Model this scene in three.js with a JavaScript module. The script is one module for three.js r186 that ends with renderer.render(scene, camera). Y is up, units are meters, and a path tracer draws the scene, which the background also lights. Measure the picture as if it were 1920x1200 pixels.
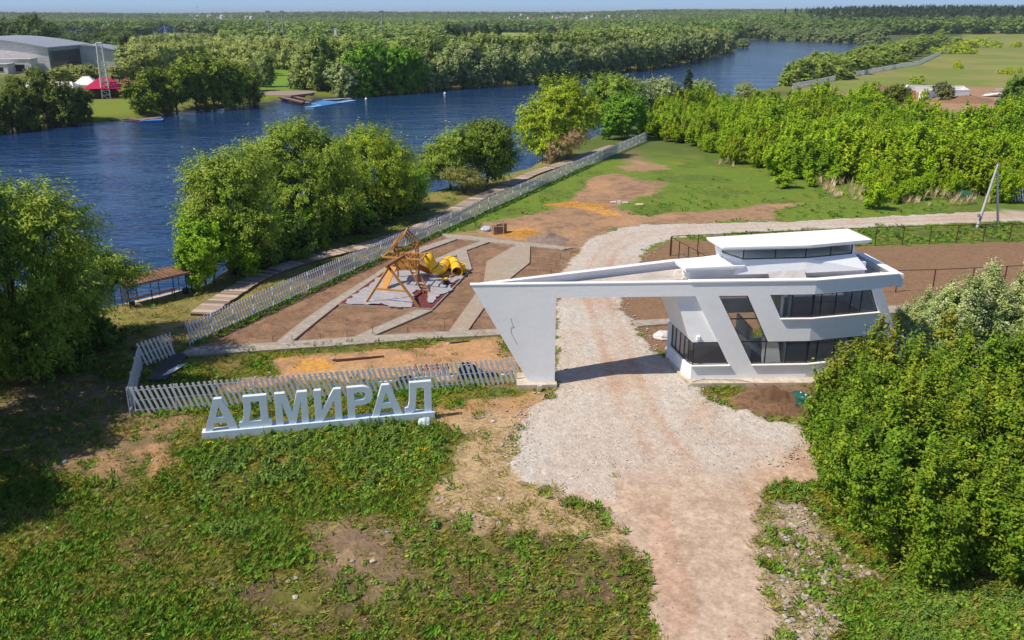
import * as THREE from 'three';
import { mergeGeometries, mergeVertices, toCreasedNormals } from 'three/addons/utils/BufferGeometryUtils.js';
import { ConvexGeometry } from 'three/addons/geometries/ConvexGeometry.js';
import { RoundedBoxGeometry } from 'three/addons/geometries/RoundedBoxGeometry.js';

// ---------------------------------------------------------------- camera, sky, sun, exposure
const CAM_H = 24, FOCAL = 1650, PITCH = Math.atan(570 / 1650);
const SP = Math.sin(PITCH), CP = Math.cos(PITCH);
const scene = new THREE.Scene();
const camera = new THREE.PerspectiveCamera(2 * Math.atan(600 / FOCAL) * 180 / Math.PI, 1.6, 0.5, 9000);
camera.position.set(0, CAM_H, 0);
camera.lookAt(0, CAM_H - SP, -CP);

const SUN_EL = 52 * Math.PI / 180, SUN_AZ = 21 * Math.PI / 180;
const sunDir = new THREE.Vector3(-Math.cos(SUN_EL) * Math.cos(SUN_AZ), Math.sin(SUN_EL), Math.cos(SUN_EL) * Math.sin(SUN_AZ));
// clear May sky: pale blue at the horizon, deeper overhead, a little brighter round the sun
const skyTex = (() => { const w = 512, h = 256, d = new Float32Array(w * h * 4); for (let j = 0; j < h; j++) { const el = ((j + 0.5) / h - 0.5) * Math.PI, y = Math.sin(el); for (let i = 0; i < w; i++) { const az = ((i + 0.5) / w - 0.5) * 2 * Math.PI, x = Math.cos(az) * Math.cos(el), z = Math.sin(az) * Math.cos(el); const c = Math.max(0, x * sunDir.x + y * sunDir.y + z * sunDir.z), t = Math.pow(Math.max(y, 0), 0.28), g = 0.35 * Math.pow(c, 6) + 0.5 * Math.pow(c, 40), k = (j * w + i) * 4;
  d[k] = (0.47 + (0.026 - 0.47) * t) + g * 0.5; d[k + 1] = (0.69 + (0.075 - 0.69) * t) + g * 0.5; d[k + 2] = (0.92 + (0.25 - 0.92) * t) + g * 0.5; if (y < 0) { d[k] = 0.1; d[k + 1] = 0.11; d[k + 2] = 0.08; } d[k + 3] = 1; } }
  const t = new THREE.DataTexture(d, w, h, THREE.RGBAFormat, THREE.FloatType); t.mapping = THREE.EquirectangularReflectionMapping; t.magFilter = t.minFilter = THREE.LinearFilter; t.needsUpdate = true; return t; })();
scene.background = skyTex; scene.environment = skyTex;
const sun = new THREE.DirectionalLight(0xfff0da, 4.7);
sun.position.copy(sunDir).multiplyScalar(200).add(new THREE.Vector3(0, 0, -80));
sun.target.position.set(0, 0, -80);
sun.castShadow = true;
sun.shadow.mapSize.set(4096, 4096);
Object.assign(sun.shadow.camera, { left: -130, right: 130, top: 130, bottom: -130, near: 1, far: 600 });
scene.add(sun, sun.target);
const renderer = new THREE.WebGLRenderer({ antialias: true });
renderer.toneMapping = THREE.LinearToneMapping;
renderer.toneMappingExposure = 1.12;
renderer.shadowMap.enabled = true;

// ---------------------------------------------------------------- helpers
function rng(seed) { let a = seed >>> 0; return () => { a = a + 0x6D2B79F5 | 0; let t = Math.imul(a ^ a >>> 15, 1 | a); t = t + Math.imul(t ^ t >>> 7, 61 | t) ^ t; return ((t ^ t >>> 14) >>> 0) / 4294967296; }; }
const R0 = rng(7);
const HN = new Float32Array(65536); { const r = rng(99); for (let i = 0; i < 65536; i++) HN[i] = r(); }
function vn(x, y) { const xi = Math.floor(x), yi = Math.floor(y); let fx = x - xi, fy = y - yi; fx = fx * fx * (3 - 2 * fx); fy = fy * fy * (3 - 2 * fy);
  const x0 = xi & 255, x1 = (xi + 1) & 255, y0 = (yi & 255) << 8, y1 = ((yi + 1) & 255) << 8;
  const a = HN[x0 + y0], b = HN[x1 + y0], c = HN[x0 + y1], d = HN[x1 + y1]; return a + (b - a) * fx + (c - a + (a - b - c + d) * fx) * fy; }
function fbm(x, y, o = 4) { let s = 0, a = 0.5, t = 0; for (let i = 0; i < o; i++) { s += a * vn(x, y); t += a; a *= 0.5; x = x * 2.03 + 17.3; y = y * 2.03 + 9.1; } return s / t; }
const clamp = (v, a = 0, b = 1) => v < a ? a : v > b ? b : v;
const sstep = (a, b, v) => { const t = clamp((v - a) / (b - a)); return t * t * (3 - 2 * t); };
const lerp = (a, b, t) => a + (b - a) * t;
const s2l = (c) => { c /= 255; return c <= 0.04045 ? c / 12.92 : Math.pow((c + 0.055) / 1.055, 2.4); };
const KALB = 1.25;
const C = (r, g, b, k = KALB) => [s2l(r) / k, s2l(g) / k, s2l(b) / k];   // a colour as it looks in full sun -> albedo
const col = (r, g, b, k = KALB) => new THREE.Color().setRGB(...C(r, g, b, k));

// a point of the place: where the line of sight through photo position (px, py) meets the level y = h
function P(px, py, h = 0) {
  const u = (px - 960) / FOCAL, v = (py - 600) / FOCAL, dy = -(SP + v * CP), t = (h - CAM_H) / dy;
  return new THREE.Vector3(u * t, h, -(CP - v * SP) * t);
}
const P2 = (px, py, h = 0) => { const p = P(px, py, h); return [p.x, p.z]; };

const used = new Map();
function numbered(name) { const n = used.get(name) || 0; used.set(name, n + 1); return n ? name + '_' + String(n).padStart(3, '0') : name; }
function tag(o, label, category, group, kind) { if (label) o.userData.label = label; if (category) o.userData.category = category; if (group) o.userData.group = group; if (kind) o.userData.kind = kind; return o; }
function shadows(o) { o.traverse((m) => { if (m.isMesh) { m.castShadow = true; m.receiveShadow = true; } }); return o; }
function thing(name, label, category, pos = [0, 0, 0], turn = 0, group) {
  const g = new THREE.Group(); g.name = numbered(name); g.position.set(pos[0], pos[1], pos[2]); g.rotation.y = turn; scene.add(g); tag(g, label, category, group); return g;
}
function part(name, geo, mat, parent, kind) {
  if (Array.isArray(geo)) geo = geo.length > 1 ? mergeGeometries(geo.map(plain)) : geo[0];
  const m = new THREE.Mesh(geo, mat); m.name = parent ? name : numbered(name); m.castShadow = m.receiveShadow = true; (parent || scene).add(m); if (kind) m.userData.kind = kind; return m;
}
function plain(g) { g = g.index ? g.toNonIndexed() : g; for (const k of Object.keys(g.attributes)) if (!['position', 'normal', 'uv', 'color'].includes(k)) g.deleteAttribute(k); if (!g.attributes.uv) g.setAttribute('uv', new THREE.BufferAttribute(new Float32Array(g.attributes.position.count * 2), 2)); return g; }
function box(w, h, d, x = 0, y = 0, z = 0, ry = 0, rx = 0, rz = 0) { const g = new THREE.BoxGeometry(w, h, d); if (rx) g.rotateX(rx); if (rz) g.rotateZ(rz); if (ry) g.rotateY(ry); g.translate(x, y, z); return g; }
const V = (x, y, z) => new THREE.Vector3(x, y, z);
// a straight bar of rectangular section between two points
function bar(a, b, w, h = w) { a = Array.isArray(a) ? V(...a) : a; b = Array.isArray(b) ? V(...b) : b; const d = b.clone().sub(a), L = d.length(); const g = new THREE.BoxGeometry(w, h, L);
  const m = new THREE.Matrix4().lookAt(a, b, Math.abs(d.y / L) > 0.99 ? V(1, 0, 0) : V(0, 1, 0)); g.applyMatrix4(m); g.translate((a.x + b.x) / 2, (a.y + b.y) / 2, (a.z + b.z) / 2); return g; }
const straightBar = (a, b, w, h) => bar(a, b, w, h);
function rod(a, b, r0, r1 = r0, n = 8) { a = Array.isArray(a) ? V(...a) : a; b = Array.isArray(b) ? V(...b) : b; const d = b.clone().sub(a), L = d.length(); const g = new THREE.CylinderGeometry(r1, r0, L, n);
  g.applyQuaternion(new THREE.Quaternion().setFromUnitVectors(V(0, 1, 0), d.normalize())); g.translate((a.x + b.x) / 2, (a.y + b.y) / 2, (a.z + b.z) / 2); return g; }
function shapeOf(pts) { const s = new THREE.Shape(); pts.forEach(([x, y], i) => i ? s.lineTo(x, y) : s.moveTo(x, y)); return s; }
// a polygon given on the ground as [x, z] pairs, raised from y0 to y1
function slab(pts, y0, y1, bevel = 0) { const g = new THREE.ExtrudeGeometry(shapeOf(pts.map(([x, z]) => [x, -z])), { depth: y1 - y0 - bevel * 2, bevelEnabled: bevel > 0, bevelSize: bevel, bevelThickness: bevel, bevelSegments: 1, bevelOffset: -bevel }); g.rotateX(-Math.PI / 2); g.translate(0, y0 + bevel, 0); return g; }
function dataTex(n, f, srgb, rep) { const d = new Uint8Array(n * n * 4); for (let j = 0, k = 0; j < n; j++) for (let i = 0; i < n; i++, k += 4) { const c = f(i / n, j / n, i, j); if (typeof c === 'number') { d[k] = d[k + 1] = d[k + 2] = clamp(c) * 255; } else { d[k] = clamp(c[0]) * 255; d[k + 1] = clamp(c[1]) * 255; d[k + 2] = clamp(c[2]) * 255; } d[k + 3] = 255; }
  const t = new THREE.DataTexture(d, n, n, THREE.RGBAFormat); t.wrapS = t.wrapT = THREE.RepeatWrapping; t.magFilter = THREE.LinearFilter; t.minFilter = THREE.LinearMipmapLinearFilter; t.generateMipmaps = true; if (srgb) t.colorSpace = THREE.SRGBColorSpace; if (rep) t.repeat.set(rep, rep); t.needsUpdate = true; return t; }
// noise that repeats without a seam
function tileNoise(u, v, f, o = 4) { let s = 0, a = 0.5, t = 0; for (let i = 0; i < o; i++) { const x = u * f, y = v * f, xi = Math.floor(x), yi = Math.floor(y); let fx = x - xi, fy = y - yi; fx = fx * fx * (3 - 2 * fx); fy = fy * fy * (3 - 2 * fy);
  const h = (p, q) => HN[((((p % f) + f) % f) * 31 + i * 71 & 255) + ((((q % f) + f) % f) * 17 + i * 13 & 255) * 256]; const A = h(xi, yi), B = h(xi + 1, yi), D = h(xi, yi + 1), E = h(xi + 1, yi + 1); s += a * (A + (B - A) * fx + (D - A + (A - B - D + E) * fx) * fy); t += a; a *= 0.55; f *= 2; } return s / t; }
const l2s = (c) => c <= 0.0031308 ? c * 12.92 : 1.055 * Math.pow(c, 1 / 2.4) - 0.055;
// box-projected uv in metres
function uvMetres(g, s = 1) { g = g.index ? g.toNonIndexed() : g; if (!g.attributes.normal) g.computeVertexNormals(); const p = g.attributes.position, n = g.attributes.normal, uv = new Float32Array(p.count * 2);
  for (let i = 0; i < p.count; i += 3) { const ax = Math.abs(n.getX(i)), ay = Math.abs(n.getY(i)), az = Math.abs(n.getZ(i)); for (let k = i; k < i + 3; k++) { const x = p.getX(k), y = p.getY(k), z = p.getZ(k); let u, v; if (ay >= ax && ay >= az) { u = x; v = z; } else if (az >= ax) { u = x; v = y; } else { u = z; v = y; } uv[k * 2] = u * s; uv[k * 2 + 1] = v * s; } }
  g.setAttribute('uv', new THREE.BufferAttribute(uv, 2)); return g; }

// ---------------------------------------------------------------- river and the shape of the land
const WATER_Y = -2;
const riverPx = [[-900, 760], [-400, 665], [-100, 610], [40, 597], [200, 578], [277, 566], [333, 548], [372, 538], [420, 503], [500, 462], [560, 435], [620, 408], [700, 380], [760, 372], [800, 364], [850, 352], [900, 340], [950, 328], [987, 318], [1003, 301], [1040, 286], [1080, 258], [1140, 228], [1200, 207], [1300, 187], [1420, 171], [1490, 157], [1540, 135], [1590, 113], [1640, 99], [1700, 91], [1790, 87],
  [1760, 83], [1700, 82.5], [1650, 81.5], [1600, 80], [1540, 77], [1480, 75.5], [1420, 74.2], [1396, 76], [1388, 84], [1388, 90], [1370, 98], [1330, 109], [1260, 123], [1180, 132], [1080, 145], [1000, 154], [860, 163], [760, 172], [660, 179.5], [630, 181], [586, 184.5], [552, 187], [519, 189], [469, 195], [420, 203], [330, 209], [300, 221], [230, 227], [140, 232], [60, 240], [0, 248], [-200, 262], [-600, 292], [-1200, 330]];
const RIVER = riverPx.map(([x, y], i) => P2(x, y, i < 25 ? -0.6 : WATER_Y));   // on this side one sees the brink of the bank, across the river the waterline
function polyDist(poly, x, z) { let inside = false, d2 = 1e12; for (let i = 0, j = poly.length - 1; i < poly.length; j = i++) { const ax = poly[j][0], az = poly[j][1], bx = poly[i][0], bz = poly[i][1]; if ((az > z) !== (bz > z) && x < (bx - ax) * (z - az) / (bz - az) + ax) inside = !inside; const dx = bx - ax, dz = bz - az, t = clamp(((x - ax) * dx + (z - az) * dz) / (dx * dx + dz * dz || 1)), ex = x - ax - dx * t, ez = z - az - dz * t; const q = ex * ex + ez * ez; if (q < d2) d2 = q; } return (inside ? -1 : 1) * Math.sqrt(d2); }
const ditch = [P2(-60, 915), P2(150, 935), P2(420, 935), P2(700, 905)];
function lineDist(pts, x, z) { let d = 1e9; for (let i = 1; i < pts.length; i++) { const [ax, az] = pts[i - 1], [bx, bz] = pts[i], dx = bx - ax, dz = bz - az, t = clamp(((x - ax) * dx + (z - az) * dz) / (dx * dx + dz * dz)), q = Math.hypot(x - ax - dx * t, z - az - dz * t); if (q < d) d = q; } return d; }
function T(x, z, d) {
  if (d === undefined) d = polyDist(RIVER, x, z);
  const D = -z, far = sstep(140, 235, D);
  let L = -0.7 * far;
  L += 16 * sstep(900, 1700, D) * sstep(150, 700, x) + 22 * sstep(2300, 3800, D) * (0.8 + 0.4 * vn(x / 700, 3)) - 8 * sstep(3900, 5500, D);
  L += (fbm(x * 0.11 + 40, z * 0.11, 3) - 0.5) * 0.16 * (1 - sstep(60, 75, D) * (1 - far));
  if (D < 62) { const q = lineDist(ditch, x, z); L -= 0.75 * Math.exp(-q * q / 6) ; L += 0.12 * (fbm(x * 0.5, z * 0.5, 3) - 0.5) * sstep(50, 44, D); }
  if (D < 44) L -= 0.35 * sstep(44, 30, D);
  const w = far > 0.5 ? 4.5 : 1.6;
  const k = sstep(-2, w, d);
  let y = lerp(-3, L, k);
  if (d < -2) y -= Math.min(3, (-d - 2) * 0.25);
  return y;
}
// a point of the place where the line of sight meets the land itself
function G(px, py, lift = 0) { let h = 0, p; for (let i = 0; i < 4; i++) { p = P(px, py, h); h = T(p.x, p.z); } p.y = h + lift; return p; }

// ---------------------------------------------------------------- what covers the ground near by
const X0 = -64, X1 = 64, Z0 = -152, Z1 = -24, MG = 257, MSTEP = (X1 - X0) / (MG - 1);
class Mask {
  constructor(px, amp = 0.4, freq = 0.6, soft = 0.25) {
    const poly = px.map(([x, y]) => P2(x, y)); this.amp = amp; this.f = freq; this.soft = soft; this.off = R0() * 100; this.g = new Float32Array(MG * MG); this.on = false;
    let minx = 1e9, maxx = -1e9, minz = 1e9, maxz = -1e9; for (const [x, z] of poly) { minx = Math.min(minx, x); maxx = Math.max(maxx, x); minz = Math.min(minz, z); maxz = Math.max(maxz, z); }
    this.bb = [minx - 3, maxx + 3, minz - 3, maxz + 3];
    for (let j = 0; j < MG; j++) for (let i = 0; i < MG; i++) { const x = X0 + i * MSTEP, z = Z0 + j * MSTEP; this.g[i + j * MG] = (x < minx - 4 || x > maxx + 4 || z < minz - 4 || z > maxz + 4) ? -5 : -polyDist(poly, x, z); }
  }
  sd(x, z) { const b = this.bb; if (x < b[0] || x > b[1] || z < b[2] || z > b[3]) return -5; let u = clamp((x - X0) / MSTEP, 0, MG - 1.001), v = clamp((z - Z0) / MSTEP, 0, MG - 1.001); const i = u | 0, j = v | 0; u -= i; v -= j; const k = i + j * MG, g = this.g; return (g[k] * (1 - u) + g[k + 1] * u) * (1 - v) + (g[k + MG] * (1 - u) + g[k + MG + 1] * u) * v; }
  at(x, z) { const s = this.sd(x, z); if (s < -3) return 0; if (s > 3.5) return 1; const n = this.amp ? (fbm(x * this.f + this.off, z * this.f, 4) - 0.5) * 2.6 * this.amp + (fbm(x * 2.3, z * 2.3 + this.off, 3) - 0.5) * 1.6 * Math.min(this.amp, 0.8) : 0; return sstep(-this.soft, this.soft, s + n); }
}
const road = new Mask([[1041, 716], [1043, 600], [1046, 540], [1052, 514], [1083, 478], [1090, 464], [1118, 445], [1160, 429], [1214, 421], [1300, 420], [1400, 417], [1488, 416], [1620, 408], [1760, 401], [1980, 392], [1980, 410], [1760, 420], [1608, 427], [1500, 431], [1400, 436], [1330, 440], [1270, 446], [1222, 458], [1208, 475], [1192, 500], [1172, 530], [1161, 559], [1160, 583], [1187, 607], [1202, 628], [1220, 658], [1255, 672], [1290, 712], [1322, 750], [1366, 769], [1413, 784], [1485, 792], [1512, 803], [1507, 831], [1466, 862], [1440, 905], [1420, 960], [1330, 975], [1225, 975], [1190, 945], [1160, 935], [1054, 922], [1000, 905], [955, 880], [972, 840], [972, 800], [985, 775], [1040, 742]], 0.45, 0.8, 0.22);
const track = new Mask([[1190, 830], [1329, 815], [1440, 825], [1500, 815], [1512, 800], [1560, 800], [1560, 905], [1520, 905], [1460, 900], [1422, 931], [1413, 960], [1428, 1010], [1440, 1060], [1452, 1130], [1458, 1300], [1236, 1300], [1237, 1160], [1232, 1100], [1205, 1040], [1165, 995], [1110, 945], [1040, 918], [1150, 900]], 0.55, 0.6, 0.3);
const beds = new Mask([[352, 650], [430, 612], [560, 553], [700, 490], [822, 440], [850, 440], [1085, 466], [1083, 480], [1052, 516], [1046, 545], [1041, 625], [940, 624], [700, 640], [352, 658]], 0.15, 0.8, 0.12);
const field2 = new Mask([[1208, 477], [1258, 449], [1330, 452], [1640, 462], [1780, 458], [1930, 452], [2050, 452], [2050, 572], [1930, 566], [1700, 584], [1500, 600], [1262, 660], [1222, 655], [1200, 626], [1186, 604], [1161, 582], [1163, 556], [1190, 510]], 0.3, 0.7, 0.2);
const sandStrip = new Mask([[500, 672], [640, 660], [940, 636], [960, 680], [985, 702], [820, 712], [600, 712], [470, 730], [420, 740], [420, 712], [520, 705]], 0.9, 0.45, 0.5);
const sandyFront = new Mask([[832, 790], [905, 778], [985, 770], [972, 800], [968, 870], [1000, 905], [1054, 925], [1110, 950], [1165, 1000], [1120, 1010], [1000, 985], [880, 985], [815, 955], [790, 925], [850, 880], [865, 830]], 0.8, 0.5, 0.5);
const tanSide = new Mask([[815, 770], [880, 752], [1000, 735], [1045, 730], [1005, 770], [975, 800], [900, 800], [830, 800]], 0.6, 0.5, 0.45);
const bare1 = new Mask([[560, 965], [680, 950], [740, 980], [760, 1060], [690, 1110], [640, 1060], [560, 1040]], 1.0, 0.5, 0.7);
const bare2 = new Mask([[430, 1090], [560, 1050], [680, 1000], [800, 960], [900, 955], [1130, 1010], [1190, 1060], [1230, 1110], [1236, 1300], [420, 1300], [430, 1180]], 1.1, 0.35, 0.9);
const siteBrown = new Mask([[868, 440], [905, 418], [960, 407], [1020, 398], [1075, 380], [1095, 352], [1110, 330], [1150, 325], [1245, 345], [1245, 352], [1195, 372], [1160, 385], [1190, 402], [1235, 405], [1290, 398], [1390, 388], [1510, 378], [1470, 393], [1455, 412], [1330, 420], [1160, 430], [1090, 466], [960, 450]], 1.5, 0.3, 0.6);
const siteBrown2 = new Mask([[1158, 312], [1200, 304], [1240, 308], [1250, 317], [1210, 322], [1175, 322]], 1.6, 0.3, 0.7);
const yellowA = new Mask([[955, 432], [985, 424], [1015, 440], [1000, 448], [970, 447]], 0.6, 0.9, 0.3);
const yellowB = new Mask([[1038, 380], [1080, 377], [1100, 383], [1125, 384], [1160, 402], [1135, 406], [1100, 392], [1060, 386]], 0.9, 0.7, 0.4);
const yellowC = new Mask([[1079, 475], [1086, 478], [1072, 502], [1058, 510]], 0.5, 0.9, 0.25);
const yellowD = new Mask([[540, 672], [600, 668], [615, 690], [560, 696]], 0.8, 0.8, 0.5);
const excav = new Mask([[1383, 732], [1420, 726], [1540, 728], [1560, 800], [1512, 800], [1485, 790], [1413, 780], [1368, 765]], 0.5, 0.6, 0.25);
const verge = new Mask([[1608, 432], [1760, 424], [1960, 412], [1960, 446], [1780, 455], [1650, 460], [1640, 450]], 0.35, 0.6, 0.25);
const rubble = new Mask([[1440, 940], [1500, 930], [1560, 990], [1625, 1060], [1600, 1120], [1560, 1300], [1462, 1300], [1452, 1130], [1436, 1040], [1430, 985]], 0.7, 0.5, 0.5);
const shoreDry = new Mask([[250, 690], [325, 660], [352, 650], [560, 553], [700, 490], [822, 440], [1000, 350], [1212, 262], [1230, 240], [1130, 245], [1050, 285], [1003, 301], [987, 318], [900, 340], [800, 364], [700, 380], [560, 435], [420, 503], [333, 548], [200, 578], [100, 620], [60, 700]], 0.7, 0.3, 0.6);
const shoreTan = new Mask([[255, 628], [300, 610], [350, 600], [372, 612], [345, 635], [300, 645]], 1.2, 0.4, 0.8);
const leftDirt = new Mask([[60, 690], [200, 690], [250, 780], [370, 770], [380, 800], [300, 850], [240, 890], [80, 880], [-60, 800]], 1.2, 0.3, 0.8);
const bankDirt = new Mask([[255, 850], [300, 845], [335, 860], [320, 890], [268, 890]], 0.8, 0.6, 0.5);

const ruts = [[1345, 1260], [1335, 1080], [1310, 960], [1255, 860], [1195, 770], [1150, 640], [1118, 560], [1112, 520], [1140, 470], [1200, 440], [1330, 428], [1600, 417], [1900, 404]].map(([x, y]) => P2(x, y));
const lushFront = new Mask([[1575, 1085], [1700, 1090], [2000, 1075], [2000, 1300], [1540, 1300], [1600, 1140]], 1.0, 0.5, 0.6);
const gi = { r: 0, g: 0, b: 0, grass: 0, weed: 0, cls: 0, bump: 0, stones: 0 };
const cGrass = C(108, 118, 28), cGrass2 = C(138, 132, 42), cGreen = C(74, 106, 22), cLush = C(104, 142, 30), cLitter = C(126, 106, 68), cSoil = C(147, 117, 91), cSoilD = C(110, 82, 62), cGravel = C(210, 204, 196), cGravelD = C(158, 149, 140), cDirt = C(204, 181, 160), cDirtR = C(196, 157, 133), cPale = C(205, 178, 136), cBare = C(136, 114, 92), cBareD = C(110, 90, 70), cMoss = C(142, 122, 44), cSite = C(174, 140, 111), cSiteD = C(144, 112, 86), cYell = C(226, 166, 62), cTan = C(206, 160, 118), cDry = C(150, 140, 78), cStraw = C(184, 166, 142);
function mix3(c, t) { gi.r += (c[0] - gi.r) * t; gi.g += (c[1] - gi.g) * t; gi.b += (c[2] - gi.b) * t; }
function groundAt(x, z) {
  const n1 = fbm(x * 0.16 + 3, z * 0.16 + 8, 4), n2 = fbm(x * 0.9 + 31, z * 0.9, 3), n3 = fbm(x * 3.4, z * 3.4 + 77, 3), nF = vn(x * 9.7 + 5, z * 9.7), nG = vn(x * 17.1, z * 17.1 + 60);
  gi.r = cGrass[0]; gi.g = cGrass[1]; gi.b = cGrass[2]; gi.cls = 0;
  mix3(cGrass2, sstep(0.42, 0.62, n1)); mix3(cGreen, sstep(0.5, 0.66, n2) * 0.8); mix3(cLitter, sstep(0.52, 0.7, fbm(x * 0.45 + 9, z * 0.45 + 50, 4)) * 0.7); mix3(cLitter, sstep(0.55, 0.75, n3) * 0.55);
  mix3(cMoss, 0.5 * sstep(0.5, 0.66, fbm(x * 0.28 + 40, z * 0.28 + 11, 4))); mix3(cBare, 0.5 * sstep(0.62, 0.76, fbm(x * 0.5 + 15, z * 0.5 + 71, 4)));
  let grass = 0.2 + 0.8 * sstep(0.36, 0.6, fbm(x * 0.33 + 20, z * 0.33, 3)), weed = sstep(0.5, 0.68, n1) * 0.42 + 0.05, stones = 0.012;
  const site = sstep(-84, -92, z) * sstep(-30, 0, x);   // lush field behind the building site
  if (site > 0) { mix3(cLush, site * 0.85 * sstep(0.25, 0.5, n2 + 0.15)); mix3(cGreen, site * 0.6 * sstep(0.5, 0.68, n1)); mix3(cGrass2, site * 0.5 * sstep(0.52, 0.7, n3)); }
  let m = shoreDry.at(x, z); if (m > 0) { mix3(cDry, m * 0.75); mix3(cLitter, m * sstep(0.45, 0.7, n2) * 0.5); mix3(cGrass, m * sstep(0.5, 0.7, n1) * 0.6); grass *= 1 - 0.35 * m; weed *= 1 - 0.9 * m; }
  m = shoreTan.at(x, z); if (m > 0) { mix3(cTan, m * 0.6); grass *= 1 - 0.5 * m; }
  m = leftDirt.at(x, z); if (m > 0) { mix3(cBare, m * 0.75); mix3(cTan, m * sstep(0.5, 0.7, n2) * 0.4); grass *= 1 - 0.7 * m; weed *= 1 - 0.7 * m; }
  m = bankDirt.at(x, z); if (m > 0) { mix3(cTan, m * 0.7); mix3(cSoilD, m * sstep(0.5, 0.7, n3) * 0.5); grass *= 1 - 0.8 * m; weed *= 1 - 0.6 * m; }
  m = bare2.at(x, z); if (m > 0) { mix3(cBareD, m * 0.9 * sstep(0.25, 0.5, n2 + 0.12)); mix3(cBare, m * 0.6 * sstep(0.48, 0.66, n3)); grass *= 1 - 0.84 * m; mix3(cGrass, m * 0.5 * sstep(0.48, 0.62, fbm(x * 0.6 + 5, z * 0.6 + 33, 4))); weed = lerp(weed, 0.9 * sstep(0.42, 0.62, n2), m); }
  m = bare1.at(x, z); if (m > 0) { mix3(cBare, m * 0.9); mix3(cPale, m * 0.35 * sstep(0.5, 0.7, n2)); grass *= 1 - 0.9 * m; weed *= 1 - 0.88 * m; }
  m = siteBrown.at(x, z); if (m > 0) { mix3(cSite, m * 0.95); mix3(cSiteD, m * sstep(0.45, 0.7, n2) * 0.7); mix3(cTan, m * sstep(0.52, 0.68, n1) * 0.5); grass *= 1 - m; weed *= 1 - m; }
  m = siteBrown2.at(x, z); if (m > 0) { mix3(cSite, m * 0.9); grass *= 1 - m; weed *= 1 - m; }
  m = tanSide.at(x, z); if (m > 0) { mix3(cTan, m * 0.8); mix3(cDirtR, m * sstep(0.5, 0.7, n2) * 0.5); mix3(cBare, m * sstep(0.52, 0.7, n3) * 0.4); grass *= 1 - 0.9 * m; weed *= 1 - 0.9 * m; }
  m = sandyFront.at(x, z); if (m > 0) { mix3(cPale, m * 0.92); const tr = sstep(0.35, 0.8, Math.sin((z + 0.5 * vn(x * 1.7, z * 0.8) + 0.12 * Math.sin(x * 9 + 3 * vn(x * 0.7, z * 0.7))) * 15) * 0.5 + 0.5) * sstep(0.42, 0.6, vn(x * 0.55 + 3, z * 0.22)) * (0.4 + 0.9 * vn(x * 2.6 + 7, z * 2.6)); mix3(cLitter, m * 0.5 * tr); mix3(cBare, m * 0.6 * sstep(0.5, 0.66, n3)); grass *= 1 - 0.85 * m; weed *= 1 - 0.8 * m; stones += 0.25 * m * sstep(0.45, 0.6, n1); gi.cls = 0; }
  m = sandStrip.at(x, z); if (m > 0) { mix3(cTan, m * 0.9); mix3(cSite, m * sstep(0.45, 0.65, n2) * 0.8); mix3(cPale, m * 0.5 * sstep(0.5, 0.7, n1)); grass *= 1 - 0.93 * m; weed *= 1 - 0.97 * m; }
  m = excav.at(x, z); if (m > 0) { mix3(cSiteD, m * 0.95); mix3(cSoilD, m * sstep(0.45, 0.65, n3)); grass *= 1 - m; weed *= 1 - 0.95 * m; }
  m = rubble.at(x, z); if (m > 0) { mix3(cStraw, m * 0.92); mix3(cBare, m * 0.6 * sstep(0.48, 0.66, n2)); mix3(cDirtR, m * 0.3 * sstep(0.55, 0.7, n3)); grass *= 1 - 0.85 * m; weed = lerp(weed, 0.35 * sstep(0.5, 0.62, n2), m); stones += 0.6 * m; }
  m = beds.at(x, z); if (m > 0) { mix3(cSoil, m); mix3(cSoilD, m * sstep(0.42, 0.7, n3) * 0.75); mix3(cSite, m * sstep(0.48, 0.7, n2) * 0.5); grass *= 1 - m; weed *= 1 - m; stones *= 1 - m; if (m > 0.5) gi.cls = 3; }
  m = field2.at(x, z); if (m > 0) { mix3(cSoil, m * 0.9); mix3(cSiteD, m * (0.35 + 0.5 * sstep(0.4, 0.65, n2))); mix3(cSiteD, m * sstep(0.5, 0.72, n3) * 0.5); grass *= 1 - m; weed *= 1 - 0.98 * m; if (m > 0.5) gi.cls = 3; }
  m = lushFront.at(x, z); if (m > 0) { mix3(cLush, m * 0.75); mix3(cLitter, m * 0.5 * sstep(0.52, 0.7, n2)); weed = lerp(weed, 0.6, m); }
  m = verge.at(x, z); if (m > 0) { mix3(cGreen, m * 0.9); mix3(cGrass2, m * 0.5 * sstep(0.45, 0.6, n2)); mix3(cLitter, m * 0.4 * sstep(0.55, 0.7, n3)); grass = Math.max(grass, m); if (m > 0.5) gi.cls = 0; }
  for (const y of [yellowA, yellowB, yellowC, yellowD]) { m = y.at(x, z); if (m > 0) { mix3(cYell, m * (0.45 + 0.5 * sstep(0.35, 0.6, n3))); grass *= 1 - m; weed *= 1 - m; } }
  m = track.at(x, z); let rd = 0;
  if (m > 0) { mix3(cDirt, m); mix3(cDirtR, m * 0.55 * sstep(0.46, 0.66, fbm(x * 0.55, z * 0.12 + 3, 3))); mix3(cGravel, m * 0.22 * sstep(0.5, 0.8, n3)); mix3(cBare, m * 0.25 * sstep(0.5, 0.7, n2)); grass *= 1 - m; weed *= 1 - m; stones = lerp(stones, 0.03, m); if (m > 0.5) gi.cls = 2; }
  m = road.at(x, z);
  if (m > 0 && x > 5.5 && z > -48) { const f = z + 5 * (fbm(x * 0.35 + 60, z * 0.35, 3) - 0.5) + 2.4 * (n3 - 0.5) + 0.12 * Math.abs(x - 11); m *= 1 - sstep(-46.5, -41, f); }
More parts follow.
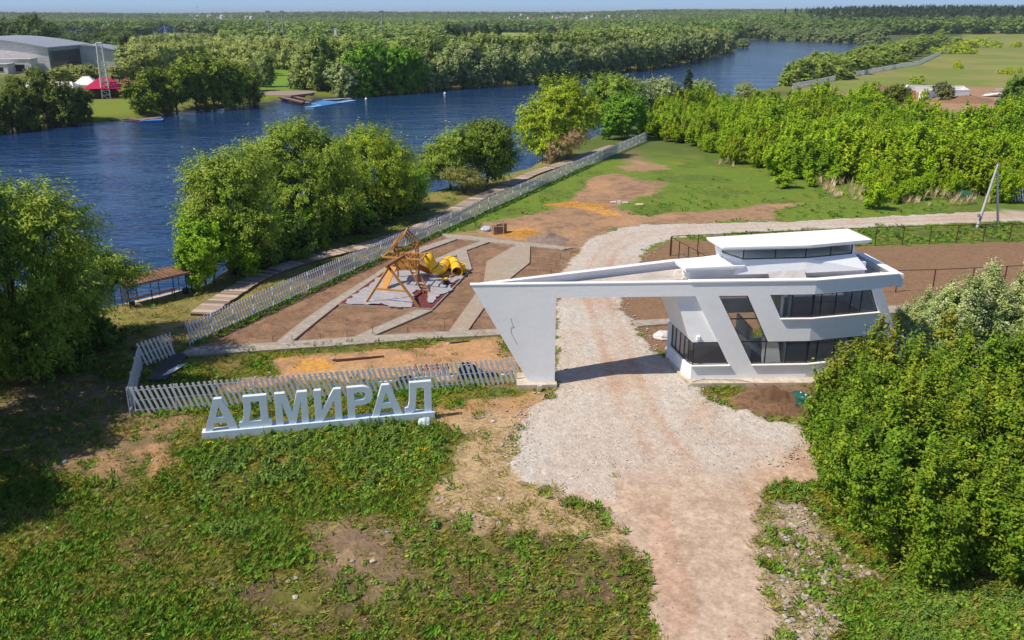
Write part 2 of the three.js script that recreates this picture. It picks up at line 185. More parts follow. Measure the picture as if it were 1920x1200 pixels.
  if (m > 0) { const rut = sstep(0.46, 0.66, fbm(x * 0.5 + z * 0.16, z * 0.07 + 5, 3)); mix3(cGravel, m); mix3(cDirt, m * (0.05 + 0.3 * rut)); mix3(cDirtR, m * 0.3 * sstep(0.55, 0.72, n1)); const ld = lineDist(ruts, x, z), rt = Math.exp(-((ld - 0.95) ** 2) / 0.16) + 0.35 * Math.exp(-ld * ld / 0.5); mix3(cDirt, m * Math.min(1, rt) * (0.35 + 0.5 * n2)); mix3(cDirtR, m * Math.min(1, rt) * 0.5 * sstep(0.4, 0.65, n1)); mix3(cGravelD, m * 0.75 * sstep(0.6, 0.82, nG * 0.6 + nF * 0.4)); const w = sstep(0.68, 0.9, nF * 0.5 + vn(x * 14 + 9, z * 14) * 0.5) * m * 0.7; gi.r += w * 0.18; gi.g += w * 0.17; gi.b += w * 0.16; grass *= 1 - m; weed *= 1 - m; stones = lerp(stones, 0.22, m); if (m > 0.5) gi.cls = 1; rd = m; }
  const k = 1 + (nF - 0.5) * 0.34 + (n3 - 0.5) * 0.4 + (nG - 0.5) * 0.22; gi.r *= k; gi.g *= k; gi.b *= k;
  gi.grass = grass; gi.weed = weed; gi.stones = stones; gi.bump = rd;
}
// ---------------------------------------------------------------- what covers the land farther off
const farField = [[1500, 168], [1620, 140], [1690, 128], [1730, 119], [1787, 89], [1800, 72], [1850, 64.5], [2400, 64.5], [2300, 260], [1700, 235], [1690, 200]].map(([x, y]) => P2(x, y, -0.7));
const dugSite = [[1690, 165], [1740, 162], [1900, 165], [1905, 205], [1780, 208], [1690, 195]].map(([x, y]) => P2(x, y, -0.7));
const lawn = [[515, 130], [548, 130], [556, 165], [508, 166]].map(([x, y]) => P2(x, y, -0.7));
const brightField = [[845, 68], [880, 60.5], [1065, 63.5], [1070, 70]].map(([x, y]) => P2(x, y, -0.7));
const bankGrass = [[515, 187.5], [469, 195.5], [440, 187], [500, 178.5], [560, 181], [600, 173], [700, 172], [692, 179], [640, 182], [586, 185.5]].map(([x, y]) => P2(x, y, -1.4)), pavLawn = [[128, 226], [150, 195], [262, 188], [275, 212], [232, 229]].map(([x, y]) => P2(x, y, -1.4)), cBank = C(122, 142, 24);
const cFar = C(88, 108, 34), cFar2 = C(122, 126, 52), cFieldA = C(126, 144, 54), cFieldB = C(148, 150, 76), cLawn = C(110, 150, 18), cWood = C(60, 78, 28), cBright = C(150, 165, 70), cMud = C(86, 74, 54);
function farAt(x, z, d) {
  const n = fbm(x * 0.03, z * 0.03, 4), n2 = fbm(x * 0.2, z * 0.2, 3);
  gi.r = cFar[0]; gi.g = cFar[1]; gi.b = cFar[2]; mix3(cFar2, sstep(0.4, 0.65, n)); mix3(cWood, sstep(380, 700, -z) * 0.6);
  if (x > 60 && polyDist(farField, x, z) < 3) { gi.r = cFieldA[0]; gi.g = cFieldA[1]; gi.b = cFieldA[2]; mix3(cFieldB, sstep(0.42, 0.62, n)); mix3(cGreen, 0.6 * sstep(0.55, 0.7, fbm(x * 0.05 + 70, z * 0.05, 3)) * sstep(-290, -240, z)); mix3(cLitter, 0.4 * sstep(0.5, 0.7, n2)); }
  if (x > 60) { const q = polyDist(dugSite, x, z); if (q < 6) mix3(cSite, sstep(5, -3, q + (n2 - 0.5) * 12)); }
  if (x < -60 && x > -190 && polyDist(lawn, x, z) < 8) mix3(cLawn, 0.95);
  if (x < -40 && z > -360 && (polyDist(bankGrass, x, z) < 2 || polyDist(pavLawn, x, z) < 2)) { mix3(cBank, 0.9); mix3(cFar2, 0.35 * sstep(0.5, 0.7, n2)); }
  if (z < -500 && polyDist(brightField, x, z) < 30) mix3(cBright, 0.95);
  if (d < 2.2 && d > -4) mix3(cMud, sstep(2.2, 0.2, d + (n2 - 0.5) * 3));
  const k = 0.85 + 0.3 * n2; gi.r *= k; gi.g *= k; gi.b *= k;
}
// ================================================================ LAND AND WATER
const N_TEX = 2048;
const groundMap = (() => { const d = new Uint8Array(N_TEX * N_TEX * 4); for (let j = 0, k = 0; j < N_TEX; j++) for (let i = 0; i < N_TEX; i++, k += 4) { groundAt(X0 + (i + 0.5) / N_TEX * (X1 - X0), Z0 + (j + 0.5) / N_TEX * (Z1 - Z0)); d[k] = l2s(clamp(gi.r)) * 255; d[k + 1] = l2s(clamp(gi.g)) * 255; d[k + 2] = l2s(clamp(gi.b)) * 255; d[k + 3] = 255; }
  const t = new THREE.DataTexture(d, N_TEX, N_TEX, THREE.RGBAFormat); t.colorSpace = THREE.SRGBColorSpace; t.magFilter = THREE.LinearFilter; t.minFilter = THREE.LinearMipmapLinearFilter; t.generateMipmaps = true; t.needsUpdate = true; return t; })();
const gritBump = dataTex(512, (u, v) => 0.5 * tileNoise(u, v, 12, 5) + 0.5 * Math.pow(tileNoise(u, v, 64, 3), 1.5));
gritBump.repeat.set(20, 20);
const groundMat = new THREE.MeshStandardMaterial({ map: groundMap, roughness: 0.96, bumpMap: gritBump, bumpScale: 0.09 });
const trackMat = new THREE.MeshStandardMaterial({ map: groundMap, roughness: 0.97, bumpMap: gritBump, bumpScale: 0.025 });
{
  const n = 420, s = (X1 - X0) / n, W = n + 1, pos = new Float32Array(W * W * 3), nor = new Float32Array(W * W * 3), uv = new Float32Array(W * W * 2), cls = new Uint8Array(n * n);
  for (let j = 0, k = 0; j < W; j++) for (let i = 0; i < W; i++, k++) {
    const x = X0 + i * s, z = Z0 + j * s; let y = T(x, z);
    groundAt(x, z);
    if (gi.bump > 0) y += 0.06 * gi.bump + 0.05 * gi.bump * (fbm(x * 1.3, z * 1.3, 3) - 0.5);
    if (gi.cls === 3) y += (fbm(x * 1.9, z * 1.9, 3) - 0.5) * 0.12;
    const e = excav.at(x, z); if (e > 0) y += e * (0.75 * (fbm(x * 0.6, z * 0.6 + 5, 4) - 0.42));
    const edge = Math.min(i, j, n - i, n - j) * s; y -= 0.5 * sstep(1.2, 0, edge);
    pos[k * 3] = x; pos[k * 3 + 1] = y; pos[k * 3 + 2] = z; uv[k * 2] = i / n; uv[k * 2 + 1] = j / n;
    if (i < n && j < n) { groundAt(x + s / 2, z + s / 2); cls[i + j * n] = gi.cls; }
  }
  for (let j = 0; j < W; j++) for (let i = 0; i < W; i++) { const k = i + j * W, l = Math.max(i - 1, 0) + j * W, r = Math.min(i + 1, n) + j * W, u = i + Math.max(j - 1, 0) * W, d = i + Math.min(j + 1, n) * W; const dx = (pos[r * 3 + 1] - pos[l * 3 + 1]) / (2 * s), dz = (pos[d * 3 + 1] - pos[u * 3 + 1]) / (2 * s), q = 1 / Math.hypot(dx, 1, dz); nor[k * 3] = -dx * q; nor[k * 3 + 1] = q; nor[k * 3 + 2] = -dz * q; }
  ['ground', 'gravel_road', 'dirt_track', 'soil_bed'].forEach((name, c) => {
    const map = new Int32Array(W * W).fill(-1), list = [], idx = [];
    const at = (k) => { if (map[k] < 0) { map[k] = list.length; list.push(k); } return map[k]; };
    for (let j = 0; j < n; j++) for (let i = 0; i < n; i++) if (cls[i + j * n] === c) { const a = i + j * W; idx.push(at(a), at(a + W), at(a + 1), at(a + 1), at(a + W), at(a + W + 1)); }
    const g = new THREE.BufferGeometry(), p = new Float32Array(list.length * 3), m = new Float32Array(list.length * 3), t = new Float32Array(list.length * 2);
    list.forEach((k, q) => { for (let e = 0; e < 3; e++) { p[q * 3 + e] = pos[k * 3 + e]; m[q * 3 + e] = nor[k * 3 + e]; } t[q * 2] = uv[k * 2]; t[q * 2 + 1] = uv[k * 2 + 1]; });
    g.setAttribute('position', new THREE.BufferAttribute(p, 3)); g.setAttribute('normal', new THREE.BufferAttribute(m, 3)); g.setAttribute('uv', new THREE.BufferAttribute(t, 2)); g.setIndex(idx);
    tag(part(name, g, c === 2 ? trackMat : groundMat), ['rough grass and bare earth of the site and the river bank', 'pale crushed stone road passing under the gate', 'reddish dirt track leading to the gravel road', 'dug brown soil of the garden beds and the fenced field'][c], null, null, 'structure');
  });
}
{ // the land beyond, one fan-shaped sheet that passes under the near ground
  const rows = 470, cols = 320, A = 78 * Math.PI / 180, ax = 0, az = 45, pos = [], colr = [], idx = [];
  for (let j = 0; j <= rows; j++) { const r = 12 * Math.pow(6500 / 12, j / rows); for (let i = 0; i <= cols; i++) {
    const a = -A + 2 * A * i / cols, x = ax + r * Math.sin(a), z = az - r * Math.cos(a), d = polyDist(RIVER, x, z); let y = T(x, z, d);
    const e = Math.min(x - X0, X1 - x, z - Z0, Z1 - z); y -= 1.2 * sstep(0.4, 3, e);
    if (e > -3) groundAt(clamp(x, X0, X1), clamp(z, Z0, Z1)); else farAt(x, z, d);
    if (e <= -3 && e > -25) { const t = sstep(-3, -25, e), r0 = gi.r, g0 = gi.g, b0 = gi.b; groundAt(clamp(x, X0, X1), clamp(z, Z0, Z1)); gi.r = lerp(lerp(gi.r, r0, 0.35), r0, t); gi.g = lerp(lerp(gi.g, g0, 0.35), g0, t); gi.b = lerp(lerp(gi.b, b0, 0.35), b0, t); }
    pos.push(x, y, z); colr.push(gi.r, gi.g, gi.b);
    if (j < rows && i < cols) { const k = i + j * (cols + 1); idx.push(k, k + 1, k + cols + 1, k + 1, k + cols + 2, k + cols + 1); }
  } }
  const g = new THREE.BufferGeometry(); g.setAttribute('position', new THREE.Float32BufferAttribute(pos, 3)); g.setAttribute('color', new THREE.Float32BufferAttribute(colr, 3)); g.setIndex(idx); g.computeVertexNormals();
  g.setAttribute('uv', new THREE.Float32BufferAttribute(new Float32Array(pos.length / 3 * 2), 2));
  tag(part('land', g, new THREE.MeshStandardMaterial({ vertexColors: true, roughness: 1 })), 'flat meadow land and low hills along the river', null, null, 'structure');
}
{
  const grow = RIVER.map((p, i) => { const a = RIVER[(i + RIVER.length - 1) % RIVER.length], b = RIVER[(i + 1) % RIVER.length]; let nx = b[1] - a[1], nz = -(b[0] - a[0]); const l = Math.hypot(nx, nz); nx /= l; nz /= l; const s = polyDist(RIVER, p[0] + nx * 0.5, p[1] + nz * 0.5) > 0 ? 1 : -1; return [p[0] + nx * s * 5, p[1] + nz * s * 5]; });
  const g = new THREE.ShapeGeometry(shapeOf(grow.map(([x, z]) => [x, -z]))); g.rotateX(-Math.PI / 2); g.translate(0, WATER_Y, 0);
  const wave = dataTex(1024, (u, v) => { const w = 0.06 * (tileNoise(u, v, 6, 2) - 0.5); const q = 0.35 + 0.65 * sstep(0.35, 0.6, tileNoise(u + 0.5, v, 2, 3)); return 0.5 + q * (0.62 * tileNoise(u + w, v + w, 7, 3) + 0.38 * tileNoise(u, v, 30, 3) - 0.5); });
  wave.repeat.set(1 / 60, 1 / 26);
  const m = new THREE.MeshPhysicalMaterial({ color: new THREE.Color().setRGB(0.01, 0.042, 0.13), roughness: 0.12, ior: 1.33, specularIntensity: 0.75, bumpMap: wave, bumpScale: 0.6 });
  tag(part('river', g, m), 'dark blue rippled river winding past wooded banks', null, null, 'structure');
  const far = [[[272, 68.5], [300, 64.5], [345, 62.5], [348, 65.5], [330, 68], [290, 70]], [[366, 62.5], [410, 62.2], [412, 64.5], [368, 65]], [[1470, 62], [1490, 61], [1492, 62.5], [1472, 63]]];
  for (const f of far.slice(0, 2)) { const h = 0.2, gg = new THREE.ShapeGeometry(shapeOf(f.map(([x, y]) => { const p = P(x, y, h); return [p.x, -p.z]; }))); gg.rotateX(-Math.PI / 2); gg.translate(0, h, 0); tag(part('river', gg, m), 'far reach of the river glinting between distant woods', null, null, 'structure'); }
}
// ================================================================ MATERIALS
const std = (c, rough = 0.8, o = {}) => new THREE.MeshStandardMaterial({ color: Array.isArray(c) ? new THREE.Color().setRGB(...c) : c, roughness: rough, ...o });
const plasterBump = dataTex(512, (u, v) => 0.6 * tileNoise(u, v, 60, 3) + 0.4 * tileNoise(u, v, 9, 3));
const plasterMap = dataTex(512, (u, v) => { const n = tileNoise(u, v, 5, 5), s = tileNoise(u, v, 40, 3); const k = 0.98 + 0.03 * (n - 0.5) + 0.03 * (s - 0.5) - 0.025 * sstep(0.66, 0.88, tileNoise(u + 0.3, v, 7, 4)); return [k * 0.945, k * 0.97, k]; }, true);
plasterBump.repeat.set(0.5, 0.5); plasterMap.repeat.set(0.13, 0.13);
const mPlaster = new THREE.MeshStandardMaterial({ map: plasterMap, roughness: 0.85, bumpMap: plasterBump, bumpScale: 0.012 });
const mCoping = std([0.88, 0.9, 0.92], 0.5);
const mDeck = new THREE.MeshStandardMaterial({ roughness: 0.95, map: dataTex(256, (u, v) => { const n = tileNoise(u, v, 6, 5); const k = 0.74 + 0.22 * (n - 0.5) - 0.1 * sstep(0.6, 0.7, tileNoise(u, v + 0.4, 4, 4)); return [k, k * 0.965, k * 0.93]; }, true) }); mDeck.map.repeat.set(0.15, 0.15);
const mConc = new THREE.MeshStandardMaterial({ roughness: 0.95, map: dataTex(256, (u, v) => { const n = tileNoise(u, v, 6, 5); const k = 0.74 + 0.25 * (n - 0.5); return [k * 1.02, k * 0.97, k * 0.9]; }, true), bumpMap: plasterBump, bumpScale: 0.02 }); mConc.map.repeat.set(0.4, 0.4);
const mFrame = std([0.02, 0.024, 0.03], 0.4);
const mGlass = new THREE.MeshPhysicalMaterial({ color: new THREE.Color().setRGB(0.9, 0.92, 0.93), roughness: 0.02, transmission: 1, thickness: 0, ior: 1.5, side: THREE.DoubleSide });
const mInner = std([0.78, 0.77, 0.75], 0.9);
const mInnerFloor = std([0.5, 0.43, 0.36], 0.8);
const paveMap = dataTex(512, (u, v) => { const row = Math.floor(v * 24), x = u * 12 + (row % 2) * 0.5, cx = Math.floor(x), fx = x - cx, fy = v * 24 - row; const e = Math.min(Math.min(fx, 1 - fx) * 2, Math.min(fy, 1 - fy)); const t = HN[(cx % 12) * 37 + row * 101 & 65535]; const k = (0.69 + 0.12 * (t - 0.5) + 0.14 * (tileNoise(u, v, 8, 4) - 0.5)) * (e < 0.07 ? 0.8 : 1); return [k * 1.01, k * 0.965, k * 0.9]; }, true);
const paveBump = dataTex(512, (u, v) => { const row = Math.floor(v * 24), x = u * 12 + (row % 2) * 0.5, fx = x - Math.floor(x), fy = v * 24 - row; const e = Math.min(Math.min(fx, 1 - fx) * 2, Math.min(fy, 1 - fy)); return sstep(0.02, 0.14, e); });
paveMap.repeat.set(0.42, 0.42); paveBump.repeat.set(0.42, 0.42);
const mPave = new THREE.MeshStandardMaterial({ map: paveMap, bumpMap: paveBump, bumpScale: 0.02, roughness: 0.95 });
const paveDirtyMap = dataTex(512, (u, v) => { const n = tileNoise(u, v, 5, 5), k = 0.66 + 0.16 * (tileNoise(u, v, 40, 3) - 0.5), d = sstep(0.3, 0.7, n); return [lerp(k, 0.68, d * 0.75), lerp(k * 0.95, 0.595, d * 0.75), lerp(k * 0.87, 0.51, d * 0.75)]; }, true); paveDirtyMap.repeat.set(0.1, 0.1);
const mPaveDirty = new THREE.MeshStandardMaterial({ map: paveDirtyMap, bumpMap: paveBump, bumpScale: 0.015, roughness: 0.96 });
const mKerb = std(C(178, 166, 152), 0.95);
const mFence = std([0.72, 0.73, 0.77], 0.55);
const mRust = std(C(92, 52, 38), 0.85, { metalness: 0.2 });
const mDark = std([0.02, 0.02, 0.022], 0.7);
const woodMap = (a, b) => { const t = dataTex(256, (u, v) => { const g = tileNoise(u, v * 0.25, 32, 3) * 0.6 + tileNoise(u, v, 6, 4) * 0.4; return [lerp(a[0], b[0], g), lerp(a[1], b[1], g), lerp(a[2], b[2], g)].map(l2s); }, true); return t; };
const mPine = new THREE.MeshStandardMaterial({ map: woodMap(C(184, 118, 46), C(236, 180, 96)), roughness: 0.75 });
const mPineDark = new THREE.MeshStandardMaterial({ map: woodMap(C(120, 74, 36), C(190, 134, 74)), roughness: 0.8 });
const mBoards = [0.8, 1, 1.2].map((k) => new THREE.MeshStandardMaterial({ map: woodMap(C(150 * k, 132 * k, 118 * k), C(196 * k, 180 * k, 166 * k)), roughness: 0.9 }));
const mSteel = std(C(186, 190, 196), 0.55, { metalness: 0.4 });
const mBark = std([0.085, 0.066, 0.05], 0.95);
const mBarkPale = std([0.2, 0.17, 0.14], 0.95);

// ================================================================ GATE BUILDING
const GO = P(1040, 715, 0.3), GTURN = Math.asin(0.04298);   // the building's own axes: s along the front, y up, z towards the viewer's side
const gate = thing('gate_building', 'white ship-shaped gatehouse with a pointed arch over the gravel road', 'building', [GO.x, 0, GO.z], GTURN);
const up = (pts, z0, z1) => { const g = new THREE.ExtrudeGeometry(shapeOf(pts), { depth: z1 - z0, bevelEnabled: false }); g.translate(0, 0, z0); return g; };
const BX = 17.45, BT = 12.1 * Math.PI / 180, TOPY = 7.25;
const toB = (g) => { g.rotateY(BT); g.translate(BX, 0, 0); return g; };          // from the stern wall's frame (0 at the bend)
const bpt = (s, y, z = 0) => V(BX + s * Math.cos(BT) + z * Math.sin(BT), y, -s * Math.sin(BT) + z * Math.cos(BT));
const rearZ = (s) => -Math.max(0.37, 0.385 * (s + 5.64));
const WT = 0.35;
{
  const wallA = up([[-5.64, TOPY], [-5.1, 6.27], [-1.8, 0.3], [0, 0.3], [0, 6.3], [9.34, 6.3], [12.01, 1.3], [9.4, 1.3], [9.4, 0.3], [BX, 0.3], [BX, 1.28], [13.61, 1.28], [10.93, 6.29], [12.89, 6.29], [14.57, 2.98], [BX, 2.98], [BX, 4.62], [15.29, 4.62], [14.4, 6.32], [BX, 6.32], [BX, TOPY]], -WT, 0);
  const wA = part('front_wall', uvMetres(wallA), mPlaster, gate);
  const wallB = toB(up([[0.0, 7.247], [6.4, 7.247], [6.46, 6.46], [5.17, 6.44], [8.1, 0.3], [0.0, 0.3], [0.0, 1.28], [6.9, 1.28], [6.05, 2.98], [0.0, 2.98], [0.0, 4.62], [5.21, 4.62], [4.38, 6.32], [0.0, 6.32]], -WT, 0));
  part('front_wall', uvMetres(wallB), mPlaster, gate);
  // solid pier of the arch: triangular in plan like a bow
  const q = [[-5.0, 6.3], [-1.8, 0.3], [-0.002, 0.3], [-0.002, 6.3]], pts = []; for (const [s, y] of q) { pts.push(V(s, y, -WT), V(s, y, Math.min(rearZ(s), -WT - 0.05))); }
  part('pier', uvMetres(new ConvexGeometry(pts)), mPlaster, gate);
  // roof deck with the arch, and the rear parapet
  const deckPlan = [[-5.2, -0.36], [17.4, -0.36], [BX + 6.2 * Math.cos(BT) - 0.02, -6.2 * Math.sin(BT) - 0.36], [23.4, -6.6], [12, -6.0], [9, -5.2]];
  part('roof_deck', uvMetres(slab(deckPlan, 6.302, 6.7)), mDeck, gate);
  const rear = [[-5.64, -0.0], [9, -5.63], [12, -6.35], [23.45, -7.05], [23.75, -1.42]];
  const rw = []; for (let i = 0; i < rear.length - 1; i++) { const [a, b] = [rear[i], rear[i + 1]], dx = b[0] - a[0], dz = b[1] - a[1], l = Math.hypot(dx, dz), nx = -dz / l * 0.35, nz = dx / l * 0.35; const a0 = i === 0 ? 1.0 / l : 0, s0 = [a[0] + dx * a0, a[1] + dz * a0]; rw.push(slab([s0, b, [b[0] - nx * 1, b[1] - nz * 1], [s0[0] - nx, s0[1] - nz]].map(([x, z]) => [x, z]), 6.28 + i * 0.002, 7.24 - i * 0.003)); }
  part('rear_parapet', uvMetres(mergeGeometries(rw.map(plain))), mPlaster, gate);
  // bright metal copings
  part('coping', bar([-5.7, 7.28, -0.17], [8.9, 7.28, -0.17], 0.42, 0.06), mCoping, gate);
  for (let i = 0; i < 6; i++) part('coping', bar([8.9 + i * 1.43, 7.30, -0.2], [8.9 + (i + 1) * 1.43 - 0.025, 7.30, -0.2], 0.56, 0.08), mCoping, gate);
  part('coping', bar(bpt(0, 7.295, -0.2), bpt(6.42, 7.295, -0.2), 0.56, 0.07), mCoping, gate);
  const cp = []; const inn = [[-5.2, -0.15], [9, -5.46], [12, -6.18], [23.3, -6.9], [23.58, -1.6]]; for (let i = 0; i < inn.length - 1; i++) cp.push(bar([inn[i][0], 7.275 + i * 0.004, inn[i][1]], [inn[i + 1][0], 7.275 + i * 0.004, inn[i + 1][1]], 0.46, 0.05));
  cp.forEach((g) => part('coping', g, mCoping, gate));
  part('sill', box(1.1, 0.06, 0.5, -2.0, 6.74, -0.75), mCoping, gate);   // a loose white board on the arch deck
  // outer end walls and back
  const back = [[8.75, -4.1], [9.2, -5.35], [12, -6.02], [23.1, -6.7]];
  const bw = [];
  for (let i = 1; i < back.length - 1; i++) { const [x0, z0] = back[i], [x1, z1] = back[i + 1], l = Math.hypot(x1 - x0, z1 - z0), a = Math.atan2(-(z1 - z0), x1 - x0); const pts = [[0, 0.3], [l, 0.3], [l, 6.3], [0, 6.3]]; const sh = shapeOf(pts); if (i === 2) for (const [w0, w1] of [[0.8, 4.4], [5, 10.4]]) { for (const [h0, h1] of [[0.9, 3.0], [4.1, 6.1]]) { const h = new THREE.Path(); h.moveTo(w0, h0); h.lineTo(w0, h1); h.lineTo(w1, h1); h.lineTo(w1, h0); h.closePath(); sh.holes.push(h); } } const g = new THREE.ExtrudeGeometry(sh, { depth: 0.3, bevelEnabled: false }); g.rotateY(a); g.translate(x0, 0, z0 - 0.3); bw.push(g); }
  part('rear_wall', uvMetres(mergeGeometries(bw.map(plain))), mPlaster, gate);
  // stern side wall, leaning
  const e0 = bpt(5.17, 6.3, -0.36), e1 = bpt(8.05, 0.3, -0.36); const pv = []; for (const [e, zz] of [[e0, -6.6], [e1, -6.6]]) pv.push(V(e.x, e.y, e.z), V(e.x - 0.3, e.y, e.z), V(e.x - 0.4, e.y, zz), V(e.x - 0.7, e.y, zz)); part('stern_wall', uvMetres(new ConvexGeometry(pv)), mPlaster, gate);
  // roadside: plinth wall, the overhanging upper wall, corner
  part('plinth_wall', uvMetres(slab([[9.4, -0.002], [9.13, -0.67], [8.72, -4.0], [9.05, -4.04], [9.44, -0.75], [9.7, -0.34], [9.7, -0.002]], 0.3, 1.28)), mPlaster, gate);
  part('corner_post', uvMetres(slab([[8.6, -4.0], [8.62, -4.35], [9.2, -4.4], [9.2, -4.0]], 0.3, 3.0)), mPlaster, gate);
  part('overhang_wall', uvMetres(new ConvexGeometry([[9.38, 3, -0.03], [11.5, 3, -0.03], [11.5, 3, -4.1], [8.75, 3, -4.1], [7.98, 6.3, -0.42], [9.75, 6.3, -0.42], [9.75, 6.3, -4.1], [7.42, 6.3, -4.1]].map((p) => V(...p)))), mPlaster, gate);
  // plinth of raw concrete and the paved strip before the house
  part('footing', uvMetres(slab([[-2.6, 0.55], [0.12, 0.55], [0.12, -2.3], [-2.6, -1.6]], -0.3, 0.296)), mConc, gate); part('footing', uvMetres(slab([[9.2, 0.12], [8.9, -0.7], [8.55, -4.3], [9, -6.4], [23.5, -7.2], [26.1, -2.0], [17.6, 0.95], [9.3, 0.75]], -0.3, 0.297)), mConc, gate);
  part('concrete_block', uvMetres(new RoundedBoxGeometry(0.3, 0.5, 0.3, 2, 0.02).translate(-1.1, 0.15, 0.85)), mConc, gate);
  // interior
  part('floor_slab', slab([[9.6, -0.4], [BX, -0.4], [bpt(7.4, 0, -0.5).x, bpt(7.4, 0, -0.5).z], [23, -6.5], [12, -5.9], [9.3, -4.9]], 0.3, 0.42), mInnerFloor, gate);
  part('floor_slab', slab([[15.6, -0.5], [BX, -0.5], [bpt(5.6, 0, -0.5).x, bpt(5.6, 0, -0.5).z], [22.4, -6.4], [15.6, -6]], 3.5, 3.72), mInnerFloor, gate);
  part('inner_wall', uvMetres(mergeGeometries([box(0.2, 2.6, 3.4, 14.2, 1.72, -4.2), box(0.2, 2.7, 5.2, 15.5, 5.0, -3.2), box(0.25, 5.8, 0.25, 16.6, 3.2, -2.2), up([[14.75, 0.42], [16.1, 0.42], [15.6, 2.96], [14.5, 2.96]], -1.25, -1.05)].map(plain))), mInner, gate);
  const st = []; for (let k = 0; k < 14; k++) st.push(box(0.3, 0.18, 1.3, 12.1 + k * 0.29, 3.55 - k * 0.225, -2.7)); st.push(up([[11.9, 3.4], [12.2, 3.6], [16.1, 0.55], [15.8, 0.42]], -2.1, -2.0)); part('staircase', st, mInner, gate);
  // glazing: every pane and frame bar
  const jit = rng(88); const pane = (pts) => { const g = new THREE.BufferGeometry(); const p = []; for (let i = 1; i < pts.length - 1; i++) p.push(...pts[0].toArray(), ...pts[i].toArray(), ...pts[i + 1].toArray()); g.setAttribute('position', new THREE.Float32BufferAttribute(p, 3)); g.computeVertexNormals(); return g; };
  // a window: corners (in order) of its outline, frame bars inside as pairs of points, drawn in one of the two wall planes
  function windowOf(f, outline, mullions, panes, w = 0.08) {
    const win = new THREE.Group(); win.name = 'window'; gate.add(win);
    for (const p of panes) { const t1 = (jit() - 0.5) * 0.03, t2 = (jit() - 0.5) * 0.03; part('pane', pane(p.map(([s, y], i) => f(s, y, -0.13 + t1 * (i % 2) + t2 * (i > 1)))), mGlass, win); };
    const b = []; outline.forEach((p, i) => { const q = outline[(i + 1) % outline.length]; b.push(bar(f(p[0], p[1], -0.12), f(q[0], q[1], -0.12), w, w)); }); for (const [p, q] of mullions) b.push(bar(f(p[0], p[1], -0.12), f(q[0], q[1], -0.12), w * 0.8, w * 0.9)); part('frame', b, mFrame, win); return win;
  }
  const fa = (s, y, z) => V(s, y, z);
  const lx = (y) => 13.61 - (y - 1.28) * (2.68 / 5.01), rx = (y) => 12.89 + (6.29 - y) * (1.68 / 3.31);
  windowOf(fa, [[lx(6.25), 6.25], [rx(6.25) - 0.03, 6.25], [14.57, 2.95], [17.4, 2.95], [17.4, 1.31], [lx(1.31) + 0.03, 1.31]], [[[lx(4.62), 4.62], [rx(4.62), 4.62]], [[lx(2.95), 2.95], [14.57, 2.95]], [[14.5, 2.95], [14.5, 1.31]], [[15.95, 2.95], [15.95, 1.31]]],
    [[[lx(6.25), 6.25], [rx(6.25), 6.25], [rx(4.62), 4.62], [lx(4.62), 4.62]], [[lx(4.6), 4.6], [rx(4.6), 4.6], [14.57, 2.96], [lx(2.96), 2.96]], [[lx(2.94), 2.94], [14.5, 2.94], [14.5, 1.3], [lx(1.3), 1.3]], [[14.52, 2.94], [15.95, 2.94], [15.95, 1.3], [14.52, 1.3]], [[15.97, 2.94], [17.4, 2.94], [17.4, 1.3], [15.97, 1.3]]]);
  const ux = (y) => 15.29 - (y - 4.62) * (0.89 / 1.7);
  windowOf(fa, [[ux(6.29), 6.29], [17.4, 6.29], [17.4, 4.65], [ux(4.65), 4.65]], [[[16.0, 6.29], [16.0, 4.65]]], [[[ux(6.3), 6.3], [16, 6.3], [16, 4.63], [ux(4.63), 4.63]], [[16.02, 6.3], [17.4, 6.3], [17.4, 4.63], [16.02, 4.63]]]);
  const us = (y) => 5.21 - (y - 4.62) * 0.488;
  const mul = [0.62, 1.75, 2.95, 3.75];
  windowOf(bpt, [[0.05, 6.29], [us(6.29), 6.29], [us(4.65), 4.65], [0.05, 4.65]], mul.map((m) => [[m, 6.29], [m, 4.65]]), [0.05, ...mul].map((m, i, a) => i < a.length - 1 ? [[m, 6.3], [a[i + 1], 6.3], [a[i + 1], 4.63], [m, 4.63]] : [[m, 6.3], [us(6.3), 6.3], [us(4.63), 4.63], [m, 4.63]]));
  const ls = (y) => 6.9 - (y - 1.28) * 0.5, mul2 = [0.75, 2.1, 3.3, 4.6];
  windowOf(bpt, [[0.05, 2.95], [ls(2.95), 2.95], [ls(1.31), 1.31], [0.05, 1.31]], mul2.map((m) => [[m, 2.95], [m, 1.31]]), [0.05, ...mul2].map((m, i, a) => i < a.length - 1 ? [[m, 2.95], [a[i + 1], 2.95], [a[i + 1], 1.3], [m, 1.3]] : [[m, 2.95], [ls(2.95), 2.95], [ls(1.3), 1.3], [m, 1.3]]));
  windowOf(fa, [[9.5, 2.95], [11.1, 2.95], [11.97, 1.31], [9.5, 1.31]], [], [[[9.5, 2.95], [11.12, 2.95], [11.98, 1.3], [9.5, 1.3]]]);
  const road1 = V(9.19, 0, -0.72), road2 = V(8.78, 0, -3.98); const fr = (s, y) => V(lerp(road1.x, road2.x, s) + 0.12, y, lerp(road1.z, road2.z, s));
  const rm = [0.0, 0.24, 0.5, 0.76, 1];
  windowOf((s, y) => fr(s, y), [[0, 2.95], [1, 2.95], [1, 1.31], [0, 1.31]], rm.slice(1, -1).map((m) => [[m, 2.95], [m, 1.31]]), rm.slice(0, -1).map((m, i) => [[m, 2.95], [rm[i + 1], 2.95], [rm[i + 1], 1.3], [m, 1.3]]));
  windowOf((s, y) => V(lerp(9.31, 9.5, s), y, lerp(-0.72, -0.12, s)), [[0, 2.95], [1, 2.95], [1, 1.31], [0, 1.31]], [], [[[0, 2.95], [1, 2.95], [1, 1.31], [0, 1.31]]], 0.06);
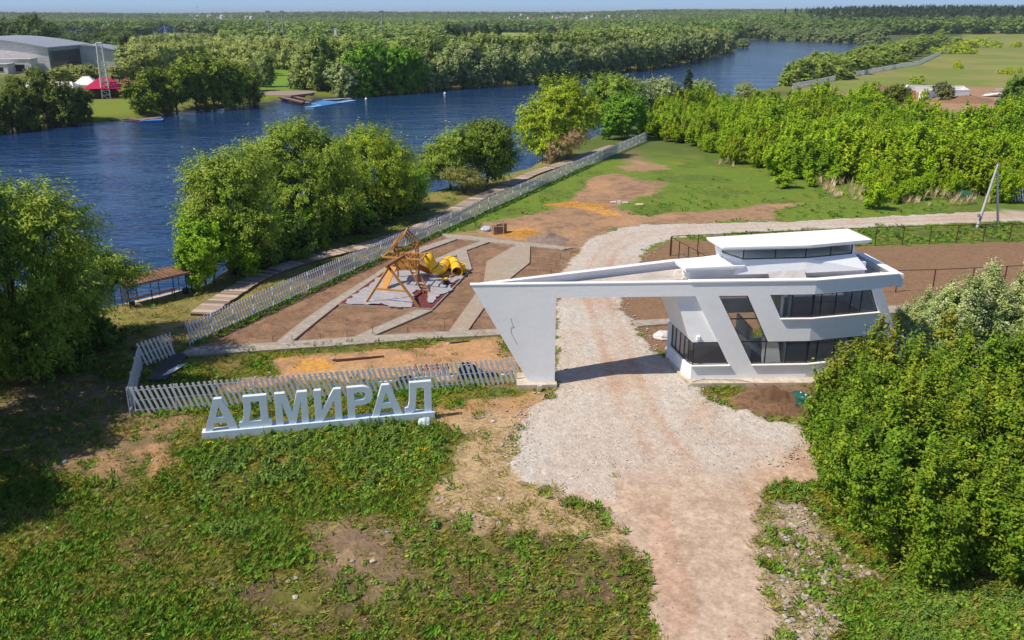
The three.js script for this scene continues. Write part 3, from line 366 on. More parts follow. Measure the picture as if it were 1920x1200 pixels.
  for (const [a, b] of [[[9.35, 1.3, 0.02], [12.05, 1.3, 0.02]], [[13.58, 1.3, 0.02], [17.46, 1.3, 0.02]], [[15.25, 4.63, 0.02], [17.46, 4.63, 0.02]]]) part('sill', bar(a, b, 0.32, 0.04), mCoping, gate);
  part('sill', bar(bpt(0, 4.63, 0.02), bpt(5.25, 4.63, 0.02), 0.3, 0.04), mCoping, gate); part('sill', bar(bpt(0, 1.3, 0.02), bpt(6.95, 1.3, 0.02), 0.3, 0.04), mCoping, gate);
  const lamp = part('wall_lamp', [new RoundedBoxGeometry(0.22, 0.3, 0.2, 2, 0.03).translate(9.75, 3.3, -0.02), box(0.08, 0.08, 0.2, 9.75, 3.3, -0.14)], mCoping, gate);
  part('cable', new THREE.TubeGeometry(new THREE.CatmullRomCurve3([V(8.9, 0.05, 1.0), V(9.6, 0.36, 0.5), V(11.5, 0.37, 0.4), V(13.0, 0.36, 0.62), V(13.7, 0.2, 1.0), V(13.75, 0, 1.5)]), 30, 0.018, 5), mDark, gate);
  const cr = [V(-3.0, 4.92, 0.004), V(-2.9, 4.45, 0.004), V(-2.78, 4.3, 0.004), V(-3.0, 4.24, 0.004), V(-2.95, 3.8, 0.004), V(-2.55, 3.0, 0.004)]; part('wall_cable', new THREE.TubeGeometry(new THREE.CatmullRomCurve3(cr, false, 'catmullrom', 0.05), 30, 0.012, 4), std(C(120, 118, 125), 0.8), gate);
}
{ // upper deck cabin
  const cabBase = slab([[9.46, -2.5], [13.2, -2.75], [17.6, -2.95], [22.2, -3.3], [21.6, -5.9], [12, -5.2], [9.32, -4.1]], 6.7, 7.62); part('cabin_base', uvMetres(cabBase), mPlaster, gate);
  const hull = (lo, y0, hi, y1) => uvMetres(new ConvexGeometry([...lo.map(([x, z]) => V(x, y0, z)), ...hi.map(([x, z]) => V(x, y1, z))]));
  part('cabin_wall', hull([[12.4, -1.95], [17.5, -2.12], [22.1, -2.75], [21.8, -5.95], [12.3, -5.3]], 7.2, [[13.0, -2.2], [17.45, -2.38], [21.35, -3.38], [21.2, -5.8], [12.1, -4.8]], 8.2), mPlaster, gate);
  part('cabin_wall', hull([[21.1, -3.42], [21.36, -3.4], [21.2, -5.8], [20.9, -5.8]], 8.2, [[20.95, -3.5], [21.25, -3.48], [21.1, -5.8], [20.8, -5.8]], 8.98), mPlaster, gate);
  part('cabin_wall', hull([[12.2, -5.1], [21.0, -5.9], [21.0, -5.7], [12.2, -4.95]], 8.2, [[12.2, -5.1], [21.0, -5.9], [21.0, -5.7], [12.2, -4.95]], 8.98), mPlaster, gate);
  part('cabin_wall', hull([[11.95, -4.95], [12.2, -4.95], [12.2, -4.2], [11.95, -4.2]], 7.8, [[11.7, -4.95], [12.2, -4.95], [12.2, -4.2], [11.7, -4.2]], 8.98), mPlaster, gate);
  const wingPlan = [[8.62, -3.5], [11.95, -4.8], [12.7, -2.0], [13.2, -2.12], [13.15, -1.95], [8.9, -1.42]]; part('cabin_roof', slab(wingPlan, 7.68, 7.85, 0.02), mCoping, gate); part('roof_edge', slab(wingPlan.map(([x, z]) => [lerp(11, x, 0.97), lerp(-3, z, 0.97)]), 7.56, 7.678), mPlaster, gate);
  const roofPlan = [[11.05, -4.6], [22.15, -6.85], [22.5, -3.5], [17.6, -2.08], [11.45, -1.72]]; part('cabin_roof', slab(roofPlan, 9.06, 9.2, 0.02), mCoping, gate); part('roof_edge', slab(roofPlan.map(([x, z]) => [lerp(17, x, 0.985), lerp(-4, z, 0.97)]), 8.96, 9.058), mPlaster, gate);
  const pv = (a, b, y0, y1) => { const g = new THREE.BufferGeometry(); g.setAttribute('position', new THREE.Float32BufferAttribute([a[0], y0, a[1], b[0], y0, b[1], b[0], y1, b[1], a[0], y0, a[1], b[0], y1, b[1], a[0], y1, a[1]], 3)); g.computeVertexNormals(); return g; };
  const lines = [[[12.15, -4.2], [13.05, -2.22]], [[13.05, -2.22], [15.3, -2.31]], [[15.3, -2.31], [17.45, -2.4]], [[17.45, -2.4], [19.4, -2.9]], [[19.4, -2.9], [21.1, -3.4]]];
  const win = new THREE.Group(); win.name = 'window'; gate.add(win); const b = [];
  for (const [p, q] of lines) { part('pane', pv(p, q, 8.22, 8.95), mGlass, win); b.push(bar([p[0], 8.23, p[1]], [q[0], 8.23, q[1]], 0.07), bar([p[0], 8.94, p[1]], [q[0], 8.94, q[1]], 0.06), bar([q[0], 8.2, q[1]], [q[0], 8.96, q[1]], 0.07)); } b.push(bar([12.15, 8.2, -4.2], [12.15, 8.96, -4.2], 0.07)); part('frame', b, mFrame, win);
  // a coil of white hose and a sheet of grey film left on the deck
  const hose = thing('hose_coil', 'coil of white hose leaning by the cabin wing on the roof deck', 'hose', gate.localToWorld(V(8.75, 7.05, -2.6)).toArray(), GTURN); const hg = []; for (let k = 0; k < 2; k++) { const t = new THREE.TorusGeometry(0.36 - k * 0.03, 0.02, 6, 28); t.rotateX(-0.25 + k * 0.06); t.translate(k * 0.05, 0.02, k * 0.05); hg.push(t); } part('coil', hg, mCoping, hose); part('tie', new THREE.TorusGeometry(0.06, 0.015, 5, 10).translate(0.36, 0, 0.05), mFence, hose);
  gate.updateMatrixWorld(true);
  const sh = new THREE.PlaneGeometry(2.6, 0.9, 26, 9), p = sh.attributes.position; for (let i = 0; i < p.count; i++) { p.setZ(i, 0.12 * fbm(p.getX(i) * 2.2, p.getY(i) * 2 + 4, 3)); } sh.rotateX(-0.85); sh.computeVertexNormals();
  const film = thing('plastic_sheet', 'crumpled grey film lying against the cabin base on the roof', 'plastic sheet', gate.localToWorld(V(16.1, 7.12, -1.9)).toArray(), GTURN); part('sheet', sh, std([0.5, 0.49, 0.5], 0.4, { side: THREE.DoubleSide }), film);
}
// ================================================================ LETTER SIGN
{
  const a = P(380, 827), sign = thing('letter_sign', 'white freestanding Cyrillic letters on a long white plinth in the grass', 'sign', [a.x, 0, a.z], Math.asin(0.211));
  const mSign = new THREE.MeshStandardMaterial({ color: new THREE.Color().setRGB(0.8, 0.88, 0.94), roughness: 0.45, map: plasterMap });
  for (const [x0, x1] of [[0, 3.55], [3.56, 7.1], [7.11, 10.6], [10.61, 13.95]]) part('plinth_panel', uvMetres(new RoundedBoxGeometry(x1 - x0, 0.83, 0.62, 2, 0.015).translate((x0 + x1) / 2, 0.115, -0.31)), mSign, sign);
  const A = [[[0.18, 0.53], [0.86, 2.58], [1.31, 2.58], [2.07, 0.53], [1.6, 0.53], [1.44, 1.03], [0.76, 1.03], [0.62, 0.53]], [[0.87, 1.38], [1.32, 1.38], [1.1, 2.1]]];
  const sh = (l, dx) => l.map((r) => r.map(([x, y]) => [x + dx, y]));
  const arc = (cx, cy, rx, ry, a0, a1, n) => Array.from({ length: n + 1 }, (_, i) => { const t = a0 + (a1 - a0) * i / n; return [cx + rx * Math.cos(t), cy + ry * Math.sin(t)]; });
  const letters = [A,
    [[[2.18, 0.53], [2.18, 0.93], [2.34, 0.95], [2.46, 1.25], [2.52, 1.8], [2.53, 2.57], [3.88, 2.57], [3.88, 0.95], [4.05, 0.95], [4.05, 0.53]], [[2.76, 0.95], [3.46, 0.95], [3.46, 2.2], [2.94, 2.2], [2.92, 1.65]]],
    [[[4.34, 0.53], [4.36, 2.58], [4.95, 2.58], [5.31, 1.3], [5.67, 2.58], [6.26, 2.58], [6.24, 0.53], [5.84, 0.53], [5.86, 2.0], [5.48, 0.53], [5.12, 0.53], [4.74, 2.0], [4.74, 0.53]]],
    [[[6.65, 0.53], [6.67, 2.58], [7.08, 2.58], [7.08, 1.25], [7.85, 2.58], [8.27, 2.58], [8.25, 0.53], [7.85, 0.53], [7.85, 1.85], [7.08, 0.53]]],
    [[[8.63, 0.53], [8.64, 2.6], ...arc(9.54, 1.99, 0.62, 0.61, Math.PI / 2, -Math.PI / 2, 12), [9.06, 1.38], [9.05, 0.53]], [[9.06, 1.73], ...arc(9.48, 1.99, 0.26, 0.26, -Math.PI / 2, Math.PI / 2, 8), [9.06, 2.25]]],
    sh(A, 9.89),
    [[[12.11, 0.53], [12.11, 0.9], [12.3, 0.95], [12.4, 1.25], [12.44, 1.8], [12.45, 2.58], [13.79, 2.58], [13.78, 0.53], [13.37, 0.53], [13.37, 2.2], [12.85, 2.2], [12.83, 1.6], [12.76, 0.9], [12.66, 0.64], [12.48, 0.53]]]];
  for (const [o, h] of letters) { const s = shapeOf(o); if (h) { const p = new THREE.Path(); h.forEach(([x, y], i) => i ? p.lineTo(x, y) : p.moveTo(x, y)); p.closePath(); s.holes.push(p); } const g = new THREE.ExtrudeGeometry(s, { depth: 0.3, bevelEnabled: true, bevelSize: 0.008, bevelThickness: 0.008, bevelSegments: 1 }); g.translate(0, 0, -0.44); part('letter', uvMetres(g), mSign, sign); }
}
// ================================================================ PICKET FENCES
const gPicket = new RoundedBoxGeometry(0.16, 1.98, 0.028, 1, 0.006);
function picketFence(label, legs, o = {}) {
  const [x0, z0] = legs[0], f = thing('picket_fence', label, 'fence', [x0, 0, z0], 0, o.group), r = rng(o.seed || 5);
  const { step = 0.34, lean = 0.31, h = 1.9 } = o; const rails = [];
  for (let k = 1; k < legs.length; k++) {
    const [ax, az] = legs[k - 1], [bx, bz] = legs[k], L = Math.hypot(bx - ax, bz - az), ux = (bx - ax) / L, uz = (bz - az) / L, turn = Math.atan2(-uz, ux), s = o.side || 1; // side: which face carries the pickets
    const y0 = T(ax, az), y1 = T(bx, bz), lx = ax - x0, lz = az - z0, nx = -uz * s, nz = ux * s;
    const seg = Math.max(1, Math.round(L / 2.6));
    for (let i = 0; i <= seg; i++) { if (i === 0 && k > 1) continue; const t = i / seg; part('post', new THREE.BoxGeometry(0.07, h + 0.15, 0.07).rotateY(turn).translate(lx + ux * L * t - nx * 0.055, lerp(y0, y1, t) + h / 2 - 0.1, lz + uz * L * t - nz * 0.055), mFence, f); }
    for (const hh of [0.3, 0.98, 1.66]) part('rail', bar([lx - nx * 0.0, y0 + hh * h / 1.9, lz - nz * 0.0], [lx + ux * L - nx * 0.0, y1 + hh * h / 1.9, lz + uz * L - nz * 0.0], 0.045, 0.04), mFence, f);
    const n = Math.floor(L / step);
    for (let i = 0; i < n; i++) { const t = (i + 0.5) / n, p = new THREE.Mesh(gPicket, mFence); p.name = 'picket'; p.castShadow = p.receiveShadow = true; p.position.set(lx + ux * L * t + nx * 0.042, lerp(y0, y1, t) + h / 2 + 0.02 + (r() - 0.5) * 0.03, lz + uz * L * t + nz * 0.042); p.rotation.set(0, turn, lean * (o.flip ? -1 : 1) + (r() - 0.5) * 0.02, 'YXZ'); p.scale.y = h / 1.9; f.add(p); }
  }
  return f;
}
picketFence('white leaning-picket fence behind the letter sign, running to the arch', [[-23.96, -51.05], [0.3, -56.12]], { seed: 1 });
picketFence('short white picket fence folding back from the corner near the trees', [[-24.3, -51.1], [-26.7, -58.87], [-25.27, -61.19]], { seed: 2, side: 1 });
picketFence('white picket fence along the dug beds of the playground', [[-24.78, -63.32], [-8.61, -100.62]], { seed: 3, side: -1 });
picketFence('long white picket fence running from the pallet stack towards the thicket', [[-8.36, -100.62], [27.58, -182.77]], { seed: 4, side: -1 });
picketFence('white picket fence half hidden by the silvery shrubs beside the gatehouse', [P2(1668, 668), P2(1790, 690), P2(1990, 712)], { seed: 6 });
picketFence('stub of pale picket fence at the thicket edge behind the concrete pole', [P2(1898, 378), P2(1960, 377)], { seed: 7 });

// ================================================================ PATHS, PAD, BOARDWALK
function pathOf(label, px, mat = mPave, y1 = 0.12, kerbEdges = [], name = 'path') {
  const pts = px.map(([x, y]) => P2(x, y, y1)), g = uvMetres(slab(pts, -0.25, y1)); const p = part(name, g, mat); tag(p, label, null, null, 'structure');
  for (const [i, j] of kerbEdges) { const a = pts[i], b = pts[j]; part('kerb', bar([a[0], y1 - 0.1, a[1]], [b[0], y1 - 0.1, b[1]], 0.09, 0.23), mKerb, p); }
  return p;
}
pathOf('long paved path in front of the dug beds', [[352, 652], [530, 641], [620, 634.5], [765, 625], [936, 616.5], [943, 627], [785, 635.5], [620, 648.5], [545, 653], [355, 666.5], [334, 668]], mPave, 0.13, [[5, 6], [6, 7], [7, 8], [8, 9], [9, 10], [0, 1], [1, 2], [2, 3], [3, 4]]);
pathOf('paved path along the back of the dug beds', [[826, 437.5], [900, 444], [965, 452.5], [1030, 459], [1074, 464.5], [1056, 467.5], [990, 460.5], [965, 458.5], [905, 452], [858, 447.5], [842, 446]], mPave, 0.131, [[0, 1], [1, 2], [2, 3], [3, 4]]);
pathOf('paved path beside the picket fence of the playground', [[519, 640.8], [570, 599.5], [620, 565], [700.7, 515], [740, 488], [789, 463.5], [840, 446.8], [858, 447.8], [793, 471], [748, 493], [724, 509], [634, 569.5], [596, 599.5], [546, 640.2]], mPave, 0.129, [[0, 1], [1, 2], [2, 3], [11, 12], [12, 13]]);
pathOf('paved path from the playground pad to the long front path', [[783, 580], [811, 581.5], [790, 590.5], [699, 629.3], [662, 631.8]], mPave, 0.1285, [[0, 4], [2, 3]]);
pathOf('paved path behind the yellow tube slide', [[812, 487], [857, 467.5], [903, 451.8], [918, 453.2], [874, 469.5], [884, 504], [880, 506.5], [864, 504], [857, 478], [820, 492]], mPave, 0.1295, [[4, 5], [1, 2]]);
pathOf('wide soiled paved path bending down behind the arch pier', [[968, 458.7], [993.5, 461], [992, 493], [953, 524.5], [915, 566], [876.5, 620.5], [840, 623], [891, 552], [906.5, 529], [912.5, 490.5]], mPaveDirty, 0.1275, [[0, 9], [1, 2]]);
pathOf('short paved path leading to the gatehouse across the soil', [[1185, 601], [1262, 596.5], [1262, 606.5], [1196, 611]], mPave, 0.13);
pathOf('pale paved path between the fenced field and the shrubs', [[1640, 574], [1760, 569], [2000, 560], [2000, 574], [1760, 582], [1640, 588]], mPave, 0.13);
const padPts = [[634, 570], [811, 579], [880.5, 507], [742, 493.5]];
{
  const rub = new THREE.MeshStandardMaterial({ roughness: 0.95, map: dataTex(256, (u, v) => { const e = Math.min((u * 8) % 1, (v * 8) % 1), n = tileNoise(u, v, 60, 2); const k = (0.8 + 0.4 * n) * (e < 0.03 ? 0.55 : 1); return [0.42 * k, 0.2 * k, 0.2 * k]; }, true) }); rub.map.repeat.set(0.125, 0.125);
  const pad = pathOf('dark red rubber playground pad partly covered by plastic sheeting', padPts, rub, 0.14, [[0, 1], [1, 2], [2, 3], [3, 0]], 'playground_pad');
  const shTop = (px, seed, h = 0.02) => { const poly = px.map(([x, y]) => P2(x, y, 0.15)); let minx = 1e9, maxx = -1e9, minz = 1e9, maxz = -1e9; for (const [x, z] of poly) { minx = Math.min(minx, x); maxx = Math.max(maxx, x); minz = Math.min(minz, z); maxz = Math.max(maxz, z); }
    const s = 0.075, pos = [], idx = [], id = new Map(); const key = (i, j) => { const k = i * 4000 + j; if (!id.has(k)) { const x = minx + i * s, z = minz + j * s, w = fbm(x * 0.9 + seed, z * 0.9, 3), w2 = fbm(x * 0.5 + z * 1.3 + seed, z * 2.5 - x * 0.7, 3); id.set(k, pos.length / 3); pos.push(x + (vn(x * 3, z * 3) - 0.5) * 0.1, 0.165 + h + 0.14 * Math.pow(Math.abs(w - 0.45) * 2, 1.4) + 0.1 * Math.pow(Math.abs(w2 - 0.5), 0.7) * 0.6, z + (vn(x * 3 + 50, z * 3) - 0.5) * 0.1); } return id.get(k); };
    for (let i = 0; minx + i * s < maxx; i++) for (let j = 0; minz + j * s < maxz; j++) { const x = minx + (i + 0.5) * s, z = minz + (j + 0.5) * s; if (polyDist(poly, x, z) + (fbm(x * 0.8 + seed, z * 0.8, 3) - 0.5) * 1.1 < 0) { const a = key(i, j), b = key(i + 1, j), c = key(i, j + 1), d = key(i + 1, j + 1); idx.push(a, c, b, b, c, d); } }
    const g = new THREE.BufferGeometry(); g.setAttribute('position', new THREE.Float32BufferAttribute(pos, 3)); g.setIndex(idx); g.computeVertexNormals(); return g; };
  const mTarp = new THREE.MeshPhysicalMaterial({ color: new THREE.Color().setRGB(0.4, 0.4, 0.44), roughness: 0.32, side: THREE.DoubleSide, specularIntensity: 0.9 });
  tag(part('plastic_sheet', shTop([[650, 570], [700, 572], [768, 577], [775, 563], [781, 545], [800, 547], [806, 570], [840, 548], [876, 508], [760, 497], [728, 507], [700, 528], [672, 548], [645, 564]], 3), mTarp), 'wrinkled grey plastic sheeting spread over the playground pad', 'plastic sheet');
}
{ // boardwalk of single planks along the bank
  const line = [[376, 593], [430, 556], [500, 515.5], [582, 488.5], [690, 462], [752, 443], [832, 407.5], [905, 369], [945, 353], [1000, 327], [1048, 311], [1110, 289], [1150, 275]].map(([x, y]) => { const p = G(x, y); return [p.x, p.z]; });
  const bw = thing('boardwalk', 'weathered plank boardwalk winding along the river bank', 'boardwalk', [line[0][0], 0, line[0][1]]); const r = rng(4);
  const cum = [0]; for (let i = 1; i < line.length; i++) cum.push(cum[i - 1] + Math.hypot(line[i][0] - line[i - 1][0], line[i][1] - line[i - 1][1]));
  const cv = new THREE.CatmullRomCurve3(line.map(([x, z]) => V(x, 0, z))), total = cv.getLength(); const n = Math.floor(total / 0.36), near = []; let gP = [2.05, 2.15, 2.0].map((w) => new THREE.BoxGeometry(w, 0.06, 0.32));
  for (let i = 0; i < n; i++) { const t = (i + 0.5) / n, p = cv.getPointAt(t), d = cv.getTangentAt(t), y = T(p.x, p.z) + 0.22, turn = Math.atan2(-d.z, d.x) - Math.PI / 2 + (r() - 0.5) * 0.03; const gg = gP[Math.floor(r() * 3)], mm = mBoards[Math.floor(r() * 3)], ox = (r() - 0.5) * 0.1;
    if (i < 250) { const m = new THREE.Mesh(gg, mm); m.name = 'plank'; m.castShadow = m.receiveShadow = true; m.position.set(p.x - line[0][0] + ox, y + (r() - 0.5) * 0.02, p.z - line[0][1]); m.rotation.y = turn; bw.add(m); }
    else near.push(gg.clone().rotateY(turn).translate(p.x - line[0][0] + ox, y, p.z - line[0][1])); }
  if (near.length) part('plank', near, mBoards[1], bw, 'stuff');
  for (const s of [-0.85, 0.85]) { const pts = []; for (let i = 0; i <= 60; i++) { const t = i / 60, p = cv.getPointAt(t), d = cv.getTangentAt(t); pts.push(V(p.x - d.z * s - line[0][0], T(p.x, p.z) + 0.12, p.z + d.x * s - line[0][1])); } part('joist', new THREE.TubeGeometry(new THREE.CatmullRomCurve3(pts), 120, 0.07, 4), mBoards[0], bw); }
}
// ================================================================ RIVERSIDE SHELTER
{
  const A = [-33.0, -72.2], u = [0.657, -0.753], w = [-0.753, -0.657], y = -0.25, k = thing('shelter', 'rusty roofed shelter with dark steel posts at the water edge', 'shelter', [A[0], y, A[1]]);
  const q = (s, d, h) => V(u[0] * s + w[0] * d, h, u[1] * s + w[1] * d);
  const corr = dataTex(128, (u2) => 0.5 + 0.5 * Math.sin(u2 * Math.PI * 16)); corr.repeat.set(1, 1);
  const roofMap = dataTex(256, (a, b) => { const n = tileNoise(a, b, 5, 5), m = tileNoise(a, b, 24, 3); return [lerp(0.52, 0.34, n) + 0.12 * (m - 0.5), lerp(0.39, 0.25, n) + 0.1 * (m - 0.5), lerp(0.3, 0.2, n) + 0.08 * (m - 0.5)]; }, true); roofMap.repeat.set(0.3, 0.3);
  const rs = shapeOf([[0, 0], ...Array.from({ length: 63 }, (_, i) => [i * 0.1, 0.035 * Math.sin(i * 1.57) + 0.02]), [6.2, -0.04], [0, -0.04]]); const rg = new THREE.ExtrudeGeometry(rs, { depth: 3.0, bevelEnabled: false }); rg.rotateX(0.06); rg.rotateY(Math.atan2(-u[1], u[0])); const o = q(0, 2.95, 2.42); rg.translate(o.x, o.y, o.z); part('roof', uvMetres(rg), new THREE.MeshStandardMaterial({ map: roofMap, roughness: 0.85 }), k);
  for (const [s, d] of [[0.05, 0.05], [2.1, 0.05], [4.2, 0.05], [6.15, 0.05], [0.05, 2.85], [6.15, 2.85], [0.05, 1.45], [6.15, 1.45], [4.2, 2.85], [2.1, 2.85]]) part('post', rod(q(s, d, -1.6), q(s, d, 2.36), 0.045), mDark, k);
  for (const [a, b] of [[[0, 0.05], [6.2, 0.05]], [[0, 2.85], [6.2, 2.85]], [[0.05, 0], [0.05, 2.9]], [[6.15, 0], [6.15, 2.9]]]) part('beam', bar(q(a[0], a[1], 2.32), q(b[0], b[1], 2.32), 0.07), mDark, k);
  for (const s of [0.05, 6.15]) { const b = []; for (let i = 0; i < 7; i++) b.push(bar(q(s, 0.15, 1.0 + i * 0.19), q(s, 1.4, 1.0 + i * 0.19), 0.02, 0.12)); part('side_panel', b, mDark, k); part('rail', bar(q(s, 0.05, 0.55), q(s, 2.85, 0.55), 0.05), mDark, k); }
  part('bench', [bar(q(0.6, 2.4, 0.42), q(5.6, 2.4, 0.42), 0.4, 0.05), bar(q(0.9, 2.4, 0), q(0.9, 2.4, 0.42), 0.08), bar(q(5.2, 2.4, 0), q(5.2, 2.4, 0.42), 0.08)], mRust, k);
  part('kerb', bar(q(0, 0.0, -0.02), q(6.3, 0.0, -0.02), 0.15, 0.16), mKerb, k);
  part('floor', slab([q(-0.1, -0.1, 0), q(6.4, -0.1, 0), q(6.4, 3, 0), q(-0.1, 3, 0)].map((p) => [p.x, p.z]), -1.2, -0.03), mConc, k);
  for (const [s, d] of [[5.6, 0.7], [0.5, 0.6]]) { const b = thing('litter_bin', s > 3 ? 'dark bin inside the shelter at its sunlit end' : 'dark bin inside the shelter under the tree branches', 'bin', [A[0] + q(s, d, 0).x, y, A[1] + q(s, d, 0).z]); part('body', new THREE.CylinderGeometry(0.26, 0.22, 0.7, 14).translate(0, 0.35, 0), mDark, b); part('rim', new THREE.TorusGeometry(0.26, 0.02, 5, 16).rotateX(Math.PI / 2).translate(0, 0.7, 0), mRust, b); }
}
// ================================================================ PLAYGROUND
{
  const W = (x, y, h) => P(x, y, h), bar = (a, b, w, h = w) => straightBar(a, b, w * 1.4, h * 1.3);
  const o = W(757, 503, 0.14); o.y = 0.14; const k = thing('play_tower', 'unfinished wooden play tower with climbing wall, ladder and swing frame', 'play structure', [o.x, 0, o.z]);
  const L = (p) => V(p.x - o.x, p.y, p.z - o.z);
  const fl = L(W(741, 503, 1.6)), fr = L(W(771, 503, 1.6)), du = fr.clone().sub(fl).setY(0).normalize(), dn = V(du.z, 0, -du.x), Wd = 2.0, Dp = 1.9;   // dn points away from the viewer
  if (dn.z > 0) dn.negate();
  const t = (s, d, y) => fl.clone().addScaledVector(du, s).addScaledVector(dn, d).setY(y);
  for (const [s, d] of [[0, 0], [Wd, 0], [0, Dp], [Wd, Dp]]) part('post', bar(t(s, d, d === 0 ? 1.3 : 0.14), t(s, d, 3.75), 0.11), mPineDark, k);
  part('platform', [0, 1, 2, 3, 4, 5, 6].map((i) => bar(t(-0.05, 0.13 + i * 0.27, 1.58), t(Wd + 0.05, 0.13 + i * 0.27, 1.58), 0.18, 0.05)), mPine, k);
  for (const d of [0, Dp]) part('beam', bar(t(-0.1, d, 1.5), t(Wd + 0.1, d, 1.5), 0.08, 0.14), mPine, k);
  for (const [a, b, n] of [[[0, 0], [Wd, 0], 11], [[0, 0], [0, Dp], 10], [[0, Dp], [Wd, Dp], 11]]) { for (let i = 1; i < n; i++) { const s = lerp(a[0], b[0], i / n), d = lerp(a[1], b[1], i / n); part('slat', bar(t(s, d, 1.62), t(s, d, 2.42), 0.035, 0.09), mPine, k); } part('rail', bar(t(a[0], a[1], 2.4), t(b[0], b[1], 2.4), 0.06, 0.09), mPine, k); part('rail', bar(t(a[0], a[1], 1.72), t(b[0], b[1], 1.72), 0.06, 0.09), mPine, k); }
  for (const d of [-0.15, Dp / 2, Dp + 0.15]) { part('rafter', bar(t(-0.3, d, 3.55), t(Wd / 2, d, 4.85), 0.06, 0.11), mPine, k); part('rafter', bar(t(Wd + 0.3, d, 3.55), t(Wd / 2, d, 4.85), 0.06, 0.11), mPineDark, k); }
  part('ridge_beam', bar(t(Wd / 2, -0.4, 4.88), t(Wd / 2, Dp + 0.4, 4.88), 0.09, 0.12), mPine, k);
  for (const s of [0, Wd]) part('beam', bar(t(s, -0.2, 3.65), t(s, Dp + 0.2, 3.65), 0.08, 0.12), mPine, k); part('beam', bar(t(-0.2, 0, 3.62), t(Wd + 0.2, 0, 3.62), 0.08, 0.12), mPineDark, k);
  for (let i = 0; i < 4; i++) part('roof_board', bar(t(-0.28 + i * 0.13, -0.2, 3.62 + i * 0.135), t(-0.28 + i * 0.13, Dp + 0.2, 3.62 + i * 0.135), 0.03, 0.12), mPine, k);
  for (let i = 0; i < 6; i++) part('wall_board', bar(t(Wd + 0.03, Dp * 0.55 + i * 0.14, 1.7), t(Wd + 0.03, Dp * 0.55 + i * 0.14, 3.6), 0.09, 0.03), mPine, k);
  // climbing wall and ladder down to the pad
  const cf = L(W(717, 545, 0.16)); part('climbing_wall', [bar(t(-0.15, -0.05, 1.75), cf, 0.5, 0.06)], mPine, k);
  const l0 = L(W(775, 506, 1.75)), l1 = L(W(800.5, 550, 0.16)); for (const s of [-0.3, 0.3]) part('stringer', bar(l0.clone().addScaledVector(du, s), l1.clone().addScaledVector(du, s), 0.05, 0.13), mPineDark, k);
  for (let i = 1; i < 8; i++) { const c = l0.clone().lerp(l1, i / 8); part('rung', bar(c.clone().addScaledVector(du, -0.3), c.clone().addScaledVector(du, 0.3), 0.06, 0.1), mPine, k); }
  // swing frame
  const s0 = L(W(724, 500, 3.3)), s1 = L(W(757, 480, 3.3)); part('swing_beam', bar(s0, s1, 0.14, 0.2), mPineDark, k);
  const ap = L(W(729, 501, 3.15)), la = L(W(686, 568, 0.14)), lb = L(W(786, 577, 0.14)); part('leg', bar(ap, la, 0.11, 0.14), mPine, k); part('leg', bar(ap, lb, 0.11, 0.14), mPineDark, k); part('brace', bar(ap.clone().lerp(la, 0.6), ap.clone().lerp(lb, 0.6), 0.07, 0.13), mPine, k);
  // overhead bar frame
  const f4 = [[729, 472.7], [798, 476], [791, 487], [717, 481.5]].map(([x, y]) => L(W(x, y, 3.1))); for (let i = 0; i < 4; i++) part('frame_bar', bar(f4[i], f4[(i + 1) % 4], 0.09, 0.11), mPine, k); for (let i = 1; i < 5; i++) part('frame_bar', bar(f4[0].clone().lerp(f4[1], i / 5), f4[3].clone().lerp(f4[2], i / 5), 0.06, 0.08), mPineDark, k);
  // short plank chute
  const c0 = L(W(776, 498, 1.5)), c1 = L(W(806, 511, 0.35)), mOr = std(C(226, 140, 40), 0.6); part('chute', [bar(c0, c1, 0.6, 0.06), bar(c0.clone().addScaledVector(dn, 0.3).setY(1.6), c1.clone().addScaledVector(dn, 0.3).setY(0.45), 0.05, 0.28), bar(c0.clone().addScaledVector(dn, -0.3).setY(1.6), c1.clone().addScaledVector(dn, -0.3).setY(0.45), 0.05, 0.28)], mOr, k);

  const mYel = new THREE.MeshPhysicalMaterial({ color: new THREE.Color().setRGB(0.92, 0.56, 0.004), roughness: 0.32, clearcoat: 0.3 }), mYelIn = std([0.5, 0.16, 0.005], 0.6);
  const pts = [W(803, 478, 2.45), W(805, 486, 2.1), W(811, 497, 1.45), W(817, 505, 1.0), W(826, 505, 0.8), W(834, 495, 0.85), W(842, 489, 0.9), W(850, 491, 0.9), W(855, 501, 0.75), W(857, 510, 0.6)];
  const so = pts[0].clone(); so.y = 0; const sl = thing('tube_slide', 'bright yellow tube slide curling down beside the wooden tower', 'slide', [so.x, 0, so.z]); const cv = new THREE.CatmullRomCurve3(pts.map((p) => p.clone().sub(so)));
  const NS = 6; for (let i = 0; i < NS; i++) { const seg = []; for (let j = 0; j <= 8; j++) seg.push(cv.getPointAt((i + j / 8) / NS)); part('tube', new THREE.TubeGeometry(new THREE.CatmullRomCurve3(seg), 14, 0.5, 20), mYel, sl); }
  for (let i = 0; i <= NS; i++) { const p = cv.getPointAt(i / NS), d = cv.getTangentAt(i / NS); const g = new THREE.TorusGeometry(0.51, 0.04, 6, 24); g.applyQuaternion(new THREE.Quaternion().setFromUnitVectors(V(0, 0, 1), d)); g.translate(p.x, p.y, p.z); part('flange', g, i === NS || i === 0 ? mYel : std([0.16, 0.11, 0.02], 0.6), sl); }
  const pe = cv.getPointAt(1), de = cv.getTangentAt(1); for (const tt of [0.45, 0.72]) { const p = cv.getPointAt(tt); part('support', rod([p.x, 0.14, p.z], [p.x, p.y - 0.35, p.z], 0.05), mPineDark, sl); }
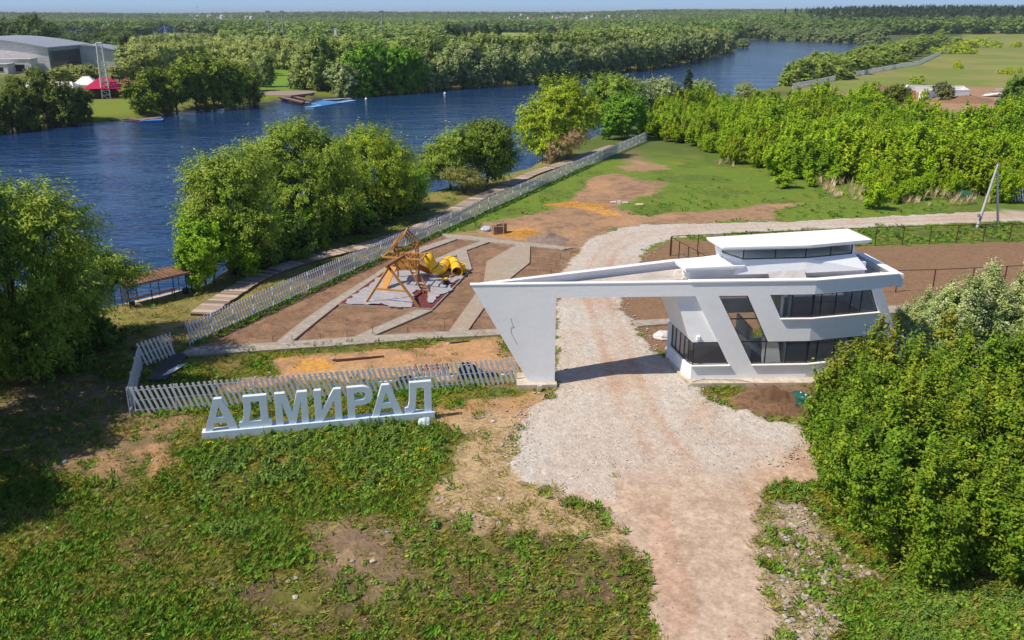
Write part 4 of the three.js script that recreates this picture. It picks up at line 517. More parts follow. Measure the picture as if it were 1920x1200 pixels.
  const ex = W(864, 510, 0.14), es = thing('slide_section', 'loose yellow slide section standing at the pad corner', 'slide section', [ex.x, 0.15, ex.z]); part('shell', new THREE.CylinderGeometry(0.44, 0.46, 0.8, 24, 1, true).translate(0, 0.4, 0), new THREE.MeshPhysicalMaterial({ color: mYel.color, roughness: 0.32, side: THREE.DoubleSide }), es); part('rim', new THREE.TorusGeometry(0.44, 0.035, 6, 24).rotateX(Math.PI / 2).translate(0, 0.8, 0), mYel, es); part('rim', new THREE.TorusGeometry(0.46, 0.035, 6, 24).rotateX(Math.PI / 2).translate(0, 0.02, 0), mYel, es);
  for (const [x0, y0, x1, y1, l] of [[843, 519, 878, 507, 'timber beam lying by the loose yellow slide section'], [828, 518, 848, 517, 'short timber beam lying under the tube slide exit']]) { const a = W(x0, y0, 0.26), b = W(x1, y1, 0.26); tag(part('timber', bar(a, b, 0.16, 0.16), mPine), l, 'timber'); }
  // plate compactor
  const cp = W(836, 534, 0.16), pc = thing('plate_compactor', 'small yellow and black compactor standing on the plastic sheeting', 'compactor', [cp.x, 0.2, cp.z], 0.4); part('base_plate', new RoundedBoxGeometry(0.6, 0.12, 0.5, 2, 0.04).translate(0, 0.06, 0), mDark, pc); part('engine', [new RoundedBoxGeometry(0.5, 0.3, 0.4, 2, 0.05).translate(0, 0.3, 0), new THREE.CylinderGeometry(0.12, 0.12, 0.3, 12).rotateZ(1.57).translate(0.1, 0.34, 0.16)], mDark, pc); part('cover', new RoundedBoxGeometry(0.46, 0.2, 0.4, 3, 0.07).translate(-0.02, 0.54, 0), mYel, pc); part('handle', [rod([0.25, 0.25, -0.18], [0.85, 0.75, -0.18], 0.02), rod([0.25, 0.25, 0.18], [0.85, 0.75, 0.18], 0.02), rod([0.85, 0.75, -0.18], [0.85, 0.75, 0.18], 0.02)], mDark, pc);
  const bp = W(850, 516, 0.16), bg = thing('tool_bag', 'dark blue and white bag on the sheeting below the slide exit', 'bag', [bp.x, 0.17, bp.z]); const bgm = std([0.02, 0.03, 0.08], 0.8); part('body', new RoundedBoxGeometry(0.6, 0.36, 0.36, 4, 0.12).translate(0, 0.18, 0), bgm, bg); part('label_patch', new RoundedBoxGeometry(0.26, 0.2, 0.02, 1, 0.005).translate(0.05, 0.2, 0.185), std([0.6, 0.66, 0.8], 0.7), bg); part('strap', new THREE.TorusGeometry(0.2, 0.018, 5, 16, Math.PI).translate(0, 0.32, 0), bgm, bg);
  const rp = W(847, 533, 0.16), rd = thing('red_canister', 'small red canister lying near the compactor', 'canister', [rp.x, 0.27, rp.z], 0.5); part('body', new THREE.CapsuleGeometry(0.1, 0.3, 4, 10).rotateZ(1.57), std(C(196, 50, 46), 0.5), rd); part('cap', new THREE.CylinderGeometry(0.05, 0.05, 0.08, 8).rotateZ(1.57).translate(0.28, 0, 0), mDark, rd);
  // rusty stakes
  const stk = [[439, 645.5], [512, 640.5], [548, 640], [601, 635.5], [651, 632], [699, 628.5], [765, 624.5], [834, 620.5], [1034, 514], [1043, 498], [1051, 485], [1060, 470.5]]; const near = ['at the fence end of the front path', 'where the fence-side path meets the front path', 'just past the fence-side path', 'in front of the second bed', 'at the middle of the second bed', 'at the foot of the pad path', 'just past the pad path', 'by the soiled wide path', 'nearest the arch by the road', 'second from the arch by the road', 'third from the arch by the road', 'at the back path end by the road'];
  stk.forEach(([x, y], i) => { const p = W(x, y, 0); const s = thing('iron_stake', 'thin rusty iron stake ' + near[i], 'stake', [p.x, T(p.x, p.z) - 0.1, p.z], 0, 'iron stakes around the dug beds'); part('rod', rod([0, 0, 0], [0.01 * (i % 3 - 1), i === 5 || i === 7 ? 0.85 : 0.65, 0.01], 0.022, 0.02, 6), mRust, s); });
}
// ================================================================ YARD CLUTTER
{
  // pencil posts and the dark blue board behind the front fence
  const tips = [C(216, 52, 40), C(240, 196, 44)], px = [[779, 706], [789.5, 705.5], [799.5, 705], [809, 704.5], [819, 704], [829, 703.5], [838, 703]];
  px.forEach(([x, y], i) => { const p = P(x, y, 0), t = thing('pencil_post', ['red', 'yellow'][i % 2] + '-tipped white play post behind the front fence, number ' + ['one', 'two', 'three', 'four', 'five', 'six', 'seven'][i] + ' counted from the letter sign side', 'play post', [p.x, T(p.x, p.z), p.z], 0, 'coloured play posts behind the front fence'); part('body', new THREE.CylinderGeometry(0.15, 0.15, 0.55, 10).translate(0, 0.27, 0), std([0.6, 0.66, 0.72], 0.6), t); part('tip', new THREE.CylinderGeometry(0.05, 0.2, 0.42, 10).translate(0, 0.7, 0), std(tips[i % 2], 0.5), t); });
  const b0 = P(858, 712, 0), b1 = P(936, 707, 0), L = b0.distanceTo(b1), bd = thing('blue_board', 'dark navy wave-shaped board standing behind the front fence', 'board', [b0.x, T(b0.x, b0.z), b0.z], Math.atan2(-(b1.z - b0.z), b1.x - b0.x)); const sg = new THREE.ExtrudeGeometry(shapeOf([[0, 0], [L, 0], [L - 0.1, 0.3], [L * 0.62, 0.55], [L * 0.42, 1.0], [L * 0.3, 1.25], [L * 0.12, 1.3], [0.05, 0.75]]), { depth: 0.06, bevelEnabled: false }); part('panel', sg, std([0.012, 0.03, 0.085], 0.45), bd); part('patch', box(0.18, 0.2, 0.02, L * 0.27, 0.85, 0.075), mFence, bd); part('strut', [bar([0.4, 0.02, -0.5], [0.4, 0.9, 0], 0.05), bar([1.6, 0.02, -0.5], [1.6, 0.5, 0], 0.05)], mFence, bd);
  const c0 = P(742, 722, 0), c1 = P(776, 719, 0), b2 = thing('blue_board', 'low dark board leaning behind the fence next to the coloured play posts', 'board', [c0.x, T(c0.x, c0.z), c0.z], Math.atan2(-(c1.z - c0.z), c1.x - c0.x)); part('panel', new THREE.ExtrudeGeometry(shapeOf([[0, 0], [1.3, 0], [1.25, 0.5], [0.9, 0.62], [0.1, 0.45]]), { depth: 0.05, bevelEnabled: false }).rotateX(-0.25), std([0.012, 0.025, 0.06], 0.5), b2); part('strut', bar([0.6, 0.02, -0.45], [0.6, 0.4, -0.1], 0.05), mFence, b2);
  for (const [i, [x0, y0, x1, y1]] of [[690, 722, 770, 714], [775, 712, 850, 708], [938, 706, 984, 703]].entries()) { const a = P(x0, y0, 0), b = P(x1, y1, 0); a.y = T(a.x, a.z) + 0.06; b.y = T(b.x, b.z) + 0.06; tag(part('kerb_stone', bar(a, b, 0.14, 0.2), mCoping), ['white kerb strip behind the fence beside the low dark board', 'white kerb strip at the foot of the coloured play posts', 'white kerb strip between the navy board and the arch pier'][i], 'kerb'); }
  // spare pickets lying on the dark slab in the fence corner
  const dk = [[275, 716], [300, 686], [328, 668], [345, 666], [352, 670], [330, 690], [312, 716]].map(([x, y]) => P2(x, y, 0)); tag(part('concrete_pad', uvMetres(slab(dk, -0.3, 0.18)), new THREE.MeshStandardMaterial({ map: paveDirtyMap, roughness: 0.95, color: 0x777a84 })), 'dark concrete slab in the folded corner of the picket fence', null, null, 'structure');
  for (let i = 0; i < 4; i++) { const a = P(306 + i * 4.2, 704 - i * 1.2, 0.2), b = P(336 + i * 5, 684 - i * 1, 0.2); a.y = b.y = 0.21 + i * 0.004; tag(part('loose_picket', bar(a, b, 0.13, 0.03), mFence), 'white loose picket lying on the dark slab, ' + ['first from the fence', 'second from the fence', 'third from the fence', 'fourth from the fence'][i], 'picket', 'loose pickets on the dark slab'); }
  // steel bars and boards on the sandy strip
  for (const [i, [x0, y0, x1, y1, n]] of [[622, 676, 720, 668, 5], [705, 653.5, 808, 650.5, 1], [842, 643, 882, 640, 3]].entries()) { const g = []; for (let k = 0; k < n; k++) { const a = P(x0 + k * 2, y0 + k * 0.7, 0), b = P(x1 - (k % 3) * 6, y1 + k * 0.6, 0); a.y = T(a.x, a.z) + 0.06; b.y = T(b.x, b.z) + 0.06; g.push(rod(a, b, 0.035, 0.035, 5)); } tag(part(n > 1 ? 'bar_bundle' : 'pole', g, n > 1 ? mRust : mPineDark), ['bundle of rusty bars lying on the orange soil', 'long thin wooden pole lying along the front path', 'few dark bars lying on the soil near the pier'][i], n > 1 ? 'bars' : 'pole'); }
  // pallet of pavers with its frame
  const p0 = P(936, 437, 0), pl = thing('pallet_stack', 'stack of brown paving blocks on a pallet with a pale wooden frame', 'pallet', [p0.x, T(p0.x, p0.z), p0.z], 0.25); const mB = [C(146, 116, 100), C(122, 96, 84), C(166, 134, 114)].map((c) => std(c, 0.9)), r = rng(12); const gb = new RoundedBoxGeometry(0.5, 0.17, 0.27, 1, 0.012);
  for (const z of [-0.55, 0, 0.55]) part('pallet_board', bar([-0.85, 0.07, z], [0.85, 0.07, z], 0.12, 0.14), mPine, pl); for (let i = 0; i < 6; i++) part('pallet_board', bar([-0.75 + i * 0.3, 0.155, -0.65], [-0.75 + i * 0.3, 0.155, 0.65], 0.2, 0.025), mPine, pl);
  for (let y = 0; y < 6; y++) for (let i = 0; i < 3; i++) for (let j = 0; j < 4; j++) { if (y > 3 && i < 2 && r() < 0.75) continue; const m = new THREE.Mesh(gb, mB[Math.floor(r() * 3)]); m.name = 'paving_block'; m.castShadow = m.receiveShadow = true; m.position.set(-0.54 + i * 0.54 + (r() - 0.5) * 0.03, 0.26 + y * 0.178, -0.46 + j * 0.3); m.rotation.y = (r() - 0.5) * 0.06; pl.add(m); }
  for (const [a, b] of [[[-0.85, 0, 0.7], [-0.85, 1.65, 0.7]], [[0.35, 0, 0.7], [0.35, 1.65, 0.7]], [[-0.89, 1.62, 0.7], [0.4, 1.62, 0.7]]]) part('frame_bar', bar(a, b, 0.09), std(C(232, 206, 160), 0.7), pl);
  const lump = (px, py, rx, rz, h, seed, mat, name, label, cat, kind, rough = 0.35, flat = 1.3) => { const p = P(px, py, 0), N = 40, pos = [], idx = []; for (let j = 0; j <= N; j++) for (let i = 0; i <= N; i++) { const a = -1 + 2 * i / N, b = -1 + 2 * j / N, q = Math.hypot(a, b) * (1 + 0.35 * (fbm(a * 2 + seed, b * 2, 3) - 0.5)); const x = p.x + a * rx * 1.1, z = p.z + b * rz * 1.1; pos.push(a * rx * 1.1, T(x, z) - 0.06 + h * Math.pow(Math.max(0, 1 - q), flat) * (1 + rough * (fbm(a * 5 + seed, b * 5, 3) - 0.5) * 2) + (q < 1 ? 0.03 : -0.05), b * rz * 1.1); if (i < N && j < N) { const k = i + j * (N + 1); idx.push(k, k + N + 1, k + 1, k + 1, k + N + 1, k + N + 2); } }
    const g = new THREE.BufferGeometry(); g.setAttribute('position', new THREE.Float32BufferAttribute(pos, 3)); g.setIndex(idx); g.computeVertexNormals(); const uv = new Float32Array(pos.length / 3 * 2); for (let i = 0; i < uv.length / 2; i++) { uv[i * 2] = pos[i * 3] * 0.5; uv[i * 2 + 1] = pos[i * 3 + 2] * 0.5; } g.setAttribute('uv', new THREE.BufferAttribute(uv, 2)); const m = tag(part(name, g, mat), label, cat, null, kind); m.position.set(p.x, 0, p.z); return m; };
  const soilTex = (a, b) => new THREE.MeshStandardMaterial({ roughness: 1, bumpMap: gritBump, bumpScale: 0.1, map: dataTex(128, (u, v) => { const n = tileNoise(u, v, 8, 5); return [lerp(a[0], b[0], n), lerp(a[1], b[1], n), lerp(a[2], b[2], n)].map(l2s); }, true) });
  const mSand = soilTex(C(196, 130, 40), C(250, 196, 96)), mGrav = soilTex(C(150, 128, 118), C(206, 184, 172)), mSoilL = soilTex(C(130, 98, 74), C(186, 148, 116));
  lump(985, 440, 3.0, 1.8, 0.55, 3, mSand, 'sand_heap', 'heap of bright yellow sand next to the pallet of paving blocks', 'sand heap'); lump(1027, 449, 2.3, 2.2, 1.0, 9, mGrav, 'gravel_heap', 'grey gravel heap at the corner of the back path', 'gravel heap'); lump(1062, 384, 3.2, 1.2, 0.4, 14, mSand, 'sand_heap', 'low strip of yellow sand in the grass near the far dirt patch', 'sand heap'); lump(1108, 385, 3.4, 1.2, 0.3, 21, mSand, 'sand_heap', 'thin yellow sand spill beside the pale rubble patch', 'sand heap');
  lump(1450, 752, 3.0, 1.5, 0.9, 31, mSoilL, 'soil_heap', 'dug brown soil heaped below the gatehouse wall', 'soil heap', null, 0.9); lump(1500, 775, 2.0, 1.2, 0.6, 37, mSoilL, 'soil_heap', 'brown soil heap in front of the green lids', 'soil heap', null, 0.9);
  lump(1646, 170, 10, 9, 2.6, 41, mSoilL, 'soil_heap', 'tall tan soil heap behind the thicket by the new foundation', 'soil heap'); lump(1538, 169, 9, 7, 2.6, 43, mSoilL, 'soil_heap', 'pale soil heap showing over the thicket below the long fence', 'soil heap'); lump(1810, 186, 11, 7, 2.2, 47, mSoilL, 'soil_heap', 'low brown soil bank in front of the new foundation', 'soil heap');
  const bagMesh = (px, py, rx, ry, seed, mat, name, label, cat) => { const g = new THREE.IcosahedronGeometry(1, 4), p = g.attributes.position; for (let i = 0; i < p.count; i++) { const x = p.getX(i), y = p.getY(i), z = p.getZ(i), k = 1 + 0.5 * (fbm(x * 2.2 + seed, y * 2.2 + z * 1.7, 3) - 0.5) * 1.3; p.setXYZ(i, x * rx * k, Math.max(y, -0.5) * ry * k + ry * 0.45, z * rx * 0.8 * k); } g.computeVertexNormals(); const c = P(px, py, 0), m = tag(part(name, g, mat), label, cat); m.position.set(c.x, T(c.x, c.z), c.z); return m; };
  const mBag = std([0.62, 0.6, 0.62], 0.5); bagMesh(913, 432, 0.85, 0.35, 2, std([0.42, 0.47, 0.55], 0.4), 'plastic_bag', 'crumpled blue-grey plastic by the pallet of paving blocks', 'plastic'); bagMesh(1242, 634, 0.75, 0.4, 5, mBag, 'rubble_bag', 'white rubble bag slumped beside the glazed corner of the gatehouse', 'bag'); bagMesh(797, 797, 0.4, 0.36, 8, std([0.5, 0.62, 0.68], 0.5), 'painted_stone', 'pale blue stone lying at the end of the letter sign', 'stone'); bagMesh(1200, 385, 0.6, 0.22, 11, std(C(205, 186, 150), 0.9), 'timber_scrap', 'pile of pale scrap in the lush grass beyond the yard', 'scrap');
  for (const [i, [x, y]] of [[1150, 381], [1161, 382], [1172, 382]].entries()) { const c = P(x, y, 0), m = tag(part('block', new RoundedBoxGeometry(0.4 + 0.4 * (i % 2 === 0), 0.2 + 0.3 * (i % 2), 0.3, 1, 0.03), mFence), ['white block in the lush grass, farthest from the scrap pile', 'taller white block in the lush grass, between two others', 'white block in the lush grass, nearest the scrap pile'][i], 'block'); m.position.set(c.x, T(c.x, c.z) + 0.15, c.z); }
  // green tank lids
  const mG = std([0.015, 0.115, 0.1], 0.45); for (const [i, [x, y, h]] of [[1497, 753, 0.35], [1505, 768, 0.75]].entries()) { const c = P(x, y, 0), t = thing('tank_lid', i ? 'green plastic tank neck standing proud of the dug soil' : 'flat green tank lid set in the dug soil', 'tank lid', [c.x, T(c.x, c.z) + 0.1, c.z]); part('neck', new THREE.CylinderGeometry(0.46, 0.46, h + 0.4, 24).translate(0, h / 2 - 0.2, 0), mG, t); part('lid', [new THREE.CylinderGeometry(0.5, 0.52, 0.08, 24).translate(0, h + 0.04, 0), new THREE.CylinderGeometry(0.3, 0.36, 0.06, 24).translate(0, h + 0.1, 0)], mG, t); part('knob', new THREE.SphereGeometry(0.06, 8, 6).translate(0.1, h + 0.15, 0), mCoping, t); }
  const st = P(880, 1088, 0), rs = thing('iron_stake', 'tall rusty red stake standing in the weeds of the foreground', 'stake', [st.x, T(st.x, st.z) - 0.2, st.z], 0, 'iron stake of the foreground'); part('rod', bar([0, 0, 0], [0.05, 1.45, -0.05], 0.06), mRust, rs); part('cap', box(0.1, 0.06, 0.1, 0.05, 1.45, -0.05), mDark, rs);
  const dr = P(1808, 375, 0), drum = thing('green_tank', 'small green tank among dry grass at the thicket edge', 'tank', [dr.x, T(dr.x, dr.z), dr.z]); part('body', new THREE.CylinderGeometry(0.6, 0.6, 1.2, 18).rotateZ(Math.PI / 2).translate(0, 0.7, 0), std([0.01, 0.13, 0.07], 0.5), drum); part('rib', new THREE.TorusGeometry(0.61, 0.04, 5, 20).rotateY(Math.PI / 2).translate(0.2, 0.7, 0), std([0.01, 0.1, 0.05], 0.5), drum); part('foot', box(1.0, 0.2, 0.9, 0, 0.1, 0), mDark, drum);
}
// ================================================================ WIRE FENCES AND THE CONCRETE POLE
{
  const wire = (label, px, step, h, names) => { const pts = px.map(([x, y]) => { const p = P(x, y, 0); return V(p.x, T(p.x, p.z), p.z); }); const f = thing('wire_fence', label, 'fence', pts[0].toArray()); for (let k = 1; k < pts.length; k++) { const a = pts[k - 1], b = pts[k], n = Math.max(1, Math.round(a.distanceTo(b) / step)); for (let i = k > 1 ? 1 : 0; i <= n; i++) { const p = a.clone().lerp(b, i / n).sub(pts[0]); p.y = T(p.x + pts[0].x, p.z + pts[0].z) - pts[0].y; part('post', rod([p.x, p.y - 0.2, p.z], [p.x, p.y + h, p.z], 0.055, 0.055, 6), mRust, f); } part('top_rail', rod([a.x - pts[0].x, h - 0.02 + a.y - pts[0].y, a.z - pts[0].z], [b.x - pts[0].x, h - 0.02 + b.y - pts[0].y, b.z - pts[0].z], 0.038, 0.038, 6), mRust, f); } return f; };
  wire('rust brown post fence along the track on the far side of the fenced field', [[1258, 478.5], [1640, 461], [1892, 453], [2010, 466]], 3.1, 2.1);
  wire('short rust brown post fence closing the fenced field on the road side', [[1256, 480], [1325, 521], [1352, 540]], 2.2, 2.1);
  wire('rust brown post fence on the near side of the fenced field by the silvery shrubs', [[1500, 560], [1679, 548], [1748, 546], [1820, 543], [2000, 533]], 3.6, 2.1);
  const a = P(1831, 428), b = P(1872, 424), k = thing('utility_pole', 'two-legged concrete pole standing on the grass verge of the track', 'pole', [a.x, T(a.x, a.z), a.z]); const top = V((b.x - a.x) * 0.5 - 0.15, 7.6, (b.z - a.z) * 0.4); const c = std(C(200, 202, 208), 0.85);
  part('leg', rod([0, -0.3, 0], [top.x, top.y, top.z], 0.19, 0.13, 8), c, k); part('leg', rod([b.x - a.x, -0.3, b.z - a.z], [top.x + 0.12, top.y - 1.1, top.z], 0.16, 0.12, 8), c, k); part('bracket', [box(0.5, 0.08, 0.3, top.x, top.y - 1.15, top.z), box(0.14, 0.25, 0.14, top.x - 0.18, top.y - 0.3, top.z), box(0.1, 0.3, 0.1, top.x, top.y + 0.1, top.z)], mSteel, k); part('meter_box', new RoundedBoxGeometry(0.3, 0.4, 0.2, 2, 0.02).translate(-0.1, 1.6, 0.2), mSteel, k);
}
// ================================================================ ACROSS THE RIVER: BUILDINGS AND LANDINGS
const at = (px, py, depth) => { const u = (px - 960) / FOCAL, v = (py - 600) / FOCAL; return V(u * depth, CAM_H - (SP + v * CP) * depth, -(CP - v * SP) * depth); };
{
  const clad = dataTex(256, (u, v) => { const row = Math.floor(v * 16), x = u * 8 + (row % 2) * 0.5, fx = x - Math.floor(x), fy = v * 16 - row; const e = fx < 0.04 || fy < 0.08; const k = 0.88 + 0.06 * (HN[(Math.floor(x) % 8) * 57 + row * 211 & 65535] - 0.5); return e ? [k * 0.8, k * 0.8, k * 0.82] : [k, k * 0.985, k * 0.985]; }, true); clad.repeat.set(0.09, 0.09);
  const mClad = new THREE.MeshStandardMaterial({ map: clad, roughness: 0.8 }), mRoof = std([0.36, 0.4, 0.46], 0.5, { metalness: 0.3 }), mTrim = std([0.2, 0.24, 0.28], 0.6), mDarkGlass = new THREE.MeshPhysicalMaterial({ color: new THREE.Color().setRGB(0.008, 0.01, 0.014), roughness: 0.12 });
  function hall(label, o, bk, lf, len, wid, eave, rise, group) {
    const h = thing('sports_hall', label, 'hall', o.toArray()); const q = (a, b, y) => V(lf[0] * a + bk[0] * b, y, lf[1] * a + bk[1] * b); const N = 18, arc = (i) => [wid * i / N, eave + rise * Math.sin(Math.PI * i / N)];
    const tri = (list, name, mat) => { const p = []; list.forEach((l) => { for (let i = 1; i < l.length - 1; i++) p.push(...l[0].toArray(), ...l[i].toArray(), ...l[i + 1].toArray()); }); const g = new THREE.BufferGeometry(); g.setAttribute('position', new THREE.Float32BufferAttribute(p, 3)); g.computeVertexNormals(); return part(name, uvMetres(g), mat, h); };
    for (const b of [0, len]) { const f = []; for (let i = 0; i < N; i++) { const [a0, y0] = arc(i), [a1, y1] = arc(i + 1); f.push([q(a0, b, 0), q(a1, b, 0), q(a1, b, y1), q(a0, b, y0)]); } tri(f, 'gable_wall', mClad); }
    for (const a of [0, wid]) tri([[q(a, 0, 0), q(a, len, 0), q(a, len, eave), q(a, 0, eave)]], 'side_wall', mTrim);
    const rf = []; for (let i = 0; i < N; i++) { const [a0, y0] = arc(i), [a1, y1] = arc(i + 1), x0 = i ? a0 : -0.8, x1 = i < N - 1 ? a1 : wid + 0.8; rf.push([q(x0, -0.9, y0 + 0.25), q(x1, -0.9, y1 + 0.25), q(x1, len + 0.9, y1 + 0.25), q(x0, len + 0.9, y0 + 0.25)], [q(x0, -0.9, y0 - 0.35), q(x1, -0.9, y1 - 0.35), q(x1, -0.9, y1 + 0.25), q(x0, -0.9, y0 + 0.25)]); } rf.push([q(-0.8, -0.9, eave - 0.35), q(-0.8, len + 0.9, eave - 0.35), q(-0.8, len + 0.9, eave + 0.25), q(-0.8, -0.9, eave + 0.25)]); tri(rf, 'roof', mRoof);
    const win = new THREE.Group(); win.name = 'window'; h.add(win); const w0 = len * 0.05, w1 = len * 0.93, y0 = 1.5, y1 = eave - 1.6, x = -0.25; const g = new THREE.BufferGeometry(); const c = [q(x, w0, y0), q(x, w1, y0), q(x, w1, y1), q(x, w0, y1)]; g.setAttribute('position', new THREE.Float32BufferAttribute([c[0], c[1], c[2], c[0], c[2], c[3]].flatMap((v) => v.toArray()), 3)); g.computeVertexNormals(); part('pane', g, mDarkGlass, win);
    const b = []; for (let i = 0; i <= 12; i++) { const t = lerp(w0, w1, i / 12); b.push(bar(q(x, t, y0), q(x, t, y1), i % 12 ? 0.07 : 0.35)); } for (let i = 0; i <= 3; i++) { const y = lerp(y0, y1, i / 3); b.push(bar(q(x, w0, y), q(x, w1, y), i % 3 ? 0.07 : 0.35)); } part('frame', b, mTrim, win); part('eave_band', bar(q(-0.3, -0.2, eave - 0.9), q(-0.3, len + 0.2, eave - 0.9), 0.3, 1.0), std([0.3, 0.36, 0.38], 0.7), h);
    return h;
  }
  const o = V(-216, -1, -428); hall('large pale sports hall with arched roof and dark glazed side', o, [-0.09, -0.996], [-0.996, 0.09], 54, 70, 11.1, 4.2);
  const o2 = at(217, 124, 452); o2.y = -1; hall('smaller grey hall with curved roof behind the large sports hall', o2, [-0.2, -0.98], [-0.98, 0.2], 26, 26, 8.6, 2.2);
  const an = thing('annex_building', 'flat-roofed pale annex in front of the large sports hall', 'building', [-216 - 5, -1, -427]); const lf = (a, b, y) => V(-0.996 * a + 0.09 * b, y, 0.09 * a + 0.996 * b);
  const bx = (a0, a1, b0, b1, y0, y1) => uvMetres(slab([lf(a0, b0, 0), lf(a1, b0, 0), lf(a1, b1, 0), lf(a0, b1, 0)].map((p) => [p.x, p.z]), y0, y1)); part('wall', [bx(0, 34, 0, 8, 0, 6.2)], mClad, an); part('wall', [bx(7, 40, 8.02, 16, 0, 4.4)], mClad, an); part('roof', [bx(-0.3, 34.3, -0.0, 8.3, 6.21, 6.6)], std([0.5, 0.5, 0.52], 0.8), an); part('roof', [bx(6.7, 40, 8.31, 16.3, 4.41, 4.75)], std([0.5, 0.5, 0.52], 0.8), an);
  for (const [a, b, y, w, hh] of [[3, 8.03, 1.0, 4.5, 3.0], [9, 16.03, 1.4, 2.2, 1.8], [14, 16.03, 1.4, 2.2, 1.8], [20, 16.03, 1.4, 2.2, 1.8], [28, 16.03, 1.4, 2.2, 1.8]]) { const c0 = lf(a, b, y), c1 = lf(a + w, b, y), wn = new THREE.Group(); wn.name = 'window'; an.add(wn); part('pane', bar(c0.clone().setY(y + hh / 2), c1.clone().setY(y + hh / 2), 0.1, hh), mDarkGlass, wn); part('frame', [bar(c0, c1, 0.2, 0.15), bar(c0.clone().setY(y + hh), c1.clone().setY(y + hh), 0.2, 0.15)], mTrim, wn); }
  const gh = thing('garden_shed', 'small grey cabin among trees past the smaller hall', 'shed', at(232, 124, 455).setY(-1).toArray()); part('wall', box(7, 5.5, 6, 0, 2.75, 0), mTrim, gh); part('roof', box(7.6, 0.3, 6.6, 0, 5.65, 0), mRoof, gh);
  // red pavilion
  const pv = at(201, 187, 282); pv.y = -0.9; const pav = thing('pavilion', 'low dark pavilion under a crimson hipped roof near the lattice mast', 'pavilion', pv.toArray(), 0.35); const mCr = std(C(205, 30, 88), 0.45), mCrD = std(C(96, 20, 40), 0.7);
  part('wall', slab([[-4.6, -3.4], [4.6, -3.4], [4.6, 3.4], [-4.6, 3.4]], 0, 3.3), mCrD, pav); const hip = (x, z, y0, y1, rx) => { const p = [V(-x, y0, -z), V(x, y0, -z), V(x, y0, z), V(-x, y0, z), V(-rx, y1, 0), V(rx, y1, 0)]; return new ConvexGeometry([...p, ...p.slice(0, 4).map((v) => v.clone().setY(y0 - 0.15))]); }; const rf = part('roof', hip(6.3, 4.9, 3.35, 6.6, 1.2), mCr, pav); part('roof', hip(4.4, 3.6, 2.9, 5.8, 0.6).translate(6.2, 0, -2.8), std(C(150, 22, 66), 0.45), pav); part('wall', slab([[3.2, -5.2], [9.2, -5.2], [9.2, -0.6], [3.2, -0.6]], 0, 2.85), mCrD, pav); part('chimney', box(0.7, 2.2, 0.7, 2.4, 5.8, -0.8), mCrD, rf);
  for (let i = 0; i < 4; i++) { const wn = part('window', box(1.3, 1.2, 0.06, -3.2 + i * 2.1, 1.7, 3.42), mDarkGlass, pav); }
  const mTent = std([0.75, 0.76, 0.78], 0.7); const t1 = at(166, 178, 300); t1.y = -0.9; const tn = thing('marquee', 'white pointed marquee between the crimson roof and the trees', 'marquee', t1.toArray(), 0.2); part('canopy', new ConvexGeometry([V(-4, 3, -4), V(4, 3, -4), V(4, 3, 4), V(-4, 3, 4), V(-1, 5.6, 0), V(1, 5.6, 0)]), mTent, tn); for (const [x, z] of [[-3.9, -3.9], [3.9, -3.9], [3.9, 3.9], [-3.9, 3.9]]) part('pole', rod([x, 0, z], [x, 3, z], 0.08), mSteel, tn);
  const t2 = at(98, 184, 285); t2.y = -0.9; const tm = thing('marquee', 'long white marquee roof showing between riverside tree crowns', 'marquee', t2.toArray(), 0.05); part('canopy', new ConvexGeometry([V(-9, 2.8, -4), V(9, 2.8, -4), V(9, 2.8, 4), V(-9, 2.8, 4), V(-7, 4.9, 0), V(7, 4.9, 0)]), mTent, tm); part('wall', slab([[-8.8, -3.8], [8.8, -3.8], [8.8, 3.8], [-8.8, 3.8]], 0, 2.78), std([0.35, 0.4, 0.42], 0.8), tm);
  // lattice mast
  const mb = at(201, 187, 279); mb.y = -1; const ms = thing('lattice_mast', 'grey steel lattice mast standing before the crimson pavilion', 'mast', mb.toArray(), 0.3); const w = (y) => 1.2 - 0.028 * y, cs = [[-1, -1], [1, -1], [1, 1], [-1, 1]]; for (const [a, b] of cs) part('leg', rod([a * w(0), 0, b * w(0)], [a * w(17.2), 17.2, b * w(17.2)], 0.2, 0.17, 5), mFence, ms); const br = []; for (let i = 0; i < 12; i++) { const y0 = i * 1.43, y1 = y0 + 1.43; for (let k = 0; k < 4; k++) { const [a, b] = cs[k], [c, d] = cs[(k + 1) % 4]; br.push(rod([a * w(y0), y0, b * w(y0)], [c * w(y1), y1, d * w(y1)], 0.11, 0.11, 4), rod([a * w(y1), y1, b * w(y1)], [c * w(y1), y1, d * w(y1)], 0.11, 0.11, 4)); } } part('bracing', br, mFence, ms); part('platform', box(1.6, 0.15, 1.6, 0, 16, 0), mSteel, ms); part('lamp_box', [box(0.7, 1.1, 0.5, -1.1, 11.4, 0.4)], mSteel, ms);
  // landings
  const D = (px, y) => px.map(([x, yy]) => P2(x, yy, y)); const mBlue = std(C(70, 150, 232), 0.5), mBlueP = std(C(150, 200, 236), 0.55), mRamp = std(C(150, 122, 112), 0.9);
  const dock = (label, px, y, th, mat, cat = 'landing stage', name = 'pontoon') => { const pts = D(px, y), g = thing(name, label, cat, [pts[0][0], 0, pts[0][1]]); const rel = pts.map(([x, z]) => [x - pts[0][0], z - pts[0][1]]); part('deck', slab(rel, y - th, y), mat, g); const b = []; for (let i = 0; i < rel.length; i++) { const a = rel[i], c = rel[(i + 1) % rel.length]; b.push(bar([a[0], y + 0.04, a[1]], [c[0], y + 0.04, c[1]], 0.18, 0.12)); } part('edge_beam', b, mat === mRamp ? mRust : mBlueP, g); return g; };
